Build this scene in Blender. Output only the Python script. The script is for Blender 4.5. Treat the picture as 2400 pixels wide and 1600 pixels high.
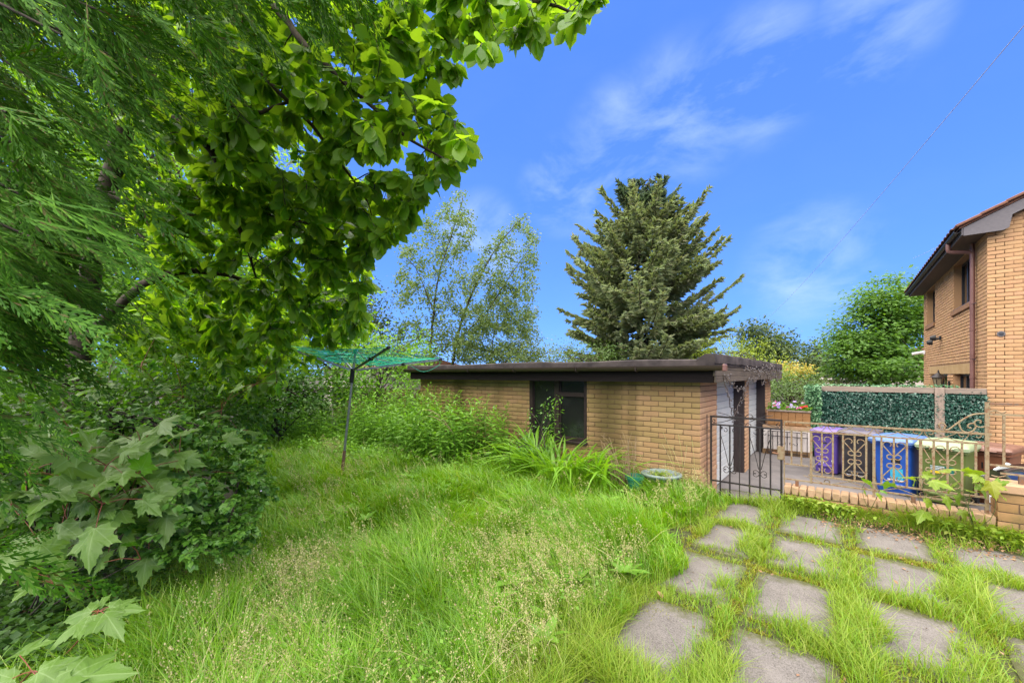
import bpy, math, numpy as np
from mathutils import Vector, Matrix
sc = bpy.context.scene
for o in list(bpy.data.objects):
    bpy.data.objects.remove(o)
R_ = math.radians
PI = math.pi

# ------------------------------------------------------------------ camera
CAMZ = 1.75
YAW = math.atan(775 / 950)          # garage axes are turned 39 degrees to the view
cam_d = bpy.data.cameras.new('camera')
cam_d.sensor_width = 36.0
cam_d.lens = 36.0 * 950 / 2400
cam_d.shift_y = 77 / 2400
cam_d.clip_start = 0.05
cam_d.clip_end = 2000
cam = bpy.data.objects.new('camera', cam_d)
sc.collection.objects.link(cam)
cam.location = (0, 0, CAMZ)
cam.rotation_euler = (PI / 2, 0, YAW)
sc.camera = cam

# ------------------------------------------------------------------ sky, sun, exposure
SUN_EL, SUN_AZ = R_(70), R_(-95)     # azimuth measured from +X, anticlockwise
sun_dir = Vector((math.cos(SUN_EL) * math.cos(SUN_AZ), math.cos(SUN_EL) * math.sin(SUN_AZ), math.sin(SUN_EL)))
world = bpy.data.worlds.new('World')
sc.world = world
world.use_nodes = True
wn, wl = world.node_tree.nodes, world.node_tree.links
wn.clear()
w_out = wn.new('ShaderNodeOutputWorld')
w_bg = wn.new('ShaderNodeBackground')
w_sky = wn.new('ShaderNodeTexSky')
w_sky.sky_type = 'NISHITA'
w_sky.sun_disc = False
w_sky.sun_elevation = SUN_EL
w_sky.sun_rotation = PI / 2 - SUN_AZ
w_sky.altitude = 200
w_sky.air_density = 1.0
w_sky.dust_density = 0.0
w_sky.ozone_density = 4.0
w_bg.inputs['Strength'].default_value = 0.0498
w_hs = wn.new('ShaderNodeHueSaturation')
w_hs.inputs['Saturation'].default_value = 1.0
w_hs.inputs['Hue'].default_value = 0.5
w_hs.inputs['Value'].default_value = 1.0
w_gm = wn.new('ShaderNodeGamma')
w_gm.inputs['Gamma'].default_value = 0.5
wl.new(w_sky.outputs[0], w_gm.inputs['Color'])
w_tint = wn.new('ShaderNodeMixRGB')
w_tint.blend_type = 'MULTIPLY'
w_tint.inputs[0].default_value = 1.0
w_tint.inputs[2].default_value = (0.76, 1.50, 3.45, 1)
wl.new(w_gm.outputs[0], w_tint.inputs[1])
wl.new(w_tint.outputs[0], w_hs.inputs['Color'])
# thin wisps of high cloud
w_tc = wn.new('ShaderNodeTexCoord')
w_map = wn.new('ShaderNodeMapping')
w_map.inputs['Rotation'].default_value = (0.35, -0.5, 0.4)
w_map.inputs['Scale'].default_value = (2.0, 2.6, 4.0)
w_map.inputs['Location'].default_value = (0.42, 0.15, 0.3)
wl.new(w_tc.outputs['Generated'], w_map.inputs['Vector'])
w_n1 = wn.new('ShaderNodeTexNoise')
w_n1.inputs['Scale'].default_value = 2.0
w_n1.inputs['Detail'].default_value = 9
w_n1.inputs['Roughness'].default_value = 0.58
w_n1.inputs['Distortion'].default_value = 0.35
wl.new(w_map.outputs[0], w_n1.inputs['Vector'])
w_r = wn.new('ShaderNodeValToRGB')
w_r.color_ramp.elements[0].position = 0.40
w_r.color_ramp.elements[0].color = (0, 0, 0, 1)
w_r.color_ramp.elements[1].position = 0.80
w_r.color_ramp.elements[1].color = (0.60, 0.60, 0.60, 1)
wl.new(w_n1.outputs['Fac'], w_r.inputs['Fac'])
w_mix = wn.new('ShaderNodeMixRGB')
w_mix.inputs[2].default_value = (6.0, 7.2, 9.0, 1)
# a few wisps stand out, the rest of the sky carries a faint trace
w_nv = wn.new('ShaderNodeVectorMath'); w_nv.operation = 'NORMALIZE'
wl.new(w_tc.outputs['Generated'], w_nv.inputs[0])
w_acc = None
def sky_dir(px, py):
    a, b = (px - 1200) / 950, (877 - py) / 950
    return (-math.sin(YAW) + math.cos(YAW) * a, math.cos(YAW) + math.sin(YAW) * a, b)
for wd, outer, inner in ((sky_dir(1470, 340), 8.5, 1), (sky_dir(1600, 270), 9, 1), (sky_dir(1760, 190), 8, 1), (sky_dir(1330, 440), 7, 1), (sky_dir(1900, 615), 8, 1), (sky_dir(1130, 560), 7, 1), (sky_dir(2050, 60), 6, 1), ((0.7, -0.5, 0.5), 40, 5), ((-0.8, -0.4, 0.45), 40, 5)):
    w_dp = wn.new('ShaderNodeVectorMath'); w_dp.operation = 'DOT_PRODUCT'
    wl.new(w_nv.outputs[0], w_dp.inputs[0]); w_dp.inputs[1].default_value = Vector(wd).normalized()
    w_mr = wn.new('ShaderNodeMapRange'); w_mr.interpolation_type = 'SMOOTHSTEP'
    w_mr.inputs['From Min'].default_value = math.cos(R_(outer)); w_mr.inputs['From Max'].default_value = math.cos(R_(inner))
    wl.new(w_dp.outputs['Value'], w_mr.inputs['Value'])
    if w_acc is None: w_acc = w_mr.outputs[0]
    else:
        w_mx = wn.new('ShaderNodeMath'); w_mx.operation = 'MAXIMUM'
        wl.new(w_acc, w_mx.inputs[0]); wl.new(w_mr.outputs[0], w_mx.inputs[1]); w_acc = w_mx.outputs[0]
w_ma = wn.new('ShaderNodeMath'); w_ma.operation = 'MULTIPLY_ADD'
wl.new(w_acc, w_ma.inputs[0]); w_ma.inputs[1].default_value = 0.92; w_ma.inputs[2].default_value = 0.03
w_cl = wn.new('ShaderNodeMath'); w_cl.operation = 'MULTIPLY'
wl.new(w_r.outputs['Color'], w_cl.inputs[0]); wl.new(w_ma.outputs[0], w_cl.inputs[1])
wl.new(w_cl.outputs[0], w_mix.inputs[0])
wl.new(w_hs.outputs[0], w_mix.inputs[1])
wl.new(w_mix.outputs[0], w_bg.inputs['Color'])
wl.new(w_bg.outputs[0], w_out.inputs['Surface'])

sun_d = bpy.data.lights.new('sun', 'SUN')
sun_d.energy = 5.0
sun_d.angle = R_(118)
sun_d.color = (1.0, 0.91, 0.74)
sun = bpy.data.objects.new('sun', sun_d)
sc.collection.objects.link(sun)
sun.rotation_euler = sun_dir.to_track_quat('Z', 'Y').to_euler()

vs = sc.view_settings
vs.view_transform = 'Standard'
vs.look = 'None'
vs.exposure = 1.78
vs.gamma = 1.0
vs.use_curve_mapping = False
sc.cycles.max_bounces = 14
sc.cycles.diffuse_bounces = 9
sc.cycles.transmission_bounces = 5
sc.cycles.glossy_bounces = 3
sc.cycles.use_denoising = True
# ------------------------------------------------------------------ helpers
rng = np.random.default_rng(7)
COL = sc.collection
F_, CX, HY = 950.0, 1200.0, 877.0
FWD = np.array([-math.sin(YAW), math.cos(YAW), 0.0])
RT = np.array([math.cos(YAW), math.sin(YAW), 0.0])
UP = np.array([0, 0, 1.0])
CAM = np.array([0, 0, CAMZ])

def at(x, y, Z):
    """world point at depth Z metres on the sight line through a spot of the photograph"""
    return CAM + (FWD + RT * ((x - CX) / F_) + UP * ((HY - y) / F_)) * Z

def atY(x, y, Y):
    d = FWD + RT * ((x - CX) / F_) + UP * ((HY - y) / F_)
    return CAM + d * (Y / d[1])

def atz(x, y, z=0.0):
    d = FWD + RT * ((x - CX) / F_) + UP * ((HY - y) / F_)
    return CAM + d * ((z - CAMZ) / d[2])

def nrm(v):
    v = np.asarray(v, float)
    return v / np.maximum(np.linalg.norm(v, axis=-1, keepdims=True), 1e-9)

def tag(o, label=None, cat=None, group=None, kind=None):
    if label: o['label'] = label
    if cat: o['category'] = cat
    if group: o['group'] = group
    if kind: o['kind'] = kind
    return o

def thing(name, loc, label, cat, group=None, rz=0.0):
    o = bpy.data.objects.new(name, None)
    o.empty_display_size = 0.1
    COL.objects.link(o)
    o.location = loc
    o.rotation_euler = (0, 0, rz)
    return tag(o, label, cat, group)

def link(name, me, mat=None, parent=None, local=False):
    """link a mesh; world-space meshes under a thing are shifted back by the thing's place"""
    o = bpy.data.objects.new(name, me)
    COL.objects.link(o)
    if mat is not None and not me.materials:
        me.materials.append(mat)
    if parent is not None:
        o.parent = parent
        if not local and parent.parent is None and parent.type == 'EMPTY':
            o.location = -Vector(parent.location)
    return o

def mesh_np(name, V, Fs, smooth=False):
    V = np.asarray(V, np.float32).reshape(-1, 3)
    Fs = np.asarray(Fs, np.int32)
    k = Fs.shape[1]
    me = bpy.data.meshes.new(name)
    me.vertices.add(len(V))
    me.vertices.foreach_set('co', V.ravel())
    me.loops.add(Fs.size)
    me.loops.foreach_set('vertex_index', Fs.ravel())
    me.polygons.add(len(Fs))
    me.polygons.foreach_set('loop_start', np.arange(0, Fs.size, k, dtype=np.int32))
    me.update(calc_edges=True)
    if smooth:
        me.polygons.foreach_set('use_smooth', np.ones(len(Fs), bool))
    return me

class MB:
    """collects shapes for one mesh"""
    def __init__(s): s.v = []; s.f = []
    def add(s, V, Fs):
        b = len(s.v)
        s.v += [tuple(map(float, p)) for p in V]
        s.f += [tuple(int(i) + b for i in q) for q in Fs]
        return s
    def box(s, a, b):
        x0, y0, z0 = a; x1, y1, z1 = b
        return s.add([(x0,y0,z0),(x1,y0,z0),(x1,y1,z0),(x0,y1,z0),(x0,y0,z1),(x1,y0,z1),(x1,y1,z1),(x0,y1,z1)],
                     [(3,2,1,0),(4,5,6,7),(0,1,5,4),(1,2,6,5),(2,3,7,6),(3,0,4,7)])
    def bbox(s, a, b, r=0.006):
        """box with chamfered edges"""
        a = np.array(a, float); b = np.array(b, float)
        r = min(r, *(abs(b - a) * 0.45))
        bm = bmesh.new()
        bmesh.ops.create_cube(bm, size=1.0)
        for v in bm.verts:
            v.co = Vector([(a[i] + b[i]) / 2 + v.co[i] * (b[i] - a[i]) for i in range(3)])
        bmesh.ops.bevel(bm, geom=bm.edges[:], offset=r, segments=1, affect='EDGES')
        bm.verts.index_update()
        V = [v.co[:] for v in bm.verts]; Fs = [[v.index for v in f.verts] for f in bm.faces]
        bm.free()
        return s.add(V, Fs)
    def bar(s, p, q, w, h, up=(0, 0, 1)):
        """rectangular bar from p to q"""
        p = np.array(p, float); q = np.array(q, float)
        t = nrm(q - p); u = np.array(up, float)
        if abs(t @ u) > 0.98: u = np.array([1.0, 0, 0])
        a = nrm(np.cross(t, u)) * w / 2; c = nrm(np.cross(a, t)) * h / 2
        V = [p-a-c, p+a-c, p+a+c, p-a+c, q-a-c, q+a-c, q+a+c, q-a+c]
        return s.add(V, [(0,1,2,3),(7,6,5,4),(0,4,5,1),(1,5,6,2),(2,6,7,3),(3,7,4,0)])
    def tube(s, pts, r, n=8, cap=True):
        pts = np.array(pts, float); k = len(pts)
        r = np.broadcast_to(np.array(r, float), (k,))
        T = nrm(np.gradient(pts, axis=0))
        ref = np.array([0, 0, 1.0]) if abs(T[0][2]) < 0.9 else np.array([1.0, 0, 0])
        a = nrm(np.cross(T[0], ref)); V = []
        for i in range(k):
            a = nrm(a - T[i] * (a @ T[i])); c = np.cross(T[i], a)
            for j in range(n):
                th = 2 * PI * j / n
                V.append(pts[i] + r[i] * (math.cos(th) * a + math.sin(th) * c))
        Fs = [(i*n+j, i*n+(j+1) % n, (i+1)*n+(j+1) % n, (i+1)*n+j) for i in range(k-1) for j in range(n)]
        if cap: Fs += [tuple(range(n-1, -1, -1)), tuple((k-1)*n+j for j in range(n))]
        return s.add(V, Fs)
    def lathe(s, prof, c=(0, 0, 0), n=24, axis=2):
        V = []; k = len(prof)
        for r, z in prof:
            for j in range(n):
                th = 2 * PI * j / n
                p = [r * math.cos(th), r * math.sin(th), z]
                if axis == 1: p = [p[0], p[2], p[1]]
                if axis == 0: p = [p[2], p[0], p[1]]
                V.append((p[0]+c[0], p[1]+c[1], p[2]+c[2]))
        Fs = [(i*n+j, i*n+(j+1) % n, (i+1)*n+(j+1) % n, (i+1)*n+j) for i in range(k-1) for j in range(n)]
        Fs += [tuple(range(n-1, -1, -1)), tuple((k-1)*n+j for j in range(n))]
        return s.add(V, Fs)
    def prism(s, poly, d):
        """closed polygon swept by vector d"""
        poly = [np.array(p, float) for p in poly]; n = len(poly); d = np.array(d, float)
        return s.add(poly + [p + d for p in poly],
                     [tuple(range(n-1, -1, -1)), tuple(range(n, 2*n))] + [(i, (i+1) % n, n+(i+1) % n, n+i) for i in range(n)])
    def loft(s, rings, close=True):
        n = len(rings[0]); V = [p for r in rings for p in r]
        Fs = [(i*n+j, i*n+(j+1) % n, (i+1)*n+(j+1) % n, (i+1)*n+j) for i in range(len(rings)-1) for j in range(n)]
        if close: Fs += [tuple(range(n-1, -1, -1)), tuple((len(rings)-1)*n+j for j in range(n))]
        return s.add(V, Fs)
    def mesh(s, name, smooth=False):
        me = bpy.data.meshes.new(name)
        me.from_pydata(s.v, [], s.f)
        bm = bmesh.new(); bm.from_mesh(me)
        bmesh.ops.recalc_face_normals(bm, faces=bm.faces[:])
        bm.to_mesh(me); bm.free()
        if smooth:
            me.polygons.foreach_set('use_smooth', np.ones(len(me.polygons), bool))
            try: me.set_sharp_from_angle(angle=R_(40))
            except Exception: pass
        return me
    def build(s, name, mat, parent=None, smooth=False, local=False):
        return link(name, s.mesh(name, smooth), mat, parent, local)

import bmesh

def frames(a, n):
    a = nrm(a); s = np.cross(a, n); s = nrm(s); n2 = np.cross(s, a)
    return np.stack([s, a, n2], axis=-1)

def instance(Tv, Tf, pos, R, scale):
    """copies of a template joined into one big vertex and face array"""
    Tv = np.asarray(Tv, float); Tf = np.asarray(Tf, int)
    scale = np.asarray(scale, float)
    if scale.ndim == 1: scale = scale[:, None]
    V = np.einsum('nij,nvj->nvi', R, Tv[None] * scale[:, None, :]) + np.asarray(pos)[:, None, :]
    Fs = Tf[None] + (np.arange(len(pos)) * len(Tv))[:, None, None]
    return V.reshape(-1, 3), Fs.reshape(-1, Tf.shape[1])

def rdir(n, r=None):
    r = r or rng
    return nrm(r.normal(size=(n, 3)))

def tubes_np(lines, sides=5):
    """many limbs [(pts, radii)] as one array of quads"""
    Vs, Fs, off = [], [], 0
    by = {}
    for p, r in lines: by.setdefault(len(p), []).append((p, r))
    for k, L in by.items():
        P = np.array([p for p, _ in L], float); Rr = np.array([r for _, r in L], float)
        T = nrm(np.gradient(P, axis=1))
        ref = np.where(np.abs(T[:, :1, 2:3]) < 0.85, np.array([0, 0, 1.0]), np.array([1.0, 0, 0]))
        A = nrm(np.cross(T, np.broadcast_to(ref, T.shape))); C = np.cross(T, A)
        th = 2 * PI * np.arange(sides) / sides
        V = P[:, :, None, :] + Rr[:, :, None, None] * (np.cos(th)[None, None, :, None] * A[:, :, None, :] + np.sin(th)[None, None, :, None] * C[:, :, None, :])
        i, j = np.meshgrid(np.arange(k - 1), np.arange(sides), indexing='ij')
        q = np.stack([i*sides+j, i*sides+(j+1) % sides, (i+1)*sides+(j+1) % sides, (i+1)*sides+j], -1).reshape(-1, 4)
        Fs.append((q[None] + (np.arange(len(L)) * k * sides)[:, None, None]).reshape(-1, 4) + off)
        Vs.append(V.reshape(-1, 3)); off += V.size // 3
    return np.concatenate(Vs), np.concatenate(Fs)

def resample(pts, step):
    pts = np.array(pts, float)
    # smooth curve through the points (Catmull-Rom)
    P = np.vstack([2*pts[0]-pts[1], pts, 2*pts[-1]-pts[-2]])
    out = []
    for i in range(1, len(P) - 2):
        n = max(2, int(np.linalg.norm(P[i+1]-P[i]) / step))
        for t in np.arange(n) / n:
            out.append(0.5*((2*P[i]) + (P[i+1]-P[i-1])*t + (2*P[i-1]-5*P[i]+4*P[i+1]-P[i+2])*t*t + (-P[i-1]+3*P[i]-3*P[i+1]+P[i+2])*t**3))
    out.append(P[-2])
    return np.array(out)

def grow(limbs, tips, r, lift=0.12, wob=0.06, k=6, rt=0.0018):
    """join scattered twig tips to the nearest wood: returns limbs and twigs as (pts, radii)"""
    lines, NP, NR = [], [], []
    for pts, r0, r1 in limbs:
        p = resample(pts, 0.15); p[1:-1] += r.normal(size=(len(p)-2, 3)) * 0.008
        rr = np.linspace(r0, r1, len(p)); lines.append((p, rr)); NP.append(p); NR.append(rr)
    NP = np.concatenate(NP); NR = np.concatenate(NR); n_limbs = len(lines)
    tips = np.array(tips)
    d0 = np.array([np.min(np.linalg.norm(NP - t, axis=1)) for t in tips])
    twigs = []
    for i in np.argsort(d0):
        t = tips[i]; d = np.linalg.norm(NP - t, axis=1)
        j = np.argmin(d + 0.25 * np.maximum(0, NP[:, 2] - t[2]) * 0)
        p0 = NP[j]; L = d[j]
        c = (p0 + t) / 2 + UP * L * lift + r.normal(size=3) * L * wob
        s = np.linspace(0, 1, k)[:, None]
        p = (1-s)**2 * p0 + 2*s*(1-s)*c + s*s*t
        p[1:-1] += r.normal(size=(k-2, 3)) * L * 0.015
        ra = np.linspace(min(NR[j]*0.75, rt + 0.0055*L + 0.001), rt, k)
        twigs.append((p, ra)); NP = np.vstack([NP, p[1:]]); NR = np.concatenate([NR, ra[1:]])
    return lines, twigs

def in_poly(p, poly):
    poly = np.array(poly, float); x, y = p[:, 0], p[:, 1]; c = np.zeros(len(p), bool); j = len(poly) - 1
    for i in range(len(poly)):
        xi, yi = poly[i]; xj, yj = poly[j]
        c ^= ((yi > y) != (yj > y)) & (x < (xj - xi) * (y - yi) / (yj - yi + 1e-12) + xi)
        j = i
    return c

# ---- leaf templates: along +Y, width X, face Z
def leaf_tpl(w=0.5, fold=0.12, curl=0.15, prof=((0.0, 0.0), (0.22, 0.7), (0.5, 1.0), (0.78, 0.72), (1.0, 0.0))):
    V = []; Fs = []
    rows = []
    for t, k in prof:
        z = -curl * t * t
        if k == 0: rows.append([len(V)]); V.append((0, t, z))
        else:
            rows.append([len(V), len(V)+1, len(V)+2])
            V += [(-w*k/2, t, z + fold*k*w), (0, t, z), (w*k/2, t, z + fold*k*w)]
    for a, b in zip(rows, rows[1:]):
        if len(a) == 1: Fs += [(a[0], b[1], b[0]), (a[0], b[2], b[1])]
        elif len(b) == 1: Fs += [(a[0], a[1], b[0]), (a[1], a[2], b[0])]
        else: Fs += [(a[0], a[1], b[1]), (a[0], b[1], b[0]), (a[1], a[2], b[2]), (a[1], b[2], b[1])]
    return np.array(V, float), np.array(Fs)
LEAF_OVAL = leaf_tpl(0.58, 0.06, 0.14, ((0, 0), (0.12, 0.45), (0.35, 0.88), (0.6, 1.0), (0.85, 0.62), (1.0, 0.0)))
LEAF_OVAL_LO = leaf_tpl(0.58, 0.06, 0.14, ((0, 0), (0.32, 0.88), (0.68, 0.95), (1.0, 0.0)))
LEAF_MED = leaf_tpl(0.55, 0.12, 0.18, ((0, 0), (0.45, 1.0), (1.0, 0)))
LEAF_LANCE = leaf_tpl(0.24, 0.1, 0.35, ((0, 0), (0.35, 1.0), (0.7, 0.75), (1.0, 0)))
LEAF_ROUND = leaf_tpl(0.8, 0.08, 0.12, ((0, 0), (0.5, 1.0), (1.0, 0)))
QUADLEAF = (np.array([(0, 0, 0), (0.32, 0.5, 0.05), (0, 1, -0.08), (-0.32, 0.5, 0.05)], float), np.array([(0, 1, 2), (0, 2, 3)]))

def sycamore_tpl(cup=(-0.25, -0.18, 0.1, 0.0)):
    pts = [(0.0,0.0),(0.10,-0.10),(0.24,-0.16),(0.30,-0.02),(0.44,0.02),(0.36,0.16),(0.46,0.24),(0.60,0.46),(0.42,0.46),(0.36,0.54),(0.22,0.46),(0.24,0.66),(0.16,0.74),(0.12,0.88),(0.0,1.08)]
    out = pts + [(-x, y) for x, y in reversed(pts[1:-1])]
    fine = []
    for (x0, y0), (x1, y1) in zip(out, out[1:] + out[:1]):        # saw-toothed edge
        fine.append((x0, y0)); mx_, my_ = (x0+x1)/2, (y0+y1)/2
        fine.append((mx_*0.93, 0.28 + (my_-0.28)*0.93))
    out = fine; V = []; n = len(out)
    zf = lambda x, y: cup[0]*x*x + cup[1]*y*y + cup[2]*x*y + 0.035*math.sin(11*x+cup[3]) + 0.03*math.sin(9*y+2*cup[3]) - 0.05*abs(x)
    for x, y in out: V.append((x, y, zf(x, y)))
    for i in range(n): V.append((out[i][0]*0.5, 0.14 + out[i][1]*0.5, zf(out[i][0]*0.5, 0.14+out[i][1]*0.5) + 0.015))
    V.append((0, 0.28, 0.03))
    Fs = []
    for i in range(n):
        j = (i+1) % n; Fs += [(n+i, n+j, j), (n+i, j, i), (2*n, n+j, n+i)]
    return np.array(V, float), np.array(Fs)
    V = []
    inner = [(0.16*math.sin(2*PI*i/n), 0.28 - 0.20*math.cos(2*PI*i/n)) for i in range(n)]
    Fs = [(n, (i+1) % n, i) for i in range(n)]
    return np.array(V, float), np.array(Fs)
SYCS = [sycamore_tpl(), sycamore_tpl((-0.45, -0.30, -0.15, 1.3)), sycamore_tpl((0.10, -0.38, 0.2, 2.9)), sycamore_tpl((-0.15, 0.06, 0.3, 4.1))]
# ------------------------------------------------------------------ materials
def new_mat(name):
    m = bpy.data.materials.new(name); m.use_nodes = True
    n, l = m.node_tree.nodes, m.node_tree.links
    b = n.get('Principled BSDF')
    return m, n, l, b

def pos_noise(n, l, scale, detail=4, rough=0.6, stretch=None, coord='pos'):
    if coord == 'pos':
        g = n.new('ShaderNodeNewGeometry'); src = g.outputs['Position']
    else:
        g = n.new('ShaderNodeTexCoord'); src = g.outputs['Object']
    if stretch:
        mp = n.new('ShaderNodeMapping'); mp.inputs['Scale'].default_value = stretch
        l.new(src, mp.inputs['Vector']); src = mp.outputs[0]
    t = n.new('ShaderNodeTexNoise'); t.inputs['Scale'].default_value = scale
    t.inputs['Detail'].default_value = detail; t.inputs['Roughness'].default_value = rough
    l.new(src, t.inputs['Vector'])
    return t

def ramp(n, l, src, stops):
    r = n.new('ShaderNodeValToRGB'); cr = r.color_ramp
    while len(cr.elements) < len(stops): cr.elements.new(0.5)
    for e, (p, c) in zip(cr.elements, stops):
        e.position = p; e.color = (*c, 1) if len(c) == 3 else c
    l.new(src, r.inputs['Fac'])
    return r

def mixc(n, l, fac, a, b, mode='MIX'):
    m = n.new('ShaderNodeMixRGB'); m.blend_type = mode
    for i, s in enumerate((fac, a, b)):
        if hasattr(s, 'is_output') or hasattr(s, 'links'): l.new(s, m.inputs[i])
        elif isinstance(s, (int, float)): m.inputs[i].default_value = s
        else: m.inputs[i].default_value = (*s, 1)
    return m.outputs[0]

def bump(n, l, b, src, strength=0.3, dist=0.01):
    bp = n.new('ShaderNodeBump'); bp.inputs['Strength'].default_value = strength; bp.inputs['Distance'].default_value = dist
    l.new(src, bp.inputs['Height']); l.new(bp.outputs[0], b.inputs['Normal'])

def M_plain(name, c1, c2=None, scale=8, rough=0.6, metal=0.0, bmp=0.0, bscale=None, stretch=None, spec=0.4, lo=0.35, hi=0.65):
    K = 0.64 if not name.startswith(('bin_', 'line_', 'sticker', 'white', 'steel', 'petal')) else 0.82
    c1 = tuple(k*K for k in c1); c2 = None if c2 is None else tuple(k*K for k in c2)
    m, n, l, b = new_mat(name)
    b.inputs['Roughness'].default_value = rough; b.inputs['Metallic'].default_value = metal
    b.inputs['Specular IOR Level'].default_value = spec
    b.inputs['Base Color'].default_value = (*c1, 1)
    if c2 is not None:
        t = pos_noise(n, l, scale, stretch=stretch)
        r = ramp(n, l, t.outputs['Fac'], [(lo, c1), (hi, c2)])
        l.new(r.outputs[0], b.inputs['Base Color'])
    if bmp:
        t2 = pos_noise(n, l, bscale or scale * 4, 5, stretch=stretch)
        bump(n, l, b, t2.outputs['Fac'], bmp, 0.01)
    return m

def isle_random(n, l):
    """a number per leaf or brick, whether it is an island of a big mesh or an object of its own"""
    g = n.new('ShaderNodeNewGeometry'); o = n.new('ShaderNodeObjectInfo')
    a = n.new('ShaderNodeMath'); a.operation = 'ADD'
    l.new(g.outputs['Random Per Island'], a.inputs[0]); l.new(o.outputs['Random'], a.inputs[1])
    f = n.new('ShaderNodeMath'); f.operation = 'FRACT'; l.new(a.outputs[0], f.inputs[0])
    return f.outputs[0], g

def M_leaf(name, cols, transl=0.42, rough=0.42, back=None, spec=0.35, tcol=None, patch=None):
    m, n, l, b = new_mat(name)
    rnd, g = isle_random(n, l)
    st = [(i / max(1, len(cols) - 1), c) for i, c in enumerate(cols)]
    c = ramp(n, l, rnd, st).outputs[0]
    if patch:
        t = pos_noise(n, l, patch[0], 2)
        f = ramp(n, l, t.outputs['Fac'], [(0.42, (0, 0, 0)), (0.62, (1, 1, 1))])
        c = mixc(n, l, f.outputs[0], c, mixc(n, l, 1.0, c, patch[1], 'MULTIPLY'))
    if back is not None:
        c = mixc(n, l, g.outputs['Backfacing'], c, back)
    l.new(c, b.inputs['Base Color'])
    b.inputs['Roughness'].default_value = rough; b.inputs['Specular IOR Level'].default_value = spec
    tr = n.new('ShaderNodeBsdfTranslucent')
    tc = mixc(n, l, 1.0, c, tcol or (1.7, 1.5, 0.55), 'MULTIPLY')
    l.new(tc, tr.inputs['Color'])
    mx = n.new('ShaderNodeMixShader'); mx.inputs[0].default_value = transl
    l.new(b.outputs[0], mx.inputs[1]); l.new(tr.outputs[0], mx.inputs[2])
    l.new(mx.outputs[0], n['Material Output'].inputs['Surface'])
    return m

def add_veins(m, col=(0.26, 0.38, 0.14), amt=0.55):
    """pale radiating veins in the leaf's own coordinates"""
    n, l = m.node_tree.nodes, m.node_tree.links; b = n['Principled BSDF']
    src = b.inputs['Base Color'].links[0].from_socket
    tc = n.new('ShaderNodeTexCoord'); sp = n.new('ShaderNodeSeparateXYZ'); l.new(tc.outputs['Object'], sp.inputs[0])
    def mt(op, a, c=None):
        q = n.new('ShaderNodeMath'); q.operation = op
        for i, v in enumerate((a, c)):
            if v is None: continue
            if isinstance(v, (int, float)): q.inputs[i].default_value = v
            else: l.new(v, q.inputs[i])
        return q.outputs[0]
    ang = mt('ARCTAN2', sp.outputs['X'], sp.outputs['Y'])
    rad = mt('SQRT', mt('ADD', mt('MULTIPLY', sp.outputs['X'], sp.outputs['X']), mt('MULTIPLY', sp.outputs['Y'], sp.outputs['Y'])))
    fr = mt('ABSOLUTE', mt('SUBTRACT', mt('FRACT', mt('ADD', mt('MULTIPLY', ang, 1/0.72), 0.5)), 0.5))
    d = mt('MULTIPLY', mt('MULTIPLY', fr, 0.72), rad)
    f = ramp(n, l, d, [(0.004, (amt,)*3), (0.016, (0, 0, 0))]).outputs[0]
    l.new(mixc(n, l, f, src, col), b.inputs['Base Color'])
    t = pos_noise(n, l, 90, 3); bump(n, l, b, t.outputs['Fac'], 0.4, 0.004)

def M_brick(name, cols, stain=None, streak=None, rough=0.85):
    cols = [(k[0]*0.74, k[1]*0.70, k[2]*0.68) for k in cols]
    m, n, l, b = new_mat(name)
    rnd, g = isle_random(n, l)
    c = ramp(n, l, rnd, [(i / (len(cols) - 1), k) for i, k in enumerate(cols)]).outputs[0]
    t = pos_noise(n, l, 45, 4); c = mixc(n, l, ramp(n, l, t.outputs['Fac'], [(0.3, (0, 0, 0)), (0.8, (0.35,) * 3)]).outputs[0], c, (0.22, 0.14, 0.08))
    if stain:      # damp and algae
        t2 = pos_noise(n, l, stain[0], 4, stretch=stain[3] if len(stain) > 3 else None)
        f = ramp(n, l, t2.outputs['Fac'], [(0.45, (0, 0, 0)), (0.75, (stain[1],) * 3)]).outputs[0]
        c = mixc(n, l, f, c, stain[2])
    if streak:     # run-off below a gutter joint: bands along X at given places
        sp = n.new('ShaderNodeSeparateXYZ'); l.new(g.outputs['Position'], sp.inputs[0])
        wv = pos_noise(n, l, 1.2, 3, stretch=(0.3, 1, 1.2))
        for x0, wd, amt in streak:
            d = n.new('ShaderNodeMath'); d.operation = 'SUBTRACT'; l.new(sp.outputs['X'], d.inputs[0]); d.inputs[1].default_value = x0
            wob = n.new('ShaderNodeMath'); wob.operation = 'MULTIPLY_ADD'; l.new(wv.outputs['Fac'], wob.inputs[0]); wob.inputs[1].default_value = 0.22; l.new(d.outputs[0], wob.inputs[2])
            ab = n.new('ShaderNodeMath'); ab.operation = 'ABSOLUTE'; l.new(wob.outputs[0], ab.inputs[0])
            f = ramp(n, l, ab.outputs[0], [(0.0, (amt,) * 3), (wd * 0.4, (amt * 0.8,) * 3), (wd, (0, 0, 0))]).outputs[0]
            c = mixc(n, l, f, c, (0.075, 0.058, 0.018))
    l.new(c, b.inputs['Base Color'])
    b.inputs['Roughness'].default_value = rough; b.inputs['Specular IOR Level'].default_value = 0.2
    t3 = pos_noise(n, l, 160, 4)
    bump(n, l, b, t3.outputs['Fac'], 0.35, 0.004)
    return m

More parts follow.
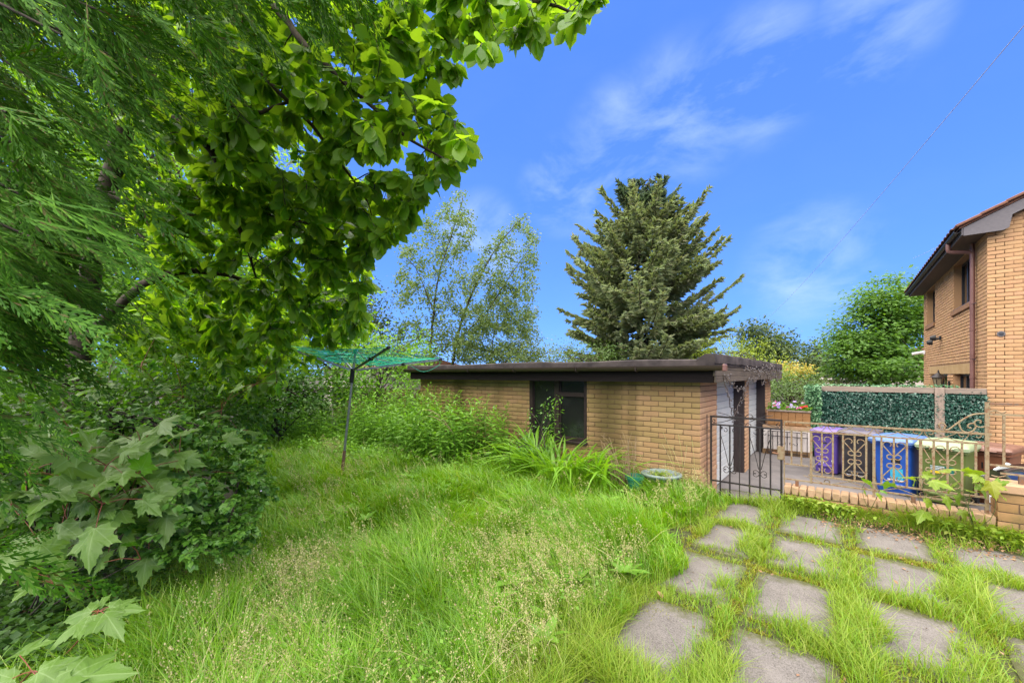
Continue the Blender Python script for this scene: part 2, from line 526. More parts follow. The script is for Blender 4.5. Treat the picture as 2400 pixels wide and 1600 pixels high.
MAT = {}
MAT['brick_garage'] = M_brick('brick_garage', [(0.38,0.265,0.125), (0.49,0.335,0.16), (0.45,0.275,0.14), (0.54,0.375,0.19), (0.35,0.26,0.11), (0.48,0.305,0.17), (0.42,0.30,0.135)], stain=(0.8, 0.45, (0.20, 0.15, 0.05)), streak=[(-2.90, 0.40, 0.85), (-6.45, 0.30, 0.7), (-2.50, 0.12, 0.5), (-5.3, 0.2, 0.3)])
MAT['brick_pier'] = M_brick('brick_pier', [(0.52,0.33,0.19), (0.58,0.37,0.22), (0.54,0.32,0.20), (0.60,0.40,0.25)])
MAT['brick_house'] = M_brick('brick_house', [(0.53,0.335,0.17), (0.58,0.37,0.195), (0.54,0.32,0.175), (0.60,0.39,0.21), (0.48,0.30,0.15), (0.56,0.34,0.20)])
MAT['brick_low'] = M_brick('brick_low', [(0.38,0.24,0.10), (0.44,0.27,0.13), (0.36,0.22,0.09), (0.47,0.30,0.15)], stain=(3.5, 0.9, (0.09, 0.08, 0.03)))
MAT['coping'] = M_brick('coping', [(0.46,0.31,0.19), (0.54,0.37,0.24), (0.42,0.28,0.16)], stain=(5.0, 0.8, (0.14, 0.12, 0.06)))
MAT['mortar'] = M_plain('mortar', (0.17,0.105,0.062), (0.24,0.155,0.10), 30, 0.95)
MAT['mortar_house'] = M_plain('mortar_house', (0.34,0.19,0.10), (0.40,0.23,0.13), 30, 0.95)
MAT['felt'] = M_plain('felt', (0.045,0.037,0.038), (0.095,0.077,0.075), 5.0, 0.85, spec=0.2, bmp=0.5, bscale=14)
MAT['gutter'] = M_plain('gutter', (0.045,0.029,0.025), (0.08,0.054,0.044), 2.5, 0.42, stretch=(0.5,4,4))
MAT['fascia_dark'] = M_plain('fascia_dark', (0.013,0.010,0.011), (0.022,0.016,0.017), 6, 0.9, spec=0.15, stretch=(0.4,4,14), bmp=0.3, bscale=30)
MAT['board'] = M_plain('board', (0.10,0.074,0.058), (0.17,0.135,0.10), 4, 0.8, stretch=(6,0.6,14), bmp=0.4, bscale=18)
MAT['jamb'] = M_plain('jamb', (0.036,0.022,0.022), (0.055,0.036,0.034), 5, 0.6, stretch=(8,8,0.6), bmp=0.2, bscale=20)
MAT['frame_brown'] = M_plain('frame_brown', (0.028,0.014,0.015), (0.045,0.024,0.024), 9, 0.5)
MAT['door_metal'] = M_plain('door_metal', (0.68,0.72,0.74), (0.78,0.80,0.80), 3, 0.42, spec=0.5)
MAT['glass'] = M_plain('glass', (0.012,0.016,0.016), None, rough=0.06, spec=0.6)
MAT['glass_dirty'] = M_plain('glass_dirty', (0.010,0.013,0.012), (0.05,0.06,0.055), 2.2, 0.16, spec=0.55, lo=0.5, hi=0.8)
MAT['iron_black'] = M_plain('iron_black', (0.014,0.013,0.015), (0.04,0.026,0.022), 22, 0.5, bmp=0.2, bscale=90)
MAT['iron_rust'] = M_plain('iron_rust', (0.34,0.26,0.15), (0.24,0.11,0.05), 26, 0.7, bmp=0.35, bscale=90, lo=0.48, hi=0.66)
MAT['concrete'] = M_plain('concrete', (0.20,0.185,0.185), (0.30,0.275,0.265), 5, 0.95, bmp=0.6, bscale=70)
def M_slab():
    m, n, l, b = new_mat('slab')
    big = pos_noise(n, l, 5, 5); fine = pos_noise(n, l, 130, 3, 0.7); mid = pos_noise(n, l, 22, 4)
    c = ramp(n, l, big.outputs['Fac'], [(0.3, (0.090, 0.081, 0.075)), (0.7, (0.150, 0.136, 0.127))]).outputs[0]
    c = mixc(n, l, ramp(n, l, fine.outputs['Fac'], [(0.42, (0, 0, 0)), (0.66, (0.6,)*3)]).outputs[0], c, (0.22, 0.20, 0.19))
    c = mixc(n, l, ramp(n, l, fine.outputs['Fac'], [(0.30, (0.7,)*3), (0.45, (0, 0, 0))]).outputs[0], c, (0.045, 0.04, 0.037))
    tc = n.new('ShaderNodeTexCoord'); sp = n.new('ShaderNodeSeparateXYZ'); l.new(tc.outputs['Object'], sp.inputs[0])
    def mt(op, a, c_=None):
        q = n.new('ShaderNodeMath'); q.operation = op
        for i, v in enumerate((a, c_)):
            if v is None: continue
            if isinstance(v, (int, float)): q.inputs[i].default_value = v
            else: l.new(v, q.inputs[i])
        return q.outputs[0]
    e = mt('MAXIMUM', mt('ABSOLUTE', sp.outputs['X']), mt('ABSOLUTE', sp.outputs['Y']))
    e = mt('ADD', e, mt('MULTIPLY', mid.outputs['Fac'], 0.34))
    c = mixc(n, l, ramp(n, l, e, [(0.48, (0, 0, 0)), (0.64, (0.9,)*3)]).outputs[0], c, (0.065, 0.07, 0.022))
    l.new(c, b.inputs['Base Color']); b.inputs['Roughness'].default_value = 0.95; b.inputs['Specular IOR Level'].default_value = 0.2
    bump(n, l, b, fine.outputs['Fac'], 0.9, 0.006)
    return m
MAT['slab'] = M_slab()
MAT['tarmac'] = M_plain('tarmac', (0.17,0.155,0.155), (0.25,0.225,0.22), 2, 0.95, bmp=0.5, bscale=90)
MAT['soil'] = M_plain('soil', (0.030,0.027,0.014), (0.055,0.048,0.022), 3, 1.0, bmp=0.6, bscale=30)
MAT['path_soil'] = M_plain('path_soil', (0.070,0.085,0.020), (0.045,0.040,0.018), 9, 1.0, bmp=0.8, bscale=60)
MAT['timber'] = M_plain('timber', (0.36,0.285,0.225), (0.24,0.185,0.15), 2.5, 0.8, stretch=(1,8,8), bmp=0.25, bscale=14)
MAT['timber_post'] = M_plain('timber_post', (0.40,0.31,0.245), (0.29,0.22,0.175), 3, 0.8, stretch=(8,8,0.8), bmp=0.25, bscale=14)
MAT['timber_old'] = M_plain('timber_old', (0.19,0.10,0.045), (0.28,0.17,0.08), 4, 0.85, bmp=0.3)
MAT['planter_wood'] = M_plain('planter_wood', (0.42,0.21,0.075), (0.33,0.155,0.05), 5, 0.7, stretch=(1,1,9))
MAT['white_paint'] = M_plain('white_paint', (0.62,0.55,0.52), (0.70,0.64,0.6), 6, 0.75)
MAT['harl'] = M_plain('harl', (0.56,0.48,0.42), (0.66,0.57,0.51), 20, 0.95, bmp=0.5, bscale=40)
MAT['pipe'] = M_plain('pipe', (0.20,0.095,0.085), (0.26,0.13,0.115), 3, 0.4)
MAT['tile'] = M_plain('tile', (0.26,0.115,0.07), (0.19,0.085,0.058), 8, 0.85, bmp=0.4, bscale=60)
MAT['barge'] = M_plain('barge', (0.13,0.12,0.135), (0.17,0.155,0.17), 5, 0.7, stretch=(3,3,12))
MAT['soffit'] = M_plain('soffit', (0.085,0.062,0.054), (0.12,0.088,0.072), 5, 0.8, stretch=(6,0.5,1))
MAT['lintel'] = M_plain('lintel', (0.55,0.37,0.17), (0.46,0.29,0.12), 4, 0.9)
MAT['sill'] = M_plain('sill', (0.36,0.185,0.085), (0.28,0.14,0.062), 7, 0.8)
MAT['upvc_dark'] = M_plain('upvc_dark', (0.035,0.035,0.042), None, rough=0.4)
MAT['dark_room'] = M_plain('dark_room', (0.02,0.019,0.018), None, rough=0.9)  # near-black colour stands for the lack of light indoors
MAT['steel'] = M_plain('steel', (0.40,0.41,0.42), (0.30,0.31,0.32), 20, 0.35, metal=0.75)
MAT['steel_rust'] = M_plain('steel_rust', (0.22,0.085,0.03), (0.12,0.09,0.07), 30, 0.7)
MAT['arm_shaded'] = M_plain('arm_shaded', (0.09,0.10,0.10), (0.13,0.14,0.14), 12, 0.4, metal=0.5)  # same steel arm, its underside shade put into a darker colour
MAT['black_plastic'] = M_plain('black_plastic', (0.015,0.015,0.017), None, rough=0.5)
MAT['line_green'] = M_plain('line_green', (0.0,0.42,0.26), (0.01,0.52,0.34), 9, 0.45)
MAT['lamp_glass'] = M_plain('lamp_glass', (0.30,0.25,0.16), None, rough=0.2)
MAT['bin_purple'] = M_plain('bin_purple', (0.115,0.068,0.36), (0.14,0.085,0.41), 5, 0.5)
MAT['bin_purple_lid'] = M_plain('bin_purple_lid', (0.149,0.099,0.322), (0.180,0.124,0.353), 5, 0.45)
MAT['bin_black'] = M_plain('bin_black', (0.032,0.030,0.036), (0.05,0.047,0.053), 5, 0.5)
MAT['bin_black_lid'] = M_plain('bin_black_lid', (0.074,0.062,0.087), (0.099,0.087,0.112), 5, 0.45)
MAT['bin_blue'] = M_plain('bin_blue', (0.012,0.075,0.38), (0.018,0.095,0.45), 5, 0.45)
MAT['bin_blue_lid'] = M_plain('bin_blue_lid', (0.062,0.143,0.397), (0.099,0.186,0.422), 7, 0.4)
MAT['bin_green'] = M_plain('bin_green', (0.105,0.150,0.032), (0.13,0.18,0.045), 4, 0.5)
MAT['bin_green_lid'] = M_plain('bin_green_lid', (0.236,0.310,0.167), (0.285,0.360,0.211), 5, 0.45)
MAT['bin_brown'] = M_plain('bin_brown', (0.16,0.055,0.026), (0.20,0.075,0.038), 4, 0.5)
MAT['bin_brown_lid'] = M_plain('bin_brown_lid', (0.143,0.065,0.046), (0.174,0.087,0.062), 5, 0.45)
MAT['sticker_cyan'] = M_plain('sticker_cyan', (0.02,0.34,0.58), (0.05,0.42,0.62), 10, 0.4)
MAT['white'] = M_plain('white', (0.74,0.75,0.77), None, rough=0.5)
MAT['sticker_teal'] = M_plain('sticker_teal', (0.0,0.12,0.11), None, rough=0.4)
MAT['sticker_yellow'] = M_plain('sticker_yellow', (0.72,0.50,0.02), None, rough=0.4)
MAT['sticker_blue'] = M_plain('sticker_blue', (0.02,0.05,0.52), None, rough=0.4)
MAT['car_black'] = M_plain('car_black', (0.012,0.010,0.013), None, rough=0.12, spec=0.6)
MAT['chrome'] = M_plain('chrome', (0.65,0.66,0.68), None, rough=0.12, metal=0.9)
MAT['headlamp'] = M_plain('headlamp', (0.60,0.68,0.70), None, rough=0.08, spec=0.7)
MAT['tyre'] = M_plain('tyre', (0.02,0.02,0.02), None, rough=0.9)
MAT['dish'] = M_plain('dish', (0.19,0.25,0.25), (0.30,0.36,0.35), 14, 0.55, bmp=0.2, bscale=60)
MAT['pot_green'] = M_plain('pot_green', (0.02,0.20,0.13), (0.03,0.26,0.17), 9, 0.4)
MAT['wire'] = M_plain('wire', (0.10,0.075,0.065), None, rough=0.8)
MAT['bulb'] = M_plain('bulb', (0.14,0.125,0.125), (0.24,0.22,0.22), 30, 0.3)
MAT['cable'] = M_plain('white_cable', (0.42,0.47,0.56), None, rough=0.6)
MAT['cable_dark'] = M_plain('cable_dark', (0.07,0.07,0.075), None, rough=0.6)
MAT['bark'] = M_plain('bark', (0.045,0.034,0.024), (0.085,0.066,0.046), 12, 0.95, bmp=0.6, bscale=40, stretch=(1,1,0.4))
MAT['bark_grey'] = M_plain('bark_grey', (0.10,0.085,0.07), (0.17,0.15,0.125), 9, 0.95, bmp=0.5)
MAT['stem_red'] = M_plain('stem_red', (0.22,0.05,0.03), (0.28,0.09,0.04), 8, 0.6)
MAT['stem_green'] = M_plain('stem_green', (0.10,0.15,0.03), (0.15,0.18,0.05), 8, 0.6)
MAT['twig_dry'] = M_plain('twig_dry', (0.36,0.24,0.14), (0.46,0.33,0.21), 8, 0.9)
MAT['pale_leaf'] = M_plain('pale_leaf', (0.42,0.34,0.22), (0.55,0.45,0.32), 30, 0.8)
MAT['dead_leaf'] = M_leaf('dead_leaf', [(0.15,0.08,0.035), (0.22,0.12,0.06), (0.30,0.19,0.10), (0.18,0.08,0.04), (0.36,0.25,0.16)], 0.15, 0.7, tcol=(1,1,0.9))

MAT['grass'] = M_leaf('grass', [(0.115,0.270,0.008), (0.155,0.340,0.012), (0.195,0.390,0.016), (0.130,0.298,0.010), (0.23,0.395,0.025), (0.31,0.37,0.08)], 0.40, 0.36, tcol=(1.4,1.3,0.4), spec=0.45, patch=(1.1, (0.66,0.74,0.58)))
MAT['grass_short'] = M_leaf('grass_short', [(0.140,0.255,0.016), (0.190,0.310,0.022), (0.240,0.345,0.034), (0.27,0.31,0.06)], 0.40, 0.5, tcol=(1.35,1.3,0.4))
MAT['straw'] = M_leaf('straw', [(0.33,0.33,0.11), (0.42,0.39,0.19), (0.29,0.33,0.08), (0.46,0.41,0.24), (0.39,0.32,0.18)], 0.35, 0.7, tcol=(1.1,1.1,0.7))
MAT['moss'] = M_leaf('moss', [(0.16,0.20,0.010), (0.22,0.26,0.014), (0.27,0.28,0.020), (0.17,0.14,0.02), (0.11,0.085,0.03)], 0.25, 0.7, tcol=(1.2,1.2,0.4))
MAT['magnolia'] = M_leaf('magnolia', [(0.095,0.215,0.014), (0.135,0.275,0.018), (0.175,0.325,0.024), (0.115,0.240,0.016), (0.080,0.185,0.016)], 0.64, 0.38, back=(0.155,0.265,0.04), tcol=(1.9,1.85,0.32), spec=0.4)
MAT['cypress'] = M_leaf('cypress', [(0.030,0.105,0.005), (0.045,0.140,0.007), (0.022,0.080,0.005), (0.060,0.170,0.010), (0.038,0.120,0.006), (0.11,0.25,0.016), (0.028,0.095,0.006), (0.075,0.19,0.010), (0.033,0.11,0.006), (0.10,0.075,0.025)], 0.18, 0.65, tcol=(1.3,1.5,0.3), spec=0.2)
MAT['sycamore'] = M_leaf('sycamore', [(0.055,0.170,0.018), (0.078,0.215,0.020), (0.110,0.265,0.026), (0.062,0.185,0.026), (0.14,0.29,0.03)], 0.42, 0.42, back=(0.12,0.22,0.04), tcol=(1.6,1.6,0.3), spec=0.38)
MAT['sycamore_yellow'] = M_leaf('sycamore_yellow', [(0.13,0.24,0.02), (0.19,0.27,0.02), (0.10,0.22,0.03), (0.24,0.25,0.02)], 0.42, 0.42, tcol=(1.4,1.4,0.4))
MAT['shrub'] = M_leaf('shrub', [(0.060,0.165,0.020), (0.090,0.220,0.026), (0.130,0.275,0.036), (0.072,0.180,0.030)], 0.40, 0.40, tcol=(1.4,1.4,0.4), spec=0.45)
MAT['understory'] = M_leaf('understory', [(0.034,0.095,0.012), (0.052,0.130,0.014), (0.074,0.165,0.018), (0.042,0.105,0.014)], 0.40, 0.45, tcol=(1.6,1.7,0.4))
MAT['privet'] = M_leaf('privet', [(0.070,0.180,0.014), (0.105,0.240,0.018), (0.145,0.290,0.026), (0.085,0.195,0.018)], 0.45, 0.40, tcol=(1.5,1.5,0.35))
MAT['weeds'] = M_leaf('weeds', [(0.115,0.265,0.022), (0.155,0.325,0.028), (0.190,0.365,0.038), (0.105,0.240,0.028)], 0.45, 0.45, tcol=(1.3,1.35,0.4))
MAT['daylily'] = M_leaf('daylily', [(0.125,0.290,0.016), (0.165,0.350,0.022), (0.200,0.395,0.032), (0.145,0.310,0.022)], 0.45, 0.38, tcol=(1.4,1.3,0.35), spec=0.5)
MAT['birch'] = M_leaf('birch', [(0.105,0.165,0.045), (0.135,0.205,0.055), (0.165,0.230,0.070), (0.095,0.145,0.045)], 0.38, 0.45, tcol=(1.3,1.4,0.6))
MAT['spruce'] = M_leaf('spruce', [(0.185,0.235,0.130), (0.240,0.295,0.150), (0.275,0.325,0.155), (0.210,0.235,0.14), (0.260,0.250,0.15)], 0.32, 0.6, tcol=(1.2,1.3,0.6))
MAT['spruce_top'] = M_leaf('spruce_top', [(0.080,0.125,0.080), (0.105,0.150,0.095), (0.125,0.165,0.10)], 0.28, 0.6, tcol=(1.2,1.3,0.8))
MAT['maple'] = M_leaf('maple', [(0.055,0.135,0.020), (0.085,0.185,0.026), (0.120,0.235,0.034), (0.070,0.155,0.024)], 0.42, 0.45, tcol=(1.5,1.5,0.4))
MAT['bgtree'] = M_leaf('bgtree', [(0.040,0.070,0.020), (0.060,0.098,0.025), (0.080,0.120,0.030)], 0.3, 0.5, tcol=(1.4,1.4,0.5))
MAT['bgpale'] = M_leaf('bgpale', [(0.105,0.160,0.045), (0.140,0.195,0.055), (0.165,0.21,0.075)], 0.35, 0.5, tcol=(1.3,1.3,0.6))
MAT['lime'] = M_leaf('lime', [(0.17,0.25,0.025), (0.22,0.30,0.035), (0.27,0.34,0.05)], 0.4, 0.5, tcol=(1.3,1.3,0.4))
MAT['gold'] = M_leaf('gold', [(0.45,0.36,0.05), (0.52,0.42,0.10), (0.38,0.34,0.06)], 0.35, 0.5, tcol=(1.2,1.2,0.6))
MAT['hedge'] = M_leaf('hedge', [(0.055,0.110,0.024), (0.080,0.145,0.032), (0.110,0.175,0.050)], 0.35, 0.5, tcol=(1.4,1.4,0.5))
MAT['ivy'] = M_leaf('ivy', [(0.012,0.062,0.042), (0.022,0.088,0.060), (0.055,0.135,0.10), (0.012,0.050,0.036), (0.10,0.19,0.15)], 0.1, 0.35, tcol=(1,1,1), spec=0.6)
MAT['ivy_light'] = M_leaf('ivy_light', [(0.05,0.15,0.075), (0.10,0.23,0.10), (0.17,0.30,0.16)], 0.2, 0.4, tcol=(1.1,1.1,0.8))
for nm, c in (('pink', (0.55,0.10,0.30)), ('mauve', (0.42,0.30,0.62)), ('red', (0.65,0.02,0.03)), ('whitefl', (0.7,0.66,0.75))):
    MAT['petal_' + nm] = M_leaf('petal_' + nm, [c, tuple(min(1, k*1.25) for k in c)], 0.25, 0.6, tcol=(1,1,1))

add_veins(MAT['sycamore']); add_veins(MAT['sycamore_yellow'], (0.40, 0.42, 0.12), 0.5)
# ------------------------------------------------------------------ setting
DZ = -0.30                                   # level of the drive
def ground_z(x, y):
    return DZ - 0.012 if (y > 6.47 and x > -1.97) or y > 14 else -0.004
gx = [-400, -150, -60, -30, -15, -10, -8.2, -6, -4, -2.5, -1.98, -1.95, -1, 0, 1, 2, 3, 6, 15, 40, 150, 400]
gy = [-400, -100, -30, -10, -4, -1, 0, 1, 2, 3, 4, 5, 6, 6.45, 6.49, 7, 9, 12, 13.98, 14.02, 20, 40, 90, 200, 500]
V = [(x, y, ground_z(x, y)) for y in gy for x in gx]
nx = len(gx)
Fq = [(j*nx+i, j*nx+i+1, (j+1)*nx+i+1, (j+1)*nx+i) for j in range(len(gy)-1) for i in range(nx-1)]
tag(link('ground', mesh_np('ground', V, Fq), MAT['soil']), kind='structure')
mb = MB(); mb.box((-1.90, 6.50, DZ-0.2), (14, 12.95, DZ)); mb.box((-1.90, 12.96, DZ-0.2), (2.2, 40, DZ-0.002))
tag(mb.build('driveway', MAT['tarmac']), kind='structure')

# overgrown path of paving slabs
path = MB().box((-2.0, 0.2, -0.03), (3.4, 6.24, 0.013)).build('path', MAT['path_soil'])
tag(path, kind='structure')
SLABS = []
def slab_mesh(k):
    r = np.random.default_rng(100 + k)
    n = 28; ring = []
    for i in range(n):
        th = 2*PI*i/n; c, s_ = math.cos(th), math.sin(th)
        p = 0.13
        x = np.sign(c)*abs(c)**p*0.5; y = np.sign(s_)*abs(s_)**p*0.5
        j = 1 - 0.05*r.random()
        ring.append((x*j, y*j))
    b = MB()
    b.loft([[(x, y, -0.05) for x, y in ring], [(x, y, 0.0) for x, y in ring], [(x*0.985, y*0.99, 0.005) for x, y in ring]])
    return b.mesh('slab', True)
smeshes = [slab_mesh(k) for k in range(4)]
for me in smeshes: me.materials.append(MAT['slab'])
k = 0
for y0, y1 in ((5.29, 6.15), (4.31, 5.17), (3.30, 4.16), (2.28, 3.14), (1.26, 2.12)):
    for x0, x1 in ((-1.22, -0.66), (-0.58, 0.0), (0.09, 0.69), (0.78, 1.38), (1.47, 2.07), (2.16, 2.76)):
        o = link('slab', smeshes[k % 4], None, path); k += 1
        o.location = ((x0+x1)/2, (y0+y1)/2, 0.019 + 0.005*rng.random())
        o.scale = (x1-x0, y1-y0, 1)
        o.rotation_euler = (R_(rng.normal()*0.3), R_(rng.normal()*0.3), R_(rng.normal()*1.2))
        SLABS.append((x0, x1, y0, y1))
o = link('slab', smeshes[1], None, path); o.location = (-1.05, 6.72, -0.02); o.scale = (0.84, 0.5, 1); SLABS.append((-1.45, -0.63, 6.45, 6.95))

bank_z = lambda y: float(np.interp(y, [5.98, 6.14, 6.335], [0.0, 0.07, 0.125]))
bk = []
for x in np.linspace(-0.62, 3.5, 60):
    wv = 0.035*math.sin(x*4.1) + 0.02*math.sin(x*9.7)
    bk.append([(x, 5.98+wv, 0.0), (x, 6.14+wv*0.5, 0.055+0.5*wv), (x, 6.345, 0.12), (x, 6.345, -0.02)])
tag(MB().loft(bk).build('soil_bank', MAT['path_soil'], None, True), kind='structure')
# ------------------------------------------------------------------ bricks
BV = [(-.5,0,-.5),(.5,0,-.5),(.5,0,.5),(-.5,0,.5), (-.5,-.6,-.5),(.5,-.6,-.5),(.5,-.6,.5),(-.5,-.6,.5), (-.485,-1,-.45),(.485,-1,-.45),(.485,-1,.45),(-.485,-1,.45)]
BF = [(0,1,5,4),(1,2,6,5),(2,3,7,6),(3,0,4,7),(4,5,9,8),(5,6,10,9),(6,7,11,10),(7,4,8,11),(8,9,10,11)]
BV = np.array(BV, float); BF = np.array(BF)
BRICK_ME = {}
def brick_me(mat):
    if mat not in BRICK_ME:
        me = mesh_np('brick', BV, BF); me.materials.append(MAT[mat]); BRICK_ME[mat] = me
    return BRICK_ME[mat]

def courses(u0, u1, z0, z1, holes=(), ch=0.08, bl=0.24, off=0.0, jt=0.010):
    out = []; i = 0; z = z1
    while z > z0 + 0.02:
        zb = max(z - ch, z0)
        u = u0 - ((i % 2) * bl / 2 + off) % bl
        while u < u1 - 0.01:
            spans = [(max(u, u0), min(u + bl, u1))]
            for hu0, hu1, hz0, hz1 in holes:
                if z > hz0 + 0.02 and zb < hz1 - 0.02:
                    ns = []
                    for a, b in spans:
                        if b <= hu0 or a >= hu1: ns.append((a, b))
                        else:
                            if a < hu0: ns.append((a, hu0))
                            if b > hu1: ns.append((hu1, b))
                    spans = ns
            for a, b in spans:
                if b - a > 0.025: out.append((a + jt/2, b - jt/2, zb + jt/2, z - jt/2))
            u += bl
        z = zb; i += 1
    return out

def lay(part, bricks, axis, at_, mat, depth=0.012, limit=300, prefer=None, rot=None):
    """bricks proud of a wall core. axis 'x-': wall along X facing -Y; 'y+': along Y facing +X; 'y-': along Y facing -X"""
    rz = {'x-': 0.0, 'y+': PI/2, 'y-': -PI/2}[axis]
    P = []
    for a, b, z0, z1 in bricks:
        u = (a+b)/2; z = (z0+z1)/2
        P.append((u, at_, z) if axis == 'x-' else (at_, u, z))
    P = np.array(P); S = np.array([(b-a, depth*(1+0.18*rng.normal()) if depth > 0.008 else depth, z1-z0) for a, b, z0, z1 in bricks])
    S[:, 1] = np.clip(S[:, 1], depth*0.6, depth*1.4)
    d = np.linalg.norm(P - CAM, axis=1) + (prefer(P) if prefer is not None else 0)
    order = np.argsort(d); big = order[:limit]; rest = order[limit:]
    me = brick_me(mat)
    for i in big:
        o = bpy.data.objects.new('brick', me); COL.objects.link(o); o.parent = part
        o.location = P[i]; o.scale = S[i]; o.rotation_euler = (0, 0, rz)
    if len(rest):
        c, s_ = math.cos(rz), math.sin(rz)
        Rm = np.broadcast_to(np.array([[c, -s_, 0], [s_, c, 0], [0, 0, 1.0]]), (len(rest), 3, 3))
        Vv, Ff = instance(BV, BF, P[rest], Rm, S[rest])
        o = link('brickwork', mesh_np('brickwork', Vv, Ff), MAT[mat], part)
        tag(o, kind='stuff')

# ------------------------------------------------------------------ garage
GX, GY = -1.58, 6.21
gar = thing('garage', (-4.75, 9.9, DZ), 'low flat-roofed yellow brick garage with brown fascia and two pale doors', 'garage')
c = 0.012
w = MB()
w.box((-7.94, GY+c, DZ), (-4.64, GY+0.12, 1.70)); w.box((-3.41, GY+c, DZ), (GX-c, GY+0.12, 1.70)); w.box((-4.64, GY+c, DZ), (-3.41, GY+0.12, 0.56))
w.box((-7.94, GY+0.12, DZ), (-7.82, 13.54, 1.70)); w.box((-7.82, 13.42, DZ), (-1.9, 13.54, 1.70))
wall = w.build('wall', MAT['mortar'], gar)
bl = courses(-7.94, GX, DZ, 1.66, holes=[(-4.64, -3.41, 0.56, 1.70)])
lay(wall, bl, 'x-', GY+c, 'brick_garage', prefer=lambda P: np.where(P[:, 2] < 0.12, 4.0, 0.0))
piers = MB()
PY = ((GY+0.0, 7.20), (9.65, 10.10), (12.56, 13.54))
for a, b in PY:
    pier = MB().box((-1.90, a + (0.12 if a == GY else 0.0), DZ), (GX-c, b, 1.70)).build('pier', MAT['mortar'], gar)
    lay(pier, courses(a, b, DZ, 1.66, off=0.12), 'y+', GX-c, 'brick_pier', limit=150)
# doors set back in their openings
for a, b in ((7.20, 9.65), (10.10, 12.56)):
    d = MB().box((-1.84, a+0.06, DZ+0.02), (-1.81, b-0.06, 1.66)).build('garage_door', MAT['door_metal'], gar)
    n = 14; h = (1.66-DZ-0.03)/n
    me = MB().bbox((0, 0, 0), (0.025, b-a-0.12, h-0.010), 0.006).mesh('panel'); me.materials.append(MAT['door_metal'])
    for i in range(n):
        p = link('panel', me, None, d); p.location = (-1.812, a+0.06, DZ+0.025+i*h)
    j = MB(); j.box((-1.83, b-0.058, DZ), (-1.595, b-0.003, 1.68)); j.build('door_jamb', MAT['jamb'], gar)
    j = MB(); j.box((-1.83, a+0.003, DZ), (-1.60, a+0.058, 1.68)); j.build('door_jamb', MAT['jamb'], gar)
    MB().box((-1.88, a, 1.70), (-1.60, b, 1.76)).build('lintel', MAT['jamb'], gar)
MB().bbox((-1.805, 8.35, 0.72), (-1.765, 8.50, 0.76), 0.006).build('door_handle', MAT['black_plastic'], gar)
# window beside the daylilies
wz0, wz1, wx0, wx1, mx = 0.58, 1.67, -4.64, -3.41, -4.02
fr = MB()
fr.box((wx0, GY+0.01, wz0), (wx0+0.075, GY+0.09, wz1)); fr.box((wx1-0.055, GY+0.01, wz0), (wx1, GY+0.09, wz1))
fr.box((mx-0.05, GY+0.005, wz0), (mx+0.05, GY+0.09, wz1)); fr.box((wx0+0.075, GY+0.012, wz0), (mx-0.05, GY+0.09, wz0+0.06))
fr.box((mx+0.05, GY+0.012, wz0), (wx1-0.055, GY+0.09, wz0+0.06))
fr.box((mx+0.05, GY+0.002, 1.36), (wx1-0.055, GY+0.09, 1.43))
fr = fr.build('window_frame', MAT['frame_brown'], gar)
for a, b, z0, z1 in ((wx0+0.075, mx-0.05, wz0+0.06, wz1), (mx+0.05, wx1-0.055, wz0+0.06, 1.36), (mx+0.05, wx1-0.055, 1.43, wz1)):
    MB().box((a, GY+0.050, z0), (b, GY+0.056, z1)).build('pane', MAT['glass_dirty'], fr)
    for q in ((a, a+0.018), (b-0.018, b)): MB().box((q[0], GY+0.035, z0), (q[1], GY+0.049, z1)).build('glazing_bead', MAT['jamb'], fr)
MB().bbox((wx0-0.02, GY-0.05, wz0-0.05), (wx1+0.02, GY+0.08, wz0-0.002), 0.008).build('window_sill', MAT['frame_brown'], gar)
MB().box((wx0-0.3, GY+0.5, 0.3), (wx1+0.3, GY+0.52, 1.7)).build('unlit_backing', MAT['dark_room'], gar)  # dark sheet added close behind the panes as the unlit interior
# side fascia, roof, gutter
MB().box((-8.02, 5.985, 1.635), (-1.36, 6.02, 1.86)).build('fascia', MAT['fascia_dark'], gar)
MB().box((-8.02, 6.02, 1.70), (-1.62, 6.33, 1.725)).build('soffit', MAT['fascia_dark'], gar)
rx = np.linspace(-8.08, -1.56, 60); r2 = np.random.default_rng(3)
edge = 0.010*np.cumsum(r2.normal(size=60)); edge = np.convolve(edge - edge.mean(), np.ones(5)/5, 'same')*0.55
rings = []
for i, x in enumerate(rx):
    e = np.clip(edge[i], -0.014, 0.014)
    rings.append([(x, 13.72, 1.80), (x, 13.72, 1.955), (x, 6.2, 1.955+e*0.5), (x, 5.975, 1.962+e), (x, 5.945+e*0.3, 1.948+e), (x, 5.935, 1.90), (x, 5.932, 1.862), (x, 5.975, 1.861)])
MB().loft(rings).build('roof', MAT['felt'], gar, True)
up = [(-1.56, 1.87), (-1.56, 1.965), (-1.47, 2.02), (-1.44, 2.035), (-1.335, 2.035), (-1.32, 2.02), (-1.318, 1.905), (-1.335, 1.90), (-1.335, 1.87)]
ys = np.linspace(5.93, 13.74, 40); w1 = np.random.default_rng(5).normal(size=40)*0.006
MB().loft([[(x + (w1[i] if x > -1.33 else 0), y, z + w1[i]*0.7) for x, z in up] for i, y in enumerate(ys)]).build('roof_kerb', MAT['felt'], gar, True)
for z0, z1, x in ((1.812, 1.905, -1.352), (1.725, 1.806, -1.336), (1.640, 1.722, -1.322)):
    MB().bbox((x-0.024, 5.97, z0), (x, 13.70, z1), 0.004).build('fascia_board', MAT['board'], gar)
MB().box((-1.58, 6.03, 1.705), (-1.376, 13.66, 1.72)).build('soffit', MAT['jamb'], gar)
gut = []
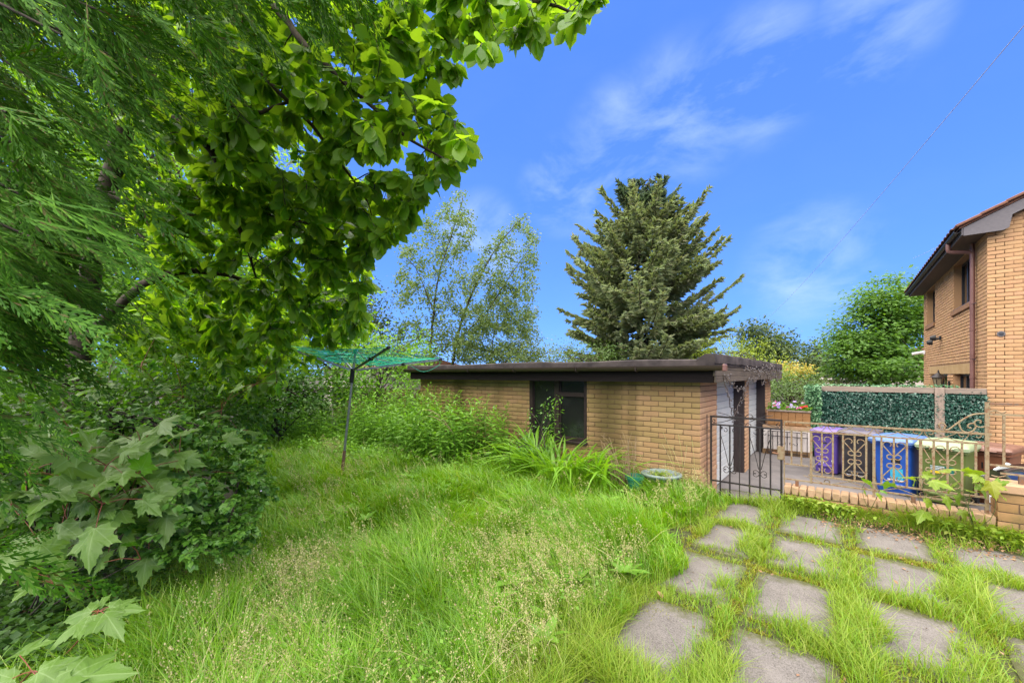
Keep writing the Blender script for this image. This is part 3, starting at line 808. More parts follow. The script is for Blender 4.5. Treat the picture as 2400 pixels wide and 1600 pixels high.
for x in np.linspace(-8.14, -1.20, 24):
    ring = []
    for a in np.linspace(PI, 2*PI, 9): ring.append((x, 5.915+0.062*math.cos(a), 1.868+0.070*math.sin(a)))
    for a in np.linspace(2*PI, PI, 9): ring.append((x, 5.915+0.055*math.cos(a), 1.868+0.061*math.sin(a)))
    gut.append(ring)
g = MB().loft(gut).build('gutter', MAT['gutter'], gar, True)
for x in (-7.2, -5.95, -4.75, -3.42, -2.4):
    MB().tube([(x, 5.985, 1.86), (x, 5.93, 1.785), (x, 5.85, 1.80), (x, 5.848, 1.88)], 0.008, 6).build('gutter_bracket', MAT['gutter'], g)
MB().bbox((-1.225, 5.85, 1.79), (-1.185, 5.985, 1.885), 0.01).build('gutter_end', MAT['pipe'], g)

# dull fairy lights hung along the fascia
fl = thing('fairy_lights', (-1.3, 9, 1.6), 'tangle of dull fairy lights and dry stems hung along garage fascia', 'fairy lights')
r3 = np.random.default_rng(21)
mbw, mbb = MB(), MB()
runs = []
y = 6.35
a = np.array([-1.30, 6.3, 1.70])
runs.append([(-1.30, 6.25, 1.72), (-1.30, 6.55, 1.45), (-1.33, 6.9, 1.22), (-1.36, 7.25, 1.05), (-1.34, 7.5, 1.22), (-1.30, 7.9, 1.5), (-1.30, 8.3, 1.69)])
runs.append([(-1.30, 6.3, 1.72), (-1.31, 6.9, 1.58), (-1.31, 7.4, 1.49), (-1.30, 7.9, 1.56), (-1.30, 8.4, 1.72), (-1.31, 8.9, 1.60), (-1.30, 9.4, 1.75), (-1.31, 9.9, 1.55), (-1.30, 10.4, 1.78), (-1.31, 10.9, 1.58), (-1.30, 11.6, 1.76), (-1.30, 12.2, 1.6), (-1.30, 13.0, 1.8)])
runs.append([(-1.30, 7.8, 1.82), (-1.30, 8.5, 1.88), (-1.30, 9.2, 1.78), (-1.30, 10.0, 1.90), (-1.30, 10.9, 1.80), (-1.30, 11.8, 1.86), (-1.30, 13.2, 1.78)])
runs.append([(-1.29, 9.9, 1.98), (-1.28, 10.6, 1.88), (-1.28, 11.2, 2.0)])
for pts in runs:
    p = resample(pts, 0.06); p[:, 1:] += r3.normal(size=(len(p), 2))*0.015; p[:, 0] += abs(r3.normal(size=len(p)))*0.012
    mbw.tube(p, 0.006, 5)
    for q in p[::1]:
        if r3.random() < 0.75:
            e = q + np.array([abs(r3.normal())*0.02, r3.normal()*0.035, r3.normal()*0.04])
            mbw.tube([q, (q+e)/2 + r3.normal(size=3)*0.006, e], 0.003, 4)
            mbb.lathe([(0.002, -0.012), (0.010, -0.006), (0.011, 0.004), (0.004, 0.012)], e, 6)
mbw.build('cord', MAT['wire'], fl); tag(mbb.build('bulbs', MAT['bulb'], fl, True), kind='stuff')

# ------------------------------------------------------------------ gate, railing, walls
GYR = 6.43
def scroll(p0, r0, turns, start, sgn=1, y=GYR, n=26, end=0.25):
    """spiral in the plane of the railing, starting at p0=(x,z)"""
    pts = []
    cx_ = p0[0] - r0*math.cos(start); cz_ = p0[1] - r0*math.sin(start)
    for i in range(n):
        t = i/(n-1); a = start + sgn*turns*2*PI*t; r = r0*(1-(1-end)*t)
        pts.append((cx_ + r*math.cos(a), y, cz_ + r*math.sin(a)))
    return pts
gate = thing('garden_gate', (-1.06, GYR, 0.0), 'black wrought iron garden gate with scrolls beside garage pier', 'gate')
gb = MAT['iron_black']
x0, x1 = -1.49, -0.63
for x in (x0, x1): MB().box((x-0.012, GYR-0.012, 0.04), (x+0.012, GYR+0.012, 1.15)).build('stile', gb, gate)
MB().box((x0-0.012, GYR-0.013, 1.125), (x1+0.012, GYR+0.013, 1.15)).build('rail', gb, gate)
MB().box((x0+0.012, GYR-0.011, 1.012), (x1-0.012, GYR+0.011, 1.032)).build('rail', gb, gate)
MB().box((x0+0.012, GYR-0.011, 0.20), (x1-0.012, GYR+0.011, 0.22)).build('rail', gb, gate)
bx = [x0 + (x1-x0)*k/7 for k in range(1, 7)]
for i, x in enumerate(bx):
    r = 0.009 if i != 2 else 0.006
    MB().box((x-r, GYR-r, -0.01), (x+r, GYR+r, 1.012)).build('bar', gb, gate)
for i in (1, 4):
    x = bx[i]
    for sx in (-1, 1):
        m = MB()
        m.tube(scroll((x+sx*0.012, 0.40), 0.042, 0.85, 0 if sx < 0 else PI, -sx), 0.0045, 5)
        m.tube(scroll((x+sx*0.012, 0.38), 0.042, 0.85, 0 if sx < 0 else PI, sx), 0.0045, 5)
        m.tube(scroll((x+sx*0.06, 0.985), 0.035, 0.8, PI/2, sx), 0.0045, 5)
        m.tube([(x+sx*0.118, GYR, 0.88), (x+sx*0.06, GYR, 0.66), (x+sx*0.014, GYR, 0.45)], 0.0045, 5)
        m.build('scroll', gb, gate)
for cx_ in (-1.06,):
    for sx in (-1, 1):
        m = MB()
        m.tube(scroll((cx_+sx*0.012, 1.15), 0.055, 1.0, 0 if sx < 0 else PI, -sx), 0.005, 5)
        m.tube(scroll((cx_+sx*0.012, 1.035), 0.04, 1.0, 0 if sx < 0 else PI, -sx), 0.005, 5)
        m.tube(resample([(cx_+sx*0.40, GYR, 1.04), (cx_+sx*0.22, GYR, 1.085), (cx_+sx*0.08, GYR, 1.16)], 0.03), 0.0045, 5)
        m.tube(resample([(cx_+sx*0.34, GYR, 1.20), (cx_+sx*0.20, GYR, 1.165), (cx_+sx*0.06, GYR, 1.09)], 0.03), 0.0045, 5)
        m.tube(scroll((cx_+sx*0.40, 1.10), 0.03, 0.8, PI/2, sx), 0.0045, 5)
        m.build('scroll', gb, gate)
MB().bbox((x1-0.045, GYR-0.03, 0.62), (x1+0.03, GYR-0.013, 0.80), 0.006).build('latch', MAT['iron_rust'], gate)
MB().tube([(x1-0.03, GYR-0.05, 0.70), (x1-0.10, GYR-0.055, 0.71)], 0.012, 8).build('latch_handle', MAT['steel_rust'], gate)
for z in (0.52, 0.93): MB().tube([(x0-0.07, GYR, z), (x0-0.012, GYR, z)], 0.008, 6).build('hinge', MAT['steel_rust'], gate)
MB().tube([(x0-0.055, GYR, 0.0), (x0-0.055, GYR, 1.16)], 0.006, 6).build('hinge_rod', gb, gate)

# railing of flaking cream paint
ra = thing('garden_railing', (0.3, GYR, 0.30), 'rusty cream painted wrought iron railing on low brick wall before bins', 'railing')
ir = MAT['iron_rust']
MB().box((-0.60, GYR-0.012, 1.115), (1.20, GYR+0.012, 1.135)).build('rail', ir, ra)
MB().box((-0.60, GYR-0.011, 1.01), (1.17, GYR+0.011, 1.028)).build('rail', ir, ra)
MB().box((-0.34, GYR-0.011, 0.452), (1.17, GYR+0.011, 0.47)).build('rail', ir, ra)
MB().box((-0.60, GYR-0.011, 0.368), (1.17, GYR+0.011, 0.384)).build('rail', ir, ra)
MB().box((-0.60, GYR-0.011, 0.565), (-0.34, GYR+0.011, 0.58)).build('rail', ir, ra)
barx = [atY(1600+p/2.94, 1010, GYR)[0] for p in (750, 818, 885, 960, 1035, 1105, 1185, 1265, 1318, 1370, 1455, 1545, 1640, 1730, 1825, 1925, 2020)]
for i, x in enumerate(barx):
    wd = 0.0135 if i in (2, 8, 12) else 0.0095
    lo = 0.30 if i in (8,) else (0.58 if i < 2 else 0.46)
    if i in (2,): lo = 0.36
    MB().box((x-wd, GYR-0.006, lo), (x+wd, GYR+0.006, 1.012)).build('bar', ir, ra)
MB().box((-0.606, GYR-0.008, 0.30), (-0.592, GYR+0.008, 1.13)).build('bar', ir, ra)
for x in (-0.46, 0.62): MB().bbox((x-0.018, GYR-0.015, 0.295), (x+0.018, GYR+0.015, 0.372), 0.004).build('foot', MAT['steel_rust'], ra)
MB().box((1.155, GYR-0.013, 0.30), (1.185, GYR+0.013, 1.46)).build('post', ir, ra)
def ornament(xa, xc, xb, z0=0.46, z1=1.02):
    """crossed bars and curled ends in one panel"""
    for sx, xe in ((-1, xa), (1, xb)):
        m = MB(); d = abs(xe-xc); zm = (z0+z1)/2
        m.tube([(xe-sx*0.012, GYR, z1-0.10), (xc+sx*0.008, GYR, zm+0.06)], 0.006, 5)
        m.tube([(xe-sx*0.012, GYR, z0+0.10), (xc+sx*0.008, GYR, zm-0.06)], 0.006, 5)
        rr = d*0.30
        m.tube(scroll((xc+sx*0.008, zm+0.035), rr, 0.72, 1.2*PI if sx > 0 else -0.2*PI, sx, n=18, end=0.7), 0.006, 5)
        m.tube(scroll((xc+sx*0.008, zm-0.035), rr, 0.72, 0.8*PI if sx > 0 else 0.2*PI, -sx, n=18, end=0.7), 0.006, 5)
        m.tube(scroll((xe-sx*0.012, z1-0.09), d*0.42, 0.62, 0 if sx > 0 else PI, sx, n=18, end=0.5), 0.0055, 5)
        m.tube(scroll((xe-sx*0.012, z0+0.09), d*0.42, 0.62, 0 if sx > 0 else PI, -sx, n=18, end=0.5), 0.0055, 5)
        m.build('scroll', ir, ra)
for ia, ic, ib in ((5, 6, 7), (9, 10, 11), (13, 14, 15), (2, 3, 4)): ornament(barx[ia], barx[ic], barx[ib])
ornament(barx[12]+0.01, barx[12]+0.085, barx[13])
for xm in (barx[3]+0.05, barx[8], barx[12]+0.02, 1.05):
    for sx in (-1, 1):
        m = MB(); m2 = MB(); m3 = MB()
        m.tube(scroll((xm+sx*0.008, 1.10), 0.045, 0.9, 0.0 if sx < 0 else PI, sx*-1, n=20), 0.0055, 5)
        if xm < 1.0 or sx < 0: m.tube(resample([(xm+sx*0.008, GYR, 1.10), (xm+sx*0.06, GYR, 1.03), (xm+sx*0.16, GYR, 1.06), (xm+sx*0.25, GYR, 1.11)], 0.03), 0.005, 5)
        m2.tube(scroll((xm+sx*0.03, 0.40), 0.035, 0.9, PI if sx < 0 else 0, sx, n=18), 0.005, 5)
        if xm < 1.0 or sx < 0: m3.tube([(xm+sx*0.05, GYR, 0.385), (xm+sx*0.24, GYR, 0.45)], 0.005, 5).build('scroll', ir, ra)
        m.build('scroll', ir, ra); m2.build('scroll', ir, ra)
m = MB()
swp = [atY(1600+px/2.94, 780+py/2.94, GYR) for px, py in ((1775, 655), (1765, 630), (1790, 618), (1812, 640), (1800, 662), (1830, 665), (1880, 630), (1940, 590), (2000, 562), (2060, 556), (2112, 555))]
m.tube(resample(swp, 0.02), 0.0085, 6)
m.tube(resample([atY(1600+px/2.94, 780+py/2.94, GYR) for px, py in ((1912, 600), (1905, 630), (1925, 670), (1965, 685), (2005, 670), (2020, 640), (2000, 622), (1970, 630), (1965, 650), (1990, 655))], 0.015), 0.0075, 6)
m.tube(resample([atY(1600+px/2.94, 780+py/2.94, GYR) for px, py in ((2110, 600), (2095, 635), (2060, 650), (2020, 640), (2010, 615), (2030, 600), (2055, 605), (2050, 622))], 0.015), 0.0075, 6)
m.build('scroll', ir, ra)

rb = thing('railing_panel', (2.0, GYR, 0.62), 'tall rusty railing panel standing on the higher brick pier wall', 'railing')
MB().box((1.19, GYR-0.010, 1.435), (3.2, GYR+0.010, 1.455)).build('rail', MAT['steel_rust'], rb)
MB().box((1.19, GYR-0.010, 1.325), (3.2, GYR+0.010, 1.345)).build('rail', ir, rb)
MB().box((1.19, GYR-0.010, 0.80), (3.2, GYR+0.010, 0.818)).build('rail', ir, rb)
MB().box((1.26, GYR-0.010, 0.722), (3.2, GYR+0.010, 0.738)).build('rail', ir, rb)
for i in range(12):
    x = 1.285 + i*0.165
    MB().box((x-0.010, GYR-0.008, 0.818), (x+0.010, GYR+0.008, 1.325)).build('bar', ir, rb)
for xx in (1.40, 2.4): MB().bbox((xx-0.02, GYR-0.016, 0.63), (xx+0.02, GYR+0.016, 0.722), 0.004).build('foot', MAT['steel_rust'], rb)
for xm in (1.45, 1.78, 2.2):
    m = MB()
    m.tube([(xm+0.01, GYR, 0.98), (xm+0.15, GYR, 1.26)], 0.006, 5); m.tube([(xm+0.01, GYR, 1.08), (xm+0.15, GYR, 0.82)], 0.006, 5)
    m.tube(scroll((xm+0.012, 1.06), 0.045, 0.7, PI, 1), 0.006, 5); m.build('scroll', ir, rb)
MB().tube(resample([(1.19, GYR, 1.36), (1.23, GYR, 1.375), (1.27, GYR, 1.35), (1.30, GYR, 1.37)], 0.02), 0.007, 5).build('scroll', ir, rb)
m = MB(); m.tube(resample([(1.2, GYR, 0.70), (1.25, GYR, 0.69), (1.30, GYR, 0.71)], 0.02), 0.007, 5); m.build('scroll', ir, rb)

# low wall with brick-on-edge coping, pier wall to its right
lw = thing('low_wall', (0.3, GYR, 0.0), 'low brick wall with pale brick-on-edge coping below the railing', 'wall')
MB().box((-0.60, 6.345, DZ), (1.20, 6.555, 0.195)).build('core', MAT['mortar'], lw)
core = MB().box((-0.60, 6.34, 0.195), (1.20, 6.56, 0.20)).build('bed', MAT['mortar'], lw)
cop = MB().bbox((-0.5, -0.5, -0.5), (0.5, 0.5, 0.5), 0.06)
for v in range(len(cop.v)):
    x, y, z = cop.v[v]
cme = MB().bbox((-0.0385, -0.114, 0), (0.0385, 0.114, 0.098), 0.010).mesh('coping_brick', True); cme.materials.append(MAT['coping'])
n = 22
for i in range(n):
    o = link('coping_brick', cme, None, lw, True); x = -0.56 + i*(1.74/(n-1))
    o.location = Vector((x, GYR+0.018+rng.normal()*0.003, 0.20+rng.normal()*0.002)) - Vector(lw.location); o.rotation_euler = (0, 0, rng.normal()*0.02)
lwb = courses(-0.60, 1.20, -0.02, 0.195, ch=0.075)
lcore = [o for o in lw.children if o.name.startswith('core')][0]
lay(lcore, lwb, 'x-', 6.345, 'brick_low')
pw = thing('pier_wall', (2.2, 6.45, 0.0), 'higher weathered brick wall with pale coping at the end of the railing', 'wall')
pcore = MB().box((1.235, 6.335, DZ), (3.6, 6.60, 0.545)).build('core', MAT['mortar'], pw)
lay(pcore, courses(1.22, 3.6, -0.02, 0.545, ch=0.095, bl=0.29), 'x-', 6.335, 'brick_low')
lay(pcore, courses(6.325, 6.60, -0.02, 0.545, ch=0.095, bl=0.29), 'y-', 1.235, 'brick_low')
for i in range(10):
    a = 1.20 + i*0.25
    MB().bbox((a, 6.30, 0.548), (a+0.24, 6.64, 0.64), 0.012).build('coping_brick', MAT['coping'], pw)
# ------------------------------------------------------------------ wheelie bins
def rrect(w, d, z, r=0.05, cy=0.0, n=4):
    pts = []
    for sx, sy, a0 in ((1, 1, 0), (-1, 1, PI/2), (-1, -1, PI), (1, -1, 1.5*PI)):
        for i in range(n):
            a = a0 + (PI/2)*i/(n-1)
            pts.append((sx*(w/2-r) + r*math.cos(a), cy + sy*(d/2-r) + r*math.sin(a), z))
    return pts
def wheelie_bin(col, loc, rz, label, h=0.93, sc_=1.0, round_lid=False):
    t = thing('wheelie_bin', loc, label, 'bin', 'wheelie bins lined up on the drive', rz); t.scale = (sc_, sc_, 1.0)
    body, lid = MAT['bin_' + col], MAT['bin_' + col + '_lid']
    m = MB().loft([rrect(0.44, 0.46, 0.03), rrect(0.45, 0.48, 0.06), rrect(0.485, 0.56, 0.45), rrect(0.52, 0.64, h-0.10), rrect(0.525, 0.65, h-0.09), rrect(0.57, 0.70, h-0.085, 0.04), rrect(0.57, 0.70, h-0.02, 0.04)])
    b = m.build('body', body, t, True, True)
    rib = MB()
    rib.bbox((-0.16, -0.30, 0.14), (0.16, -0.225, 0.20), 0.02); rib.build('front_rib', body, b, False, True)
    m = MB(); top = h
    if round_lid: m.loft([rrect(0.60, 0.76, top-0.045, 0.05, -0.01), rrect(0.61, 0.77, top, 0.06, -0.01), rrect(0.55, 0.70, top+0.055, 0.10, -0.005), rrect(0.36, 0.50, top+0.075, 0.12)])
    else: m.loft([rrect(0.60, 0.76, top-0.03, 0.05, -0.01), rrect(0.61, 0.77, top, 0.05, -0.01), rrect(0.57, 0.72, top+0.035, 0.05), rrect(0.48, 0.60, top+0.05, 0.06)])
    l_ = m.build('lid', lid, t, True, True)
    MB().bbox((-0.16, -0.435, top-0.03), (0.16, -0.38, top-0.005), 0.01).build('lid_grip', lid, l_, False, True)
    MB().bbox((-0.15, -0.16, top+0.05), (0.15, 0.12, top+0.058), 0.004).build('lid_panel', lid, l_, False, True)
    MB().tube([(-0.23, 0.43, h-0.04), (0.23, 0.43, h-0.04)], 0.016, 8).build('handle', body, t, True, True)
    for sx in (-1, 1): MB().bbox((sx*0.20-0.02, 0.33, h-0.07), (sx*0.20+0.02, 0.44, h-0.015), 0.008).build('handle_bracket', body, t, False, True)
    for sx in (-1, 1):
        wv = MB(); wv.lathe([(0.02, -0.025), (0.095, -0.025), (0.10, -0.015), (0.10, 0.015), (0.095, 0.025), (0.02, 0.025)], (sx*0.26, 0.24, 0.10), 18, 0)
        wv.build('wheel', MAT['tyre'], t, True, True)
    MB().tube([(-0.26, 0.24, 0.10), (0.26, 0.24, 0.10)], 0.012, 8).build('axle', MAT['black_plastic'], t, True, True)
    return t
def on_front(t, name, x0, x1, z0, z1, mat, off=0.003):
    """flat print lying on the sloped bin front"""
    yf = lambda z: -(0.24 + (z-0.06)*(0.08/0.77)) - off
    MB().add([(x0, yf(z0), z0), (x1, yf(z0), z0), (x1, yf(z1), z1), (x0, yf(z1), z1)], [(0, 1, 2, 3)]).build(name, MAT[mat], t, False, True)
bz = -0.36
b = wheelie_bin('purple', (-0.22, 10.78, DZ), R_(-14), 'purple wheelie bin with lilac lid, beside the black bin', h=0.88, sc_=0.84)
on_front(b, 'handprint', -0.06, 0.04, 0.62, 0.70, 'bin_black'); 
r4 = np.random.default_rng(4)
for i in range(9):
    x, z = r4.normal()*0.07 + 0.0, 0.22 + r4.normal()*0.07
    on_front(b, 'splash', x, x+0.012, z, z+0.03, 'white')
b = wheelie_bin('black', (0.27, 10.45, DZ), R_(-10), 'black wheelie bin with dark grey lid, between purple and blue bins')
on_front(b, 'label_strip', -0.17, 0.12, 0.105, 0.125, 'white')
b = wheelie_bin('blue', (0.76, 9.72, DZ), R_(-24), 'bright blue wheelie bin with pale blue lid and cyan sticker', round_lid=True)
on_front(b, 'sticker', -0.02, 0.15, 0.27, 0.46, 'sticker_cyan'); on_front(b, 'sticker_edge', -0.06, 0.16, 0.245, 0.265, 'white'); on_front(b, 'number_plate', 0.0, 0.12, 0.55, 0.63, 'black_plastic')
b = wheelie_bin('green', (1.30, 9.42, DZ), R_(-20), 'olive green wheelie bin with pale green lid and yellow sticker', round_lid=True)
on_front(b, 'sticker', -0.13, 0.13, 0.50, 0.62, 'sticker_teal'); on_front(b, 'sticker_band', -0.13, 0.05, 0.50, 0.535, 'sticker_yellow', 0.005)
for z in (0.552, 0.578, 0.602): on_front(b, 'sticker_line', -0.125, 0.03, z, z+0.010, 'white', 0.005)
b = wheelie_bin('brown', (1.86, 9.98, DZ-0.06), R_(-24), 'brown wheelie bin with white and blue sticker behind green bin')
on_front(b, 'sticker', -0.12, 0.12, 0.42, 0.56, 'white'); on_front(b, 'sticker_band', -0.115, 0.02, 0.43, 0.50, 'sticker_blue', 0.005)
for x in (-0.03, 0.03): on_front(b, 'mark', x, x+0.02, 0.62, 0.72, 'black_plastic')

# ------------------------------------------------------------------ timber fence with imitation hedge
FY = 12.70
fe = thing('hedge_fence', (1.0, FY, DZ), 'timber framed fence filled with dark green imitation leaf panel', 'fence')
fx0, fx1, ftop = -0.42, 2.32, 1.46
MB().box((fx0, FY+0.02, DZ), (fx1, FY+0.05, ftop-0.05)).build('backing', M_plain('backing', (0.012,0.028,0.02), (0.03,0.05,0.04), 6, 0.9), fe)
MB().bbox((fx0, FY-0.05, ftop-0.125), (1.545, FY-0.012, ftop), 0.005).build('top_rail', MAT['timber'], fe)
MB().bbox((1.705, FY-0.05, ftop-0.125), (fx1-0.02, FY-0.012, ftop-0.004), 0.005).build('top_rail', MAT['timber'], fe)
MB().bbox((1.55, FY-0.075, DZ), (1.70, FY-0.012, ftop+0.006), 0.006).build('post', MAT['timber_post'], fe)
MB().box((fx0-0.02, FY-0.10, DZ), (fx1, FY+0.06, 0.34)).build('base_wall', MAT['brick_low'], fe)
r5 = np.random.default_rng(31)
def leaf_wall(name, x0, x1, z0, z1, y, n, size, mat, parent, bulge=0.05):
    P = np.stack([r5.uniform(x0, x1, n), y - r5.random(n)*bulge, r5.uniform(z0, z1, n)], 1)
    row = np.round(P[:, 2]/0.05)*0.05; P[:, 2] = row + r5.normal(size=n)*0.008
    a = np.stack([r5.normal(size=n)*0.6, -0.55-0.4*r5.random(n), -0.3+r5.normal(size=n)*0.6], 1)
    Rm = frames(a, np.array([0, -0.6, 1.0]) + r5.normal(size=(n, 3))*0.35)
    Vv, Ff = instance(*LEAF_MED, P, Rm, size*(0.7+0.6*r5.random(n)))
    return tag(link(name, mesh_np(name, Vv, Ff), MAT[mat], parent), kind='stuff')
leaf_wall('imitation_leaves', fx0, fx1, 0.34, ftop-0.13, FY, 9000, 0.062, 'ivy', fe)
leaf_wall('side_leaves', fx0-0.30, fx0-0.01, -0.1, ftop+0.01, FY-0.02, 2600, 0.07, 'ivy_light', fe, 0.16)
leaf_wall('top_leaves', fx0-0.1, fx1-0.4, ftop-0.02, ftop+0.05, FY+0.06, 500, 0.06, 'ivy_light', fe, 0.05)
MB().box((fx0-0.30, FY-0.03, DZ), (fx0-0.01, FY+0.03, ftop-0.04)).build('side_backing', bpy.data.materials['backing'], fe)

# ------------------------------------------------------------------ flower trough, white panel and iron gate at the end of the drive
pl_ = thing('flower_trough', (-1.05, 12.4, DZ), 'orange brown timber flower trough with mixed petunias on the wall', 'planter')
TY = 12.35
tx0, tx1 = -1.50, -0.62
for i in range(6):
    a = tx0 + i*(tx1-tx0)/6
    MB().bbox((a, TY-0.02, 0.47), (a+(tx1-tx0)/6-0.006, TY, 0.80), 0.004).build('board', MAT['planter_wood'], pl_)
MB().bbox((tx0-0.02, TY-0.05, 0.805), (tx1+0.02, TY+0.33, 0.84), 0.006).build('cap', MAT['timber'], pl_)
MB().box((tx0, TY+0.005, 0.36), (tx1, TY+0.30, 0.80)).build('box', MAT['planter_wood'], pl_)
r6 = np.random.default_rng(12)
n = 420
P = np.stack([r6.uniform(tx0, tx1, n), TY+0.13+r6.normal(size=n)*0.07, 0.84+abs(r6.normal(size=n))*0.06], 1)
Vv, Ff = instance(*LEAF_MED, P, frames(rdir(n, r6)+UP*0.5, rdir(n, r6)), 0.05+0.03*r6.random(n))
tag(link('foliage', mesh_np('foliage', Vv, Ff), MAT['weeds'], pl_), kind='stuff')
pet = MB()
for i in range(6):
    a = 2*PI*i/6; pet.add([(0, 0, 0), (0.6*math.cos(a-0.45), 0.6*math.sin(a-0.45), 0.28), (math.cos(a), math.sin(a), 0.2), (0.6*math.cos(a+0.45), 0.6*math.sin(a+0.45), 0.28)], [(0, 1, 2, 3)])
pmes = {}
for nm in ('pink', 'mauve', 'red', 'whitefl'):
    me = pet.mesh('flower'); me.materials.append(MAT['petal_' + nm]); pmes[nm] = me
for i in range(34):
    nm = ('whitefl', 'mauve', 'pink', 'mauve', 'red', 'whitefl')[int(r6.integers(6))]
    x = r6.uniform(tx0+0.05, tx1-0.05)
    if x > tx1-0.28: nm = 'red' if r6.random() < 0.6 else nm
    o = link('flower', pmes[nm], None, pl_, True); s = 0.035+0.02*r6.random()
    o.location = Vector((x, TY+0.08+r6.normal()*0.05, 0.90+abs(r6.normal())*0.06)) - Vector(pl_.location); o.scale = (s, s, s)
    o.rotation_euler = (R_(55)+r6.normal()*0.4, r6.normal()*0.4, r6.normal()*0.6)
wp = thing('white_panel_wall', (-1.05, 12.3, DZ), 'white painted low wall with brown foot behind black iron gate', 'wall')
MB().box((-1.60, TY+0.0, DZ+0.13), (-0.60, TY+0.12, 0.365)).build('panel', MAT['white_paint'], wp)
MB().box((-1.62, TY-0.02, DZ), (-0.58, TY+0.14, DZ+0.13)).build('foot', MAT['timber_old'], wp)
MB().bbox((-1.62, TY-0.03, 0.366), (-0.58, TY+0.14, 0.44), 0.006).build('coping', MAT['coping'], wp)
ig = thing('iron_gate', (-1.1, 12.2, DZ), 'black iron gate with scrolls leaning on the white panel', 'gate')
gy = TY-0.07
for z in (0.30, 0.18, DZ+0.06): MB().box((-1.50, gy-0.01, z-0.009), (-0.66, gy+0.01, z+0.009)).build('rail', gb, ig)
for i in range(9):
    x = -1.49 + i*0.102
    MB().box((x-0.008, gy-0.008, DZ+0.03), (x+0.008, gy+0.008, 0.30)).build('bar', gb, ig)
for x in (-1.2, -0.95):
    for sx in (-1, 1): MB().tube(scroll((x+sx*0.005, 0.02), 0.05, 0.8, PI if sx > 0 else 0, sx, gy), 0.006, 5).build('scroll', gb, ig)

# ------------------------------------------------------------------ black car beyond the pier wall
car = thing('black_car', (3.72, 8.5, DZ), 'black car with chrome grille parked behind the brick wall', 'car', rz=R_(6))
def carp(x, hw, z): return [(x, -hw, z), (x, hw, z)]
secs = [  # x along the car (nose at -2.1), half width, low z, belt z
    (-2.10, 0.55, 0.30, 0.58), (-2.02, 0.74, 0.24, 0.68), (-1.85, 0.84, 0.22, 0.76), (-1.3, 0.88, 0.22, 0.86), (-0.75, 0.89, 0.22, 0.93), (0.4, 0.90, 0.22, 0.96), (1.5, 0.89, 0.24, 0.98), (2.0, 0.84, 0.28, 0.95), (2.12, 0.70, 0.34, 0.85)]
rings = []
for x, hw, z0, z1 in secs:
    rings.append([(x, -hw*0.92, z0), (x, hw*0.92, z0), (x, hw, z0+0.12), (x, hw*1.0, (z0+z1)/2), (x, hw*0.95, z1-0.05), (x, hw*0.80, z1), (x, 0, z1+0.02), (x, -hw*0.80, z1), (x, -hw*0.95, z1-0.05), (x, -hw, (z0+z1)/2), (x, -hw, z0+0.12)])
body = MB().loft(rings).build('body', MAT['car_black'], car, True, True)
cab = [(-0.85, 0.80, 0.94, 0.95), (-0.25, 0.70, 0.94, 1.36), (0.35, 0.66, 0.95, 1.46), (1.1, 0.66, 0.95, 1.43), (1.75, 0.74, 0.95, 1.0)]
MB().loft([[(x, -h*1.1, z0), (x, h*1.1, z0), (x, h, (z0+z1)/2), (x, h*0.9, z1), (x, -h*0.9, z1), (x, -h, (z0+z1)/2)] for x, h, z0, z1 in cab]).build('cabin', MAT['glass'], car, True, True)
MB().loft([[(x, -h, z), (x, h, z), (x, h*0.9, z+0.03), (x, -h*0.9, z+0.03)] for x, h, z in ((-0.2, 0.64, 1.37), (0.4, 0.61, 1.465), (1.1, 0.60, 1.44))]).build('roof', MAT['car_black'], car, True, True)
gr = MB()
gr.loft([[(-2.125-0.02, y, z) for y, z in ((-0.36, 0.42), (0.36, 0.42), (0.42, 0.58), (-0.42, 0.58))], [(-2.07, y, z) for y, z in ((-0.38, 0.40), (0.38, 0.40), (0.45, 0.60), (-0.45, 0.60))]])
gr = gr.build('grille', MAT['black_plastic'], car, False, True)
for i in range(9): MB().box((-2.158, -0.36+i*0.088, 0.43), (-2.146, -0.345+i*0.088, 0.57)).build('grille_bar', MAT['chrome'], gr, False, True)
MB().tube([(-2.15, -0.42, 0.60), (-2.165, 0, 0.605), (-2.15, 0.42, 0.60)], 0.016, 8).build('grille_trim', MAT['chrome'], gr, True, True)
for s in (-1, 1):
    MB().loft([[(-2.06+0.10*k, s*(0.50+0.10*k), z) for k, z in ((0, 0.56), (2, 0.60), (3, 0.70), (2.4, 0.78), (0.6, 0.70))], [(-1.96+0.10*k, s*(0.47+0.09*k), z) for k, z in ((0, 0.56), (2, 0.60), (3, 0.70), (2.4, 0.74), (0.6, 0.68))]]).build('headlamp', MAT['headlamp'], car, True, True)
    MB().bbox((-0.75, s*0.90-0.06, 0.98), (-0.55, s*0.90+0.12*s+0.06, 1.12), 0.03).build('wing_mirror', MAT['car_black'], car, True, True)
    MB().lathe([(0.02, -0.02), (0.06, -0.02), (0.06, 0.02), (0.02, 0.02)], (-2.06, s*0.60, 0.38), 12, 0).build('fog_lamp', MAT['headlamp'], car, True, True)
    for x in (-1.32, 1.32):
        wh = MB().lathe([(0.10, -0.10), (0.30, -0.10), (0.32, -0.07), (0.32, 0.07), (0.30, 0.10), (0.10, 0.10)], (x, s*0.82, 0.32), 24, 1).build('wheel', MAT['tyre'], car, True, True)
        MB().lathe([(0.03, -0.012), (0.21, -0.004), (0.22, 0.012), (0.05, 0.012)], (x, s*0.925, 0.32), 20, 1).build('rim', MAT['chrome'], wh, True, True)
MB().bbox((-2.165, -0.26, 0.30), (-2.15, 0.26, 0.40), 0.004).build('number_plate', MAT['white'], car, False, True)

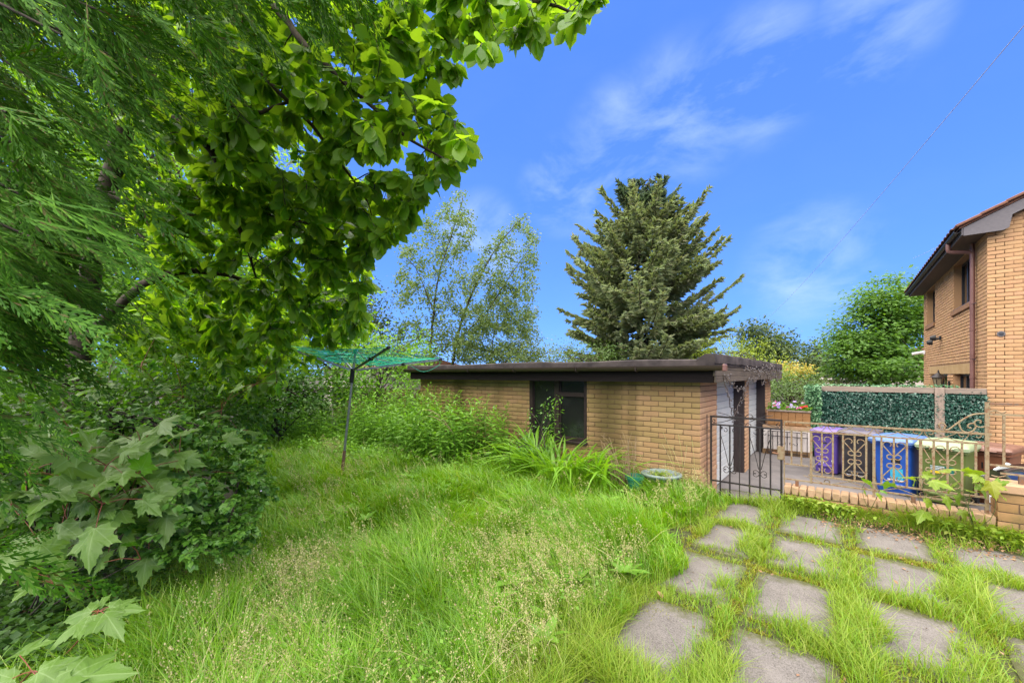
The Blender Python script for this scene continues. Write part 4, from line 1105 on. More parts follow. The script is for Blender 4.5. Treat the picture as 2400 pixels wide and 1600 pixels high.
# ------------------------------------------------------------------ house
HX, HY_ = 2.33, 12.80
ho = thing('brick_house', (6.4, 17, DZ), 'two-storey orange brick house with red roof tiles and dark windows', 'house')
holes_l = [(14.11, 16.10, 3.45, 4.68), (18.97, 20.55, 3.45, 4.68), (14.11, 16.25, 0.75, 1.76), (16.95, 19.9, 0.75, 1.76)]   # y0,y1,z0,z1
hw = MB()
ylist = sorted({12.80+0.012, 21.3} | {a for h in holes_l for a in h[:2]}); zlist = sorted({DZ, 5.0} | {a for h in holes_l for a in h[2:]})
for a, b_ in zip(ylist, ylist[1:]):
    for z0, z1 in zip(zlist, zlist[1:]):
        if not any(a >= h[0]-1e-6 and b_ <= h[1]+1e-6 and z0 >= h[2]-1e-6 and z1 <= h[3]+1e-6 for h in holes_l):
            hw.box((HX+0.012, a, z0), (HX+0.30, b_, z1))
wall_l = hw.build('wall', MAT['mortar_house'], ho)
ZB = 1.76 + 0.26
lay(wall_l, courses(12.80, 21.3, DZ, 5.0, holes=holes_l + [(13.9, 20.1, 1.76, ZB)]), 'y-', HX+0.012, 'brick_house', depth=0.012, limit=260, prefer=lambda P: np.where(P[:, 2] < 1.3, 30.0, 0.0))
MB().box((HX+0.001, 13.9, 1.765), (HX+0.012, 20.1, ZB-0.005)).build('lintel', MAT['lintel'], ho)
# gable wall facing the garden
gw = MB(); gw.add([(HX+0.012, HY_+0.012, DZ), (10.5, HY_+0.012, DZ), (10.5, HY_+0.012, 5.0), (6.4, HY_+0.012, 6.95), (HX+0.012, HY_+0.012, 4.92), (HX+0.012, HY_+0.3, DZ), (10.5, HY_+0.3, DZ), (10.5, HY_+0.3, 5.0), (6.4, HY_+0.3, 6.95), (HX+0.012, HY_+0.3, 4.92)],
    [(0, 1, 2, 3, 4), (9, 8, 7, 6, 5), (0, 5, 6, 1), (1, 6, 7, 2), (2, 7, 8, 3), (3, 8, 9, 4), (4, 9, 5, 0)])
wall_f = gw.build('gable_wall', MAT['mortar_house'], ho)
gbr = [q for q in courses(HX, 5.6, DZ, 6.7) if q[3] < 4.90 + (max(q[0], HX)-HX)*0.5]
lay(wall_f, gbr, 'x-', HY_+0.012, 'brick_house', limit=300, prefer=lambda P: np.where(P[:, 0] > 3.35, 30.0, 0.0) + np.where(P[:, 2] < 0.4, 20.0, 0.0))
MB().box((10.3, HY_+0.3, DZ), (10.5, 21.3, 5.0)).build('wall', MAT['mortar_house'], ho)
MB().box((HX+0.3, 21.1, DZ), (10.3, 21.3, 5.0)).build('wall', MAT['mortar_house'], ho)
# windows in the side wall
for k, (y0, y1, z0, z1) in enumerate(holes_l):
    xi = HX+0.15
    f = MB(); fw = 0.055
    f.box((xi, y0, z0), (xi+0.06, y0+fw, z1)); f.box((xi, y1-fw, z0), (xi+0.06, y1, z1)); f.box((xi, y0+fw, z1-fw), (xi+0.06, y1-fw, z1)); f.box((xi, y0+fw, z0), (xi+0.06, y1-fw, z0+fw))
    nm = 3 if k != 1 else 2
    for i in range(1, nm):
        y = y0 + (y1-y0)*i/nm; f.box((xi-0.003, y-0.03, z0+fw), (xi+0.058, y+0.03, z1-fw))
    f = f.build('window_frame', MAT['upvc_dark'], ho)
    for i in range(nm):
        a = y0 + fw + (y1-y0-2*fw)*i/nm; b_ = y0 + fw + (y1-y0-2*fw)*(i+1)/nm
        MB().box((xi+0.025, a, z0+fw), (xi+0.031, b_, z1-fw)).build('pane', MAT['glass'], f)
    rv = MB()
    for yy, s in ((y0, -1), (y1, 1)): rv.box((HX+0.0135, min(yy, yy-s*0.004), z0), (xi, max(yy, yy-s*0.004), z1))
    rv.build('reveal', MAT['brick_house'], ho)
    rv = []
    if k < 2:
        MB().bbox((HX-0.045, y0-0.06, z0-0.125), (HX+0.15, y1+0.10, z0-0.002), 0.008).build('window_sill', MAT['sill'], ho)
        MB().box((HX-0.02, y0+0.02, z0), (xi, y1-0.02, z0+0.02)).build('inner_sill', MAT['upvc_dark'], ho)
MB().box((HX+0.4, 13.2, DZ), (HX+0.42, 21.0, 4.9)).build('unlit_backing', MAT['dark_room'], ho)  # near-black sheet added behind the side windows, painted as unlit rooms
# soffit, fascia, barge board, gutter, downpipe
MB().box((HX-0.36, 12.62, 4.70), (HX+0.02, 21.5, 4.72)).build('soffit', MAT['soffit'], ho)
MB().box((HX-0.385, 12.62, 4.685), (HX-0.361, 21.5, 4.83)).build('fascia', MAT['barge'], ho)
bg_ = [(HX-0.36, 4.66), (HX-0.36, 4.83), (6.4, 4.83+(6.4-HX+0.36)*0.5), (6.4, 4.62+(6.4-HX+0.36)*0.5), (HX+0.30, 4.62+0.66*0.5), (HX+0.26, 4.70), (HX+0.18, 4.66)]
MB().prism([(x, 12.60, z) for x, z in bg_], (0, 0.025, 0)).build('barge_board', MAT['barge'], ho)
MB().prism([(HX-0.35, 12.63, 4.705), (HX+0.25, 12.63, 4.705), (HX+0.3, 12.63, 4.9), (HX+0.02, 12.63, 4.9)], (0, 0.15, 0)).build('box_end', MAT['soffit'], ho)
gy_ = np.linspace(12.66, 21.55, 20); gr_ = []
for y in gy_:
    gr_.append([(HX-0.44+0.055*math.cos(a), y, 4.80+0.06*math.sin(a)) for a in np.linspace(PI, 2*PI, 8)] + [(HX-0.44+0.048*math.cos(a), y, 4.80+0.052*math.sin(a)) for a in np.linspace(2*PI, PI, 8)])
hg = MB().loft(gr_).build('gutter', MAT['black_plastic'], ho, True)
yd = 13.62
dp = MB().tube(resample([(HX-0.44, yd, 4.80), (HX-0.44, yd, 4.62), (HX-0.40, yd, 4.56), (HX-0.12, yd-0.02, 4.50), (HX-0.07, yd-0.02, 4.44), (HX-0.07, yd-0.02, 4.30), (HX-0.07, yd-0.02, DZ)], 0.04), 0.042, 12).build('downpipe', MAT['pipe'], ho, True)
for z in (3.35, 2.75, 2.12, 1.68): MB().lathe([(0.043, -0.02), (0.05, -0.02), (0.05, 0.02), (0.043, 0.02)], (HX-0.07, yd-0.02, z), 14).build('pipe_collar', MAT['pipe'], dp, True)
for z in (3.32, 2.08): MB().bar((HX-0.07, yd-0.07, z), (HX-0.07, yd-0.32, z), 0.012, 0.012).build('pipe_clip', MAT['black_plastic'], dp)
# roof: slab, verge and eave tiles
sl = 0.5
MB().prism([(HX-0.42, 12.6, 4.86), (6.4, 12.6, 4.86+(6.4-HX+0.42)*sl), (10.9, 12.6, 4.86), (10.9, 12.6, 4.83), (6.4, 12.6, 4.81+(6.4-HX+0.42)*sl), (HX-0.42, 12.6, 4.82)], (0, 8.95, 0)).build('roof', MAT['tile'], ho)
roof = [o for o in ho.children if o.name.startswith('roof')][0]
ang = math.atan(sl)
vm = MB(); vm.bbox((0, 0, 0), (0.40, 0.30, 0.055), 0.012); vme = vm.mesh('verge_tile', True); vme.materials.append(MAT['tile'])
for i in range(14):
    o = link('verge_tile', vme, None, roof); x = HX-0.47 + i*0.345
    o.location = (x, 12.52, 4.845+(x-HX+0.47)*sl); o.rotation_euler = (0, -ang+0.035, 0)
em = MB().loft([[(0.0, y, 0.0 + 0.03*math.sin(PI*t)) for t, y in zip(np.linspace(0, 1, 7), np.linspace(0, 0.33, 7))] + [(0.0, y, -0.02 + 0.03*math.sin(PI*t)) for t, y in zip(np.linspace(1, 0, 7), np.linspace(0.33, 0, 7))],
                [(0.42, y, 0.0 + 0.03*math.sin(PI*t)) for t, y in zip(np.linspace(0, 1, 7), np.linspace(0, 0.33, 7))] + [(0.42, y, -0.02 + 0.03*math.sin(PI*t)) for t, y in zip(np.linspace(1, 0, 7), np.linspace(0.33, 0, 7))]])
eme = em.mesh('roof_tile', True); eme.materials.append(MAT['tile'])
for j in range(3):
    for i in range(27):
        o = link('roof_tile', eme, None, roof); x = HX-0.50 + j*0.35
        o.location = (x, 12.80+i*0.328, 4.885+(x-HX+0.50)*sl); o.rotation_euler = (0, -ang+0.03, 0)
# small fittings on the wall
li = thing('flood_light', (HX-0.02, 17.93, 2.78), 'small black twin flood light on the side of house wall', 'light')
MB().bbox((HX-0.04, 17.80, 2.80), (HX-0.002, 17.98, 2.92), 0.01).build('wall_plate', MAT['black_plastic'], li)
MB().tube([(HX-0.02, 17.9, 2.84), (HX-0.16, 17.9, 2.84), (HX-0.2, 17.92, 2.78)], 0.03, 8).build('arm', MAT['black_plastic'], li, True)
MB().lathe([(0.05, -0.06), (0.08, 0.0), (0.09, 0.06)], (HX-0.24, 17.95, 2.74), 12, 0).build('lamp_head', MAT['black_plastic'], li, True)
MB().lathe([(0.05, -0.06), (0.08, 0.0), (0.09, 0.06)], (HX-0.20, 17.70, 2.86), 12, 0).build('lamp_head', MAT['black_plastic'], li, True)
ln = thing('wall_lantern', (HX-0.02, 16.5, 1.4), 'black coach lantern on a bracket between house windows', 'lantern')
lc = (HX-0.24, 16.45)
MB().bbox((HX-0.03, 16.54, 1.30), (HX-0.002, 16.66, 1.56), 0.01).build('wall_plate', MAT['iron_black'], ln)
MB().tube(resample([(HX-0.02, 16.6, 1.36), (HX-0.12, 16.52, 1.34), (lc[0], lc[1], 1.40)], 0.04), 0.016, 8).build('bracket', MAT['iron_black'], ln, True)
MB().lathe([(0.05, 1.40), (0.075, 1.43), (0.085, 1.44)], (lc[0], lc[1], 0), 6).build('base', MAT['iron_black'], ln)
MB().lathe([(0.075, 1.44), (0.115, 1.66)], (lc[0], lc[1], 0), 6).build('lamp_glass', MAT['lamp_glass'], ln)
for k in range(6):
    a = 2*PI*k/6; MB().bar((lc[0]+0.077*math.cos(a), lc[1]+0.077*math.sin(a), 1.44), (lc[0]+0.118*math.cos(a), lc[1]+0.118*math.sin(a), 1.66), 0.012, 0.012).build('glazing_bar', MAT['iron_black'], ln)
MB().lathe([(0.16, 1.66), (0.15, 1.68), (0.06, 1.76), (0.02, 1.80), (0.02, 1.84), (0.006, 1.88)], (lc[0], lc[1], 0), 12).build('cap', MAT['iron_black'], ln, True)
cm = thing('security_camera', (HX, 21.0, 2.5), 'small white security camera at the far house corner', 'camera')
MB().bbox((HX-0.05, 20.9, 2.48), (HX-0.002, 21.05, 2.62), 0.01).build('wall_plate', MAT['white'], cm)
MB().tube([(HX-0.04, 21.0, 2.56), (HX-0.34, 21.0, 2.50)], [0.05, 0.055], 10).build('camera_body', MAT['white'], cm, True)
vt = thing('wall_vent', (2.52, HY_, 2.55), 'small round grey vent set in the brick gable', 'vent')
MB().lathe([(0.055, -0.012), (0.06, -0.006), (0.06, 0.01)], (2.52, HY_-0.004, 2.58), 16, 1).build('ring', MAT['barge'], vt, True)
MB().lathe([(0.015, -0.016), (0.04, -0.014), (0.04, 0.0)], (2.52, HY_-0.004, 2.58), 12, 1).build('grille', MAT['upvc_dark'], vt, True)

# ------------------------------------------------------------------ rotary airer
AB = np.array([-6.30, 3.34, 0.0])
hub = at(826.7, 868, 6.57); ptop = at(833, 821, 6.57)
ai = thing('rotary_airer', tuple(AB), 'open rotary washing line with green cords leaning in long grass', 'clothes airer')
axis = nrm(ptop - AB)
MB().tube([AB + axis*0.02, AB + axis*0.52], 0.024, 12).build('ground_socket', MAT['steel_rust'], ai, True)
MB().tube([AB + axis*0.50, ptop], 0.0195, 12).build('pole', MAT['steel'], ai, True)
MB().tube([hub - axis*0.20, hub + axis*0.03], 0.034, 12).build('slider', MAT['black_plastic'], ai, True)
tips = [at(1035, 842, 6.95), at(912, 814, 5.35), at(652, 808, 6.1), at(789, 823, 7.9)]
arm_m = ['steel', 'arm_shaded', 'steel', 'steel']  # arm pointing at the viewer takes the colour with painted shade
dirs = []
for tp, am in zip(tips, arm_m):
    a = MB().bar(hub + nrm(tp-hub)*0.05, tp, 0.024, 0.030).build('arm', MAT[am], ai)
    MB().bar(tp - nrm(tp-hub)*0.05, tp + nrm(tp-hub)*0.01, 0.03, 0.036).build('arm_cap', MAT['black_plastic'], a)
    MB().bar(hub + (tp-hub)*0.48 + np.array([0,0,0.0]), ptop - axis*0.01, 0.014, 0.014).build('strut', MAT['steel'], ai)
    q = hub + (tp-hub)*0.55; MB().bbox(q-0.026, q+0.026, 0.005).build('clip', MAT['black_plastic'], a)
MB().tube([ptop - axis*0.05, ptop + axis*0.02], 0.032, 10).build('crown', MAT['line_green'], ai, True)
ordr = [0, 1, 2, 3]
for k in range(13):
    f = 0.34 + 0.63*k/12
    ln_ = MB()
    for a, b_ in zip(ordr, ordr[1:] + ordr[:1]):
        A = hub + (tips[a]-hub)*f + UP*0.02; B = hub + (tips[b_]-hub)*f + UP*0.02
        s = np.linspace(0, 1, 7)[:, None]; L = A*(1-s) + B*s; L[:, 2] -= 0.05*f*(1-(2*s[:, 0]-1)**2)*(0.6+0.8*rng.random())
        ln_.tube(L, 0.0046, 5)
    ln_.build('cord', MAT['line_green'], ai)
A = hub + (tips[0]-hub)*0.6; B = hub + (tips[0]-hub)*0.97
MB().tube(resample([A, (A+B)/2 - UP*0.17, B - UP*0.09, B], 0.03), 0.004, 5).build('cord', MAT['line_green'], ai)

# ------------------------------------------------------------------ dish, pot, sticks by the garage
dl = atz(1550, 1112, 0.12)
di = thing('bird_bath', (dl[0], 5.85, 0), 'shallow grey stone bird bath dish standing in grass by wall', 'bird bath')
dc = atY(1550, 1112, 5.85); dc = (dc[0], 5.85, dc[2])
MB().lathe([(0.10, -0.10), (0.20, -0.075), (0.245, -0.02), (0.275, 0.0), (0.28, 0.02), (0.245, 0.035), (0.23, 0.02), (0.16, -0.02), (0.02, -0.03)], dc, 32).build('bowl', MAT['dish'], di, True)
MB().lathe([(0.10, 0.0), (0.07, 0.06), (0.06, max(0.1, dc[2]-0.12)), (0.10, dc[2]-0.09)], (dc[0], dc[1], 0), 16).build('pedestal', MAT['dish'], di, True)
n = 60; P = np.array(dc) + np.stack([rng.normal(size=n)*0.06, rng.normal(size=n)*0.06, 0.0+rng.random(n)*0.03], 1)
Vv, Ff = instance(*LEAF_MED, P, frames(rdir(n)*[1, 1, 0.3], rdir(n)*0.3+UP), 0.05+0.03*rng.random(n))
tag(link('fallen_leaves', mesh_np('fallen_leaves', Vv, Ff), MAT['lime'], di), kind='stuff')
pc = atY(1488, 1118, 5.62)
po = thing('green_pot', (pc[0], 5.62, 0), 'green plastic plant pot half hidden by grass and dry stems', 'pot')
MB().lathe([(0.09, 0.0), (0.12, pc[2]-0.02), (0.135, pc[2]-0.02), (0.138, pc[2]+0.03), (0.122, pc[2]+0.03), (0.11, pc[2]-0.04)], (pc[0], 5.62, 0), 20).build('shell', MAT['pot_green'], po, True)
MB().lathe([(0.01, pc[2]-0.05), (0.112, pc[2]-0.045)], (pc[0], 5.62, 0), 16).build('compost', MAT['soil'], po)

# ------------------------------------------------------------------ overhead cables
def cable(name, A, B, sag, r, mat, label):
    s = np.linspace(0, 1, 30)[:, None]; L = np.array(A)*(1-s)+np.array(B)*s; L[:, 2] -= sag*4*(s[:, 0]*(1-s[:, 0]))
    o = MB().tube(L, r, 6).build(name, MAT[mat]); tag(o, label, 'cable', 'overhead cables')
cable('overhead_cable', at(2560, -130, 9), at(1800, 745, 60), 0.5, 0.012, 'cable', 'long pale overhead cable crossing the open blue sky')
cable('overhead_cable', at(2480, 400, 14), at(2140, 605, 48), 0.3, 0.014, 'cable', 'faint pale cable running behind the red tiled roof')
cable('overhead_cable', at(2168, 764, 23), at(1960, 826, 27), 0.15, 0.016, 'cable_dark', 'dark cable strung across the leafy tree beside house')

# ------------------------------------------------------------------ buildings beyond
nb = thing('neighbour_house', tuple(at(2150, 900, 34) * [1, 1, 0] + [0, 0, DZ]), 'pale harled gable wall of a house behind the leafy tree', 'house')
q = at(2080, 900, 34)
MB().box((q[0], q[1], DZ), (q[0]+9, q[1]+8, 2.9)).build('wall', MAT['harl'], nb)
MB().prism([(q[0]-0.3, q[1]-0.3, 2.9), (q[0]+9.3, q[1]-0.3, 2.9), (q[0]+4.5, q[1]-0.3, 5.2)], (0, 8.6, 0)).build('roof', MAT['tile'], nb)
q = at(1925, 895, 40)
sh = thing('distant_shed', (q[0], q[1], DZ), 'low pale shed with flat roof beyond the hedge', 'shed')
MB().box((q[0], q[1], DZ), (q[0]+2.2, q[1]+3, 1.25)).build('wall', MAT['harl'], sh)
MB().box((q[0]-0.2, q[1]-0.3, 1.25), (q[0]+2.4, q[1]+3.2, 1.42)).build('roof', MAT['white_paint'], sh)
q = at(1962, 895, 36)
MB().box((q[0], q[1]-0.05, 0.5), (q[0]+0.02, q[1]-0.04, 0.6)).build('hinge', MAT['black_plastic'], sh)
# timber boundary fence seen behind the weeds
bf = thing('boundary_fence', (-11.5, 8.2, 0), 'weathered brown timber boundary fence behind the tall weeds', 'fence')
for i in range(48): 
    x = -16.0 + i*0.165
    MB().bbox((x, 8.2, 0.0), (x+0.155, 8.222, 1.25+0.02*rng.normal()), 0.003).build('board', MAT['timber_old'], bf)
for x in (-16, -13.4, -10.8, -8.3): MB().bbox((x, 8.10, 0), (x+0.09, 8.195, 1.45), 0.006).build('post', MAT['timber'], bf)
MB().bbox((-16, 8.155, 1.0), (-8.1, 8.198, 1.10), 0.004).build('rail', MAT['timber_old'], bf)
q = at(850, 880, 20)
pv = thing('pale_house', (q[0], q[1], 0), 'pale pink rendered house glimpsed through the trees behind washing line', 'house')
MB().box((q[0]-4, q[1], 0), (q[0]+2.5, q[1]+5, 2.0)).build('wall', MAT['harl'], pv)
MB().prism([(q[0]-4.3, q[1]-0.3, 2.0), (q[0]-4.3, q[1]+5.3, 2.0), (q[0]-4.3, q[1]+2.5, 2.5)], (7.1, 0, 0)).build('roof', MAT['tile'], pv)
# ------------------------------------------------------------------ vegetation helpers
def poly_tips(poly, n, zfun, r, margin=0):
    poly = np.array(poly, float); lo, hi = poly.min(0), poly.max(0); out = np.zeros((0, 2))
    while len(out) < n:
        p = r.uniform(lo, hi, size=(n*2, 2)); out = np.vstack([out, p[in_poly(p, poly)]])
    out = out[:n]
    return np.array([at(x, y, zfun(x, y)) for x, y in out])

def twig_leaves(twigs, per, size, r, t0=0.35, droop=0.35, jit=0.5, face_up=0.7):
    """leaves set alternately along the outer part of each twig; returns pos, frames, scales"""
    P, A, N, S = [], [], [], []
    for p, _ in twigs:
        k = len(p) - 1
        n = per if np.isscalar(per) else int(r.integers(per[0], per[1]))
        L = np.linalg.norm(p[-1]-p[0]); a0 = max(t0, 1 - 0.95/max(L, 0.01))
        t = np.sort(r.uniform(a0, 1.0, n)); t[-max(2, n//5):] = 1.0
        i = np.minimum((t*k).astype(int), k-1); f = (t*k - i)[:, None]
        pos = p[i]*(1-f) + p[i+1]*f
        tan = nrm(p[i+1]-p[i])
        side = nrm(np.cross(tan, UP) + 1e-6) * np.where(np.arange(n) % 2, 1, -1)[:, None]
        a = nrm(tan*0.75 + side*(0.75*(t < 0.999))[:, None] - UP*droop + r.normal(size=(n, 3))*jit*0.6)
        P.append(pos + a*0.10*size); A.append(a); N.append(UP*face_up + r.normal(size=(n, 3))*jit); S.append(size*(0.5+0.8*r.random(n)))
    P, A, N, S = map(np.concatenate, (P, A, N, S))
    return P, frames(A, N), S

def leaf_set(parent, tpl, P, Rm, S, mat, n_obj=300, name='leaf', rest='foliage', front=None, split=1):
    """the leaves that show largest become objects of their own, the others one part"""
    d = np.linalg.norm(P - CAM, axis=1)/S
    order = np.argsort(d if front is None else d + front)
    near, far = order[:n_obj], order[n_obj:]
    if n_obj:
        me = mesh_np(name, tpl[0], tpl[1], True); me.materials.append(mat)
        off = -Vector(parent.location)
        for i in near:
            o = bpy.data.objects.new(name, me); COL.objects.link(o); o.parent = parent
            M = Matrix(Rm[i].tolist()).to_4x4(); s = S[i]
            o.matrix_basis = Matrix.Translation(Vector(P[i]) + off) @ M @ Matrix.Diagonal((s, s, s, 1))
    if len(far):
        lo = LEAF_OVAL_LO if tpl is LEAF_OVAL else tpl
        Vv, Ff = instance(lo[0], lo[1], P[far], Rm[far], S[far])
        tag(link(rest, mesh_np(rest, Vv, Ff, True), mat, parent), kind='stuff')

def wood(parent, lines, mat, name='branches', sides=6):
    Vv, Ff = tubes_np(lines, sides)
    o = link(name, mesh_np(name, Vv, Ff, True), mat, parent)
    if name in ('branches', 'twigs', 'stems'): tag(o, kind='stuff')
    return o

def clumps(C, per, spread, size, r, outc=None, up=0.9, jit=0.55):
    n = len(C)*per
    off = r.normal(size=(n, 3)) * np.asarray(spread)
    P = np.repeat(C, per, 0) + off
    a = off + r.normal(size=(n, 3))*np.asarray(spread)*0.7 - UP*np.asarray(spread).mean()*0.2
    N = UP*up + r.normal(size=(n, 3))*jit
    if outc is not None: N = N + nrm(P - outc)*0.6
    return P, frames(a, N), size*(0.65+0.7*r.random(n))

def blob_centres(blobs, n, r, shell=0.55, depth=None):
    """points through rounded crowns; a blob is px, py, Z, half width px, half height px"""
    vol = np.array([b[3]*b[4] for b in blobs], float); k = r.choice(len(blobs), n, p=vol/vol.sum()); C = []
    for i in k:
        x, y, Z, rx, ry = blobs[i]; d = nrm(r.normal(size=3)); rad = shell + (1-shell)*r.random()**0.6
        rw, rh = rx*Z/F_, ry*Z/F_; c = at(x, y, Z)
        C.append(c + RT*d[0]*rw*rad + FWD*d[1]*rw*rad*(depth or 0.9) + UP*d[2]*rh*rad)
    return np.array(C)

def blob_tree(name, label, cat, blobs, n_cl, per, spread, size, mat, base, r, trunk_r=0.15, group=None, bark='bark', up=0.9, shell=0.5, tpl=LEAF_MED, limbs=7):
    b0 = np.array(base, float)
    t = thing(name, tuple(b0), label, cat, group)
    C = blob_centres(blobs, n_cl, r, shell)
    cm = C.mean(0); top = C[np.argmax(C[:, 2])]
    axis = [b0, b0*0.7+cm*0.3 + r.normal(size=3)*0.1, cm, cm*0.45+top*0.55]
    p = resample(axis, 0.5); wood(t, [(p, np.linspace(trunk_r, trunk_r*0.25, len(p)))], MAT[bark], 'trunk', 8)
    L = []
    for i in r.choice(len(C), min(len(C), limbs*6), replace=False):
        j = int(r.uniform(0.25, 0.95)*(len(p)-1)); e = C[i]; m = (p[j]+e)/2 + UP*0.15*np.linalg.norm(e-p[j])
        q = resample([p[j], m, e], 0.6)
        if len(q) < 3: continue
        s = np.linspace(0, 1, 6); q = np.array([[np.interp(u, np.linspace(0, 1, len(q)), q[:, a]) for a in range(3)] for u in s])
        L.append((q, np.linspace(trunk_r*0.35, 0.008, 6)))
    wood(t, L, MAT[bark], 'branches', 5)
    P, Rm, S = clumps(C, per, spread, size, r, cm, up)
    Vv, Ff = instance(*tpl, P, Rm, S)
    tag(link('crown', mesh_np('crown', Vv, Ff, True), MAT[mat], t), kind='stuff')
    return t

# ------------------------------------------------------------------ broad-leaved tree over the lawn
r = np.random.default_rng(41)
mg = thing('broadleaf_tree', tuple(at(150, 877, 5.2)*[1, 1, 0]), 'large leafy tree with oval leaves arching over the lawn from hedge', 'tree')
tb = np.array(mg.location)
limbs = [
    ([tb, at(190, 800, 5.0), at(250, 450, 4.5), at(330, 200, 4.1), at(420, -100, 3.9), at(560, -420, 3.7)], 0.10, 0.035),
    ([at(330, 200, 4.1), at(400, 262, 3.9), at(475, 328, 3.7), at(562, 285, 3.5), at(700, 230, 3.5)], 0.048, 0.008),
    ([at(475, 328, 3.7), at(525, 400, 3.8), at(560, 520, 4.2), at(600, 650, 4.9)], 0.030, 0.008),
    ([at(420, -100, 3.9), at(600, -20, 3.6), at(740, 130, 3.4), at(850, 230, 3.4), at(960, 330, 3.4), at(1040, 372, 3.4)], 0.036, 0.007),
    ([at(560, -420, 3.7), at(800, -220, 3.3), at(1050, -70, 3.1), at(1250, 0, 3.0), at(1340, 30, 3.0)], 0.034, 0.007),
    ([at(190, 800, 5.0), at(350, 660, 4.6), at(500, 640, 4.9), at(700, 700, 5.6), at(830, 740, 6.0)], 0.045, 0.008),
    ([at(250, 450, 4.5), at(400, 500, 4.4), at(600, 500, 4.4), at(800, 545, 4.6)], 0.045, 0.008),
    ([at(420, -100, 3.9), at(500, 60, 3.6), at(620, 180, 3.4), at(760, 330, 3.5), at(860, 470, 3.9)], 0.030, 0.007),
    ([at(560, -420, 3.7), at(640, -600, 3.8), at(900, -700, 3.9)], 0.030, 0.010),
    ([at(560, -420, 3.7), at(400, -700, 4.3), at(200, -800, 4.8)], 0.030, 0.010)]
zf = lambda x, y: 2.85 + 1.5*r.random() + max(0, (y-330)/480)*2.1 + max(0, (900-x)/900)*0.5
sil = [(330, -60), (1335, -60), (1365, 15), (1265, 75), (1130, 105), (1050, 150), (1025, 250), (1070, 320), (1050, 375), (1005, 410), (950, 490), (890, 550), (850, 605), (838, 680), (830, 735), (760, 775), (640, 800), (500, 810), (380, 770), (330, 600), (300, 400), (280, 200)]
tips = np.vstack([poly_tips(sil, 760, zf, r), poly_tips([(330, 420), (900, 420), (850, 605), (830, 735), (640, 800), (380, 770)], 240, zf, r)])
edge = np.array([(1365, 10), (1330, 60), (1265, 80), (1200, 60), (1130, 110), (1060, 150), (1030, 240), (1075, 300), (1085, 330), (1060, 378), (1010, 412), (985, 450), (955, 492), (925, 530), (890, 560), (850, 610), (850, 665), (840, 735), (800, 770), (1390, -20)])
tips = np.vstack([tips, poly_tips([(560, 290), (780, 290), (780, 440), (560, 440)], 40, lambda x, y: 3.6+1.4*r.random(), r), [at(x + r.normal()*8, y + r.normal()*8, zf(x, y)-0.3) for x, y in edge for _ in range(3)],
                  poly_tips([(100, -900), (1350, -900), (1400, -60), (100, -60)], 60, lambda x, y: 3.2+1.8*r.random(), r),
                  poly_tips([(280, 690), (870, 690), (860, 780), (720, 850), (560, 960), (300, 930)], 330, lambda x, y: 5.2+2.2*r.random(), r)])
lines, twigs = grow([(a_, b_*1.3, c_*1.3) for a_, b_, c_ in limbs], tips, r, rt=0.0044)
for q in lines: wood(mg, [q], MAT['bark'], 'branch', 8)
wood(mg, twigs, MAT['bark'], 'twigs', 4)
P, Rm, S = twig_leaves(twigs, (14, 21), 0.142, r, droop=0.65)
leaf_set(mg, LEAF_OVAL, P, Rm, S, MAT['magnolia'], 300, front=np.where(P[:, 2] > 5.2, 1e6, 0))

# ------------------------------------------------------------------ cypress hanging in from the side
r = np.random.default_rng(52)
def spray_tpl(seed):
    q = np.random.default_rng(seed); V = []; Fs = []
    def ribbon(p, d, L, w):
        d = nrm(d); s = nrm(np.cross(d, [0.25, 0.1, 1.0])); b = len(V); e = p + d*L; m = p + d*L*0.5 + np.array([0, 0, -0.03*L])
        V.extend([p - s*w*0.4, m + s*w/2, e, m - s*w/2])
        Fs.extend([(b, b+1, b+2), (b, b+2, b+3)])
    n = 12
    for i in range(n+1):
        t = i/n; c = np.array([0.03*math.sin(4*t), t, -0.22*t*t])
        if i < n:
            c2 = np.array([0.03*math.sin(4*(t+1/n)), t+1/n, -0.22*(t+1/n)**2]); ribbon(c, c2-c, np.linalg.norm(c2-c)*1.05, 0.022)
        for sx in (-1, 1):
            L = 0.30*(1-t)**0.7*(0.6+0.6*q.random()) + 0.06
            d = nrm(np.array([sx*0.48, 0.88, -0.12 + 0.22*q.normal()])); ribbon(c, d, L, 0.020)
            for k in range(1, 4):
                cc = c + d*L*k/4
                for s2 in (-1, 1): ribbon(cc, nrm(np.array([d[0]+s2*0.45, d[1]-s2*sx*0.1+0.15, d[2]+0.12*q.normal()])), L*0.40*(1.1-k/4), 0.018)
    return np.array(V), np.array(Fs)
SPR = [spray_tpl(s) for s in (1, 2, 3)]
cyp_base = CAM*[1, 1, 0] + FWD*1.9 - RT*4.1
cy = thing('cypress_tree', tuple(cyp_base), 'feathery green cypress with drooping sprays hanging in from the side', 'tree')
p = resample([cyp_base, cyp_base+UP*2.5+RT*0.1, cyp_base+UP*6.5+RT*0.15], 0.4); wood(cy, [(p, np.linspace(0.20, 0.10, len(p)))], MAT['bark'], 'trunk', 10)
creg = [([(-260, -500), (620, -500), (520, -60), (420, 60), (290, 180), (210, 300), (150, 400), (60, 500), (-260, 620)], 350, 1.75, 3.0),
        ([(-200, 380), (170, 420), (110, 560), (40, 640), (-200, 760)], 95, 1.6, 2.5),
        ([(-240, 560), (0, 600), (-30, 780), (-240, 880)], 28, 1.5, 2.3),
        ([(-200, 890), (30, 900), (25, 950), (-200, 980)], 4, 1.7, 2.0), ([(-200, 1010), (0, 1020), (0, 1070), (-200, 1100)], 3, 1.7, 2.0), ([(-120, 1205), (-60, 1215), (-65, 1250), (-120, 1250)], 1, 1.5, 1.7),
        ([(560, -260), (860, -260), (830, -90), (700, -40)], 34, 2.0, 2.9)]
P = []
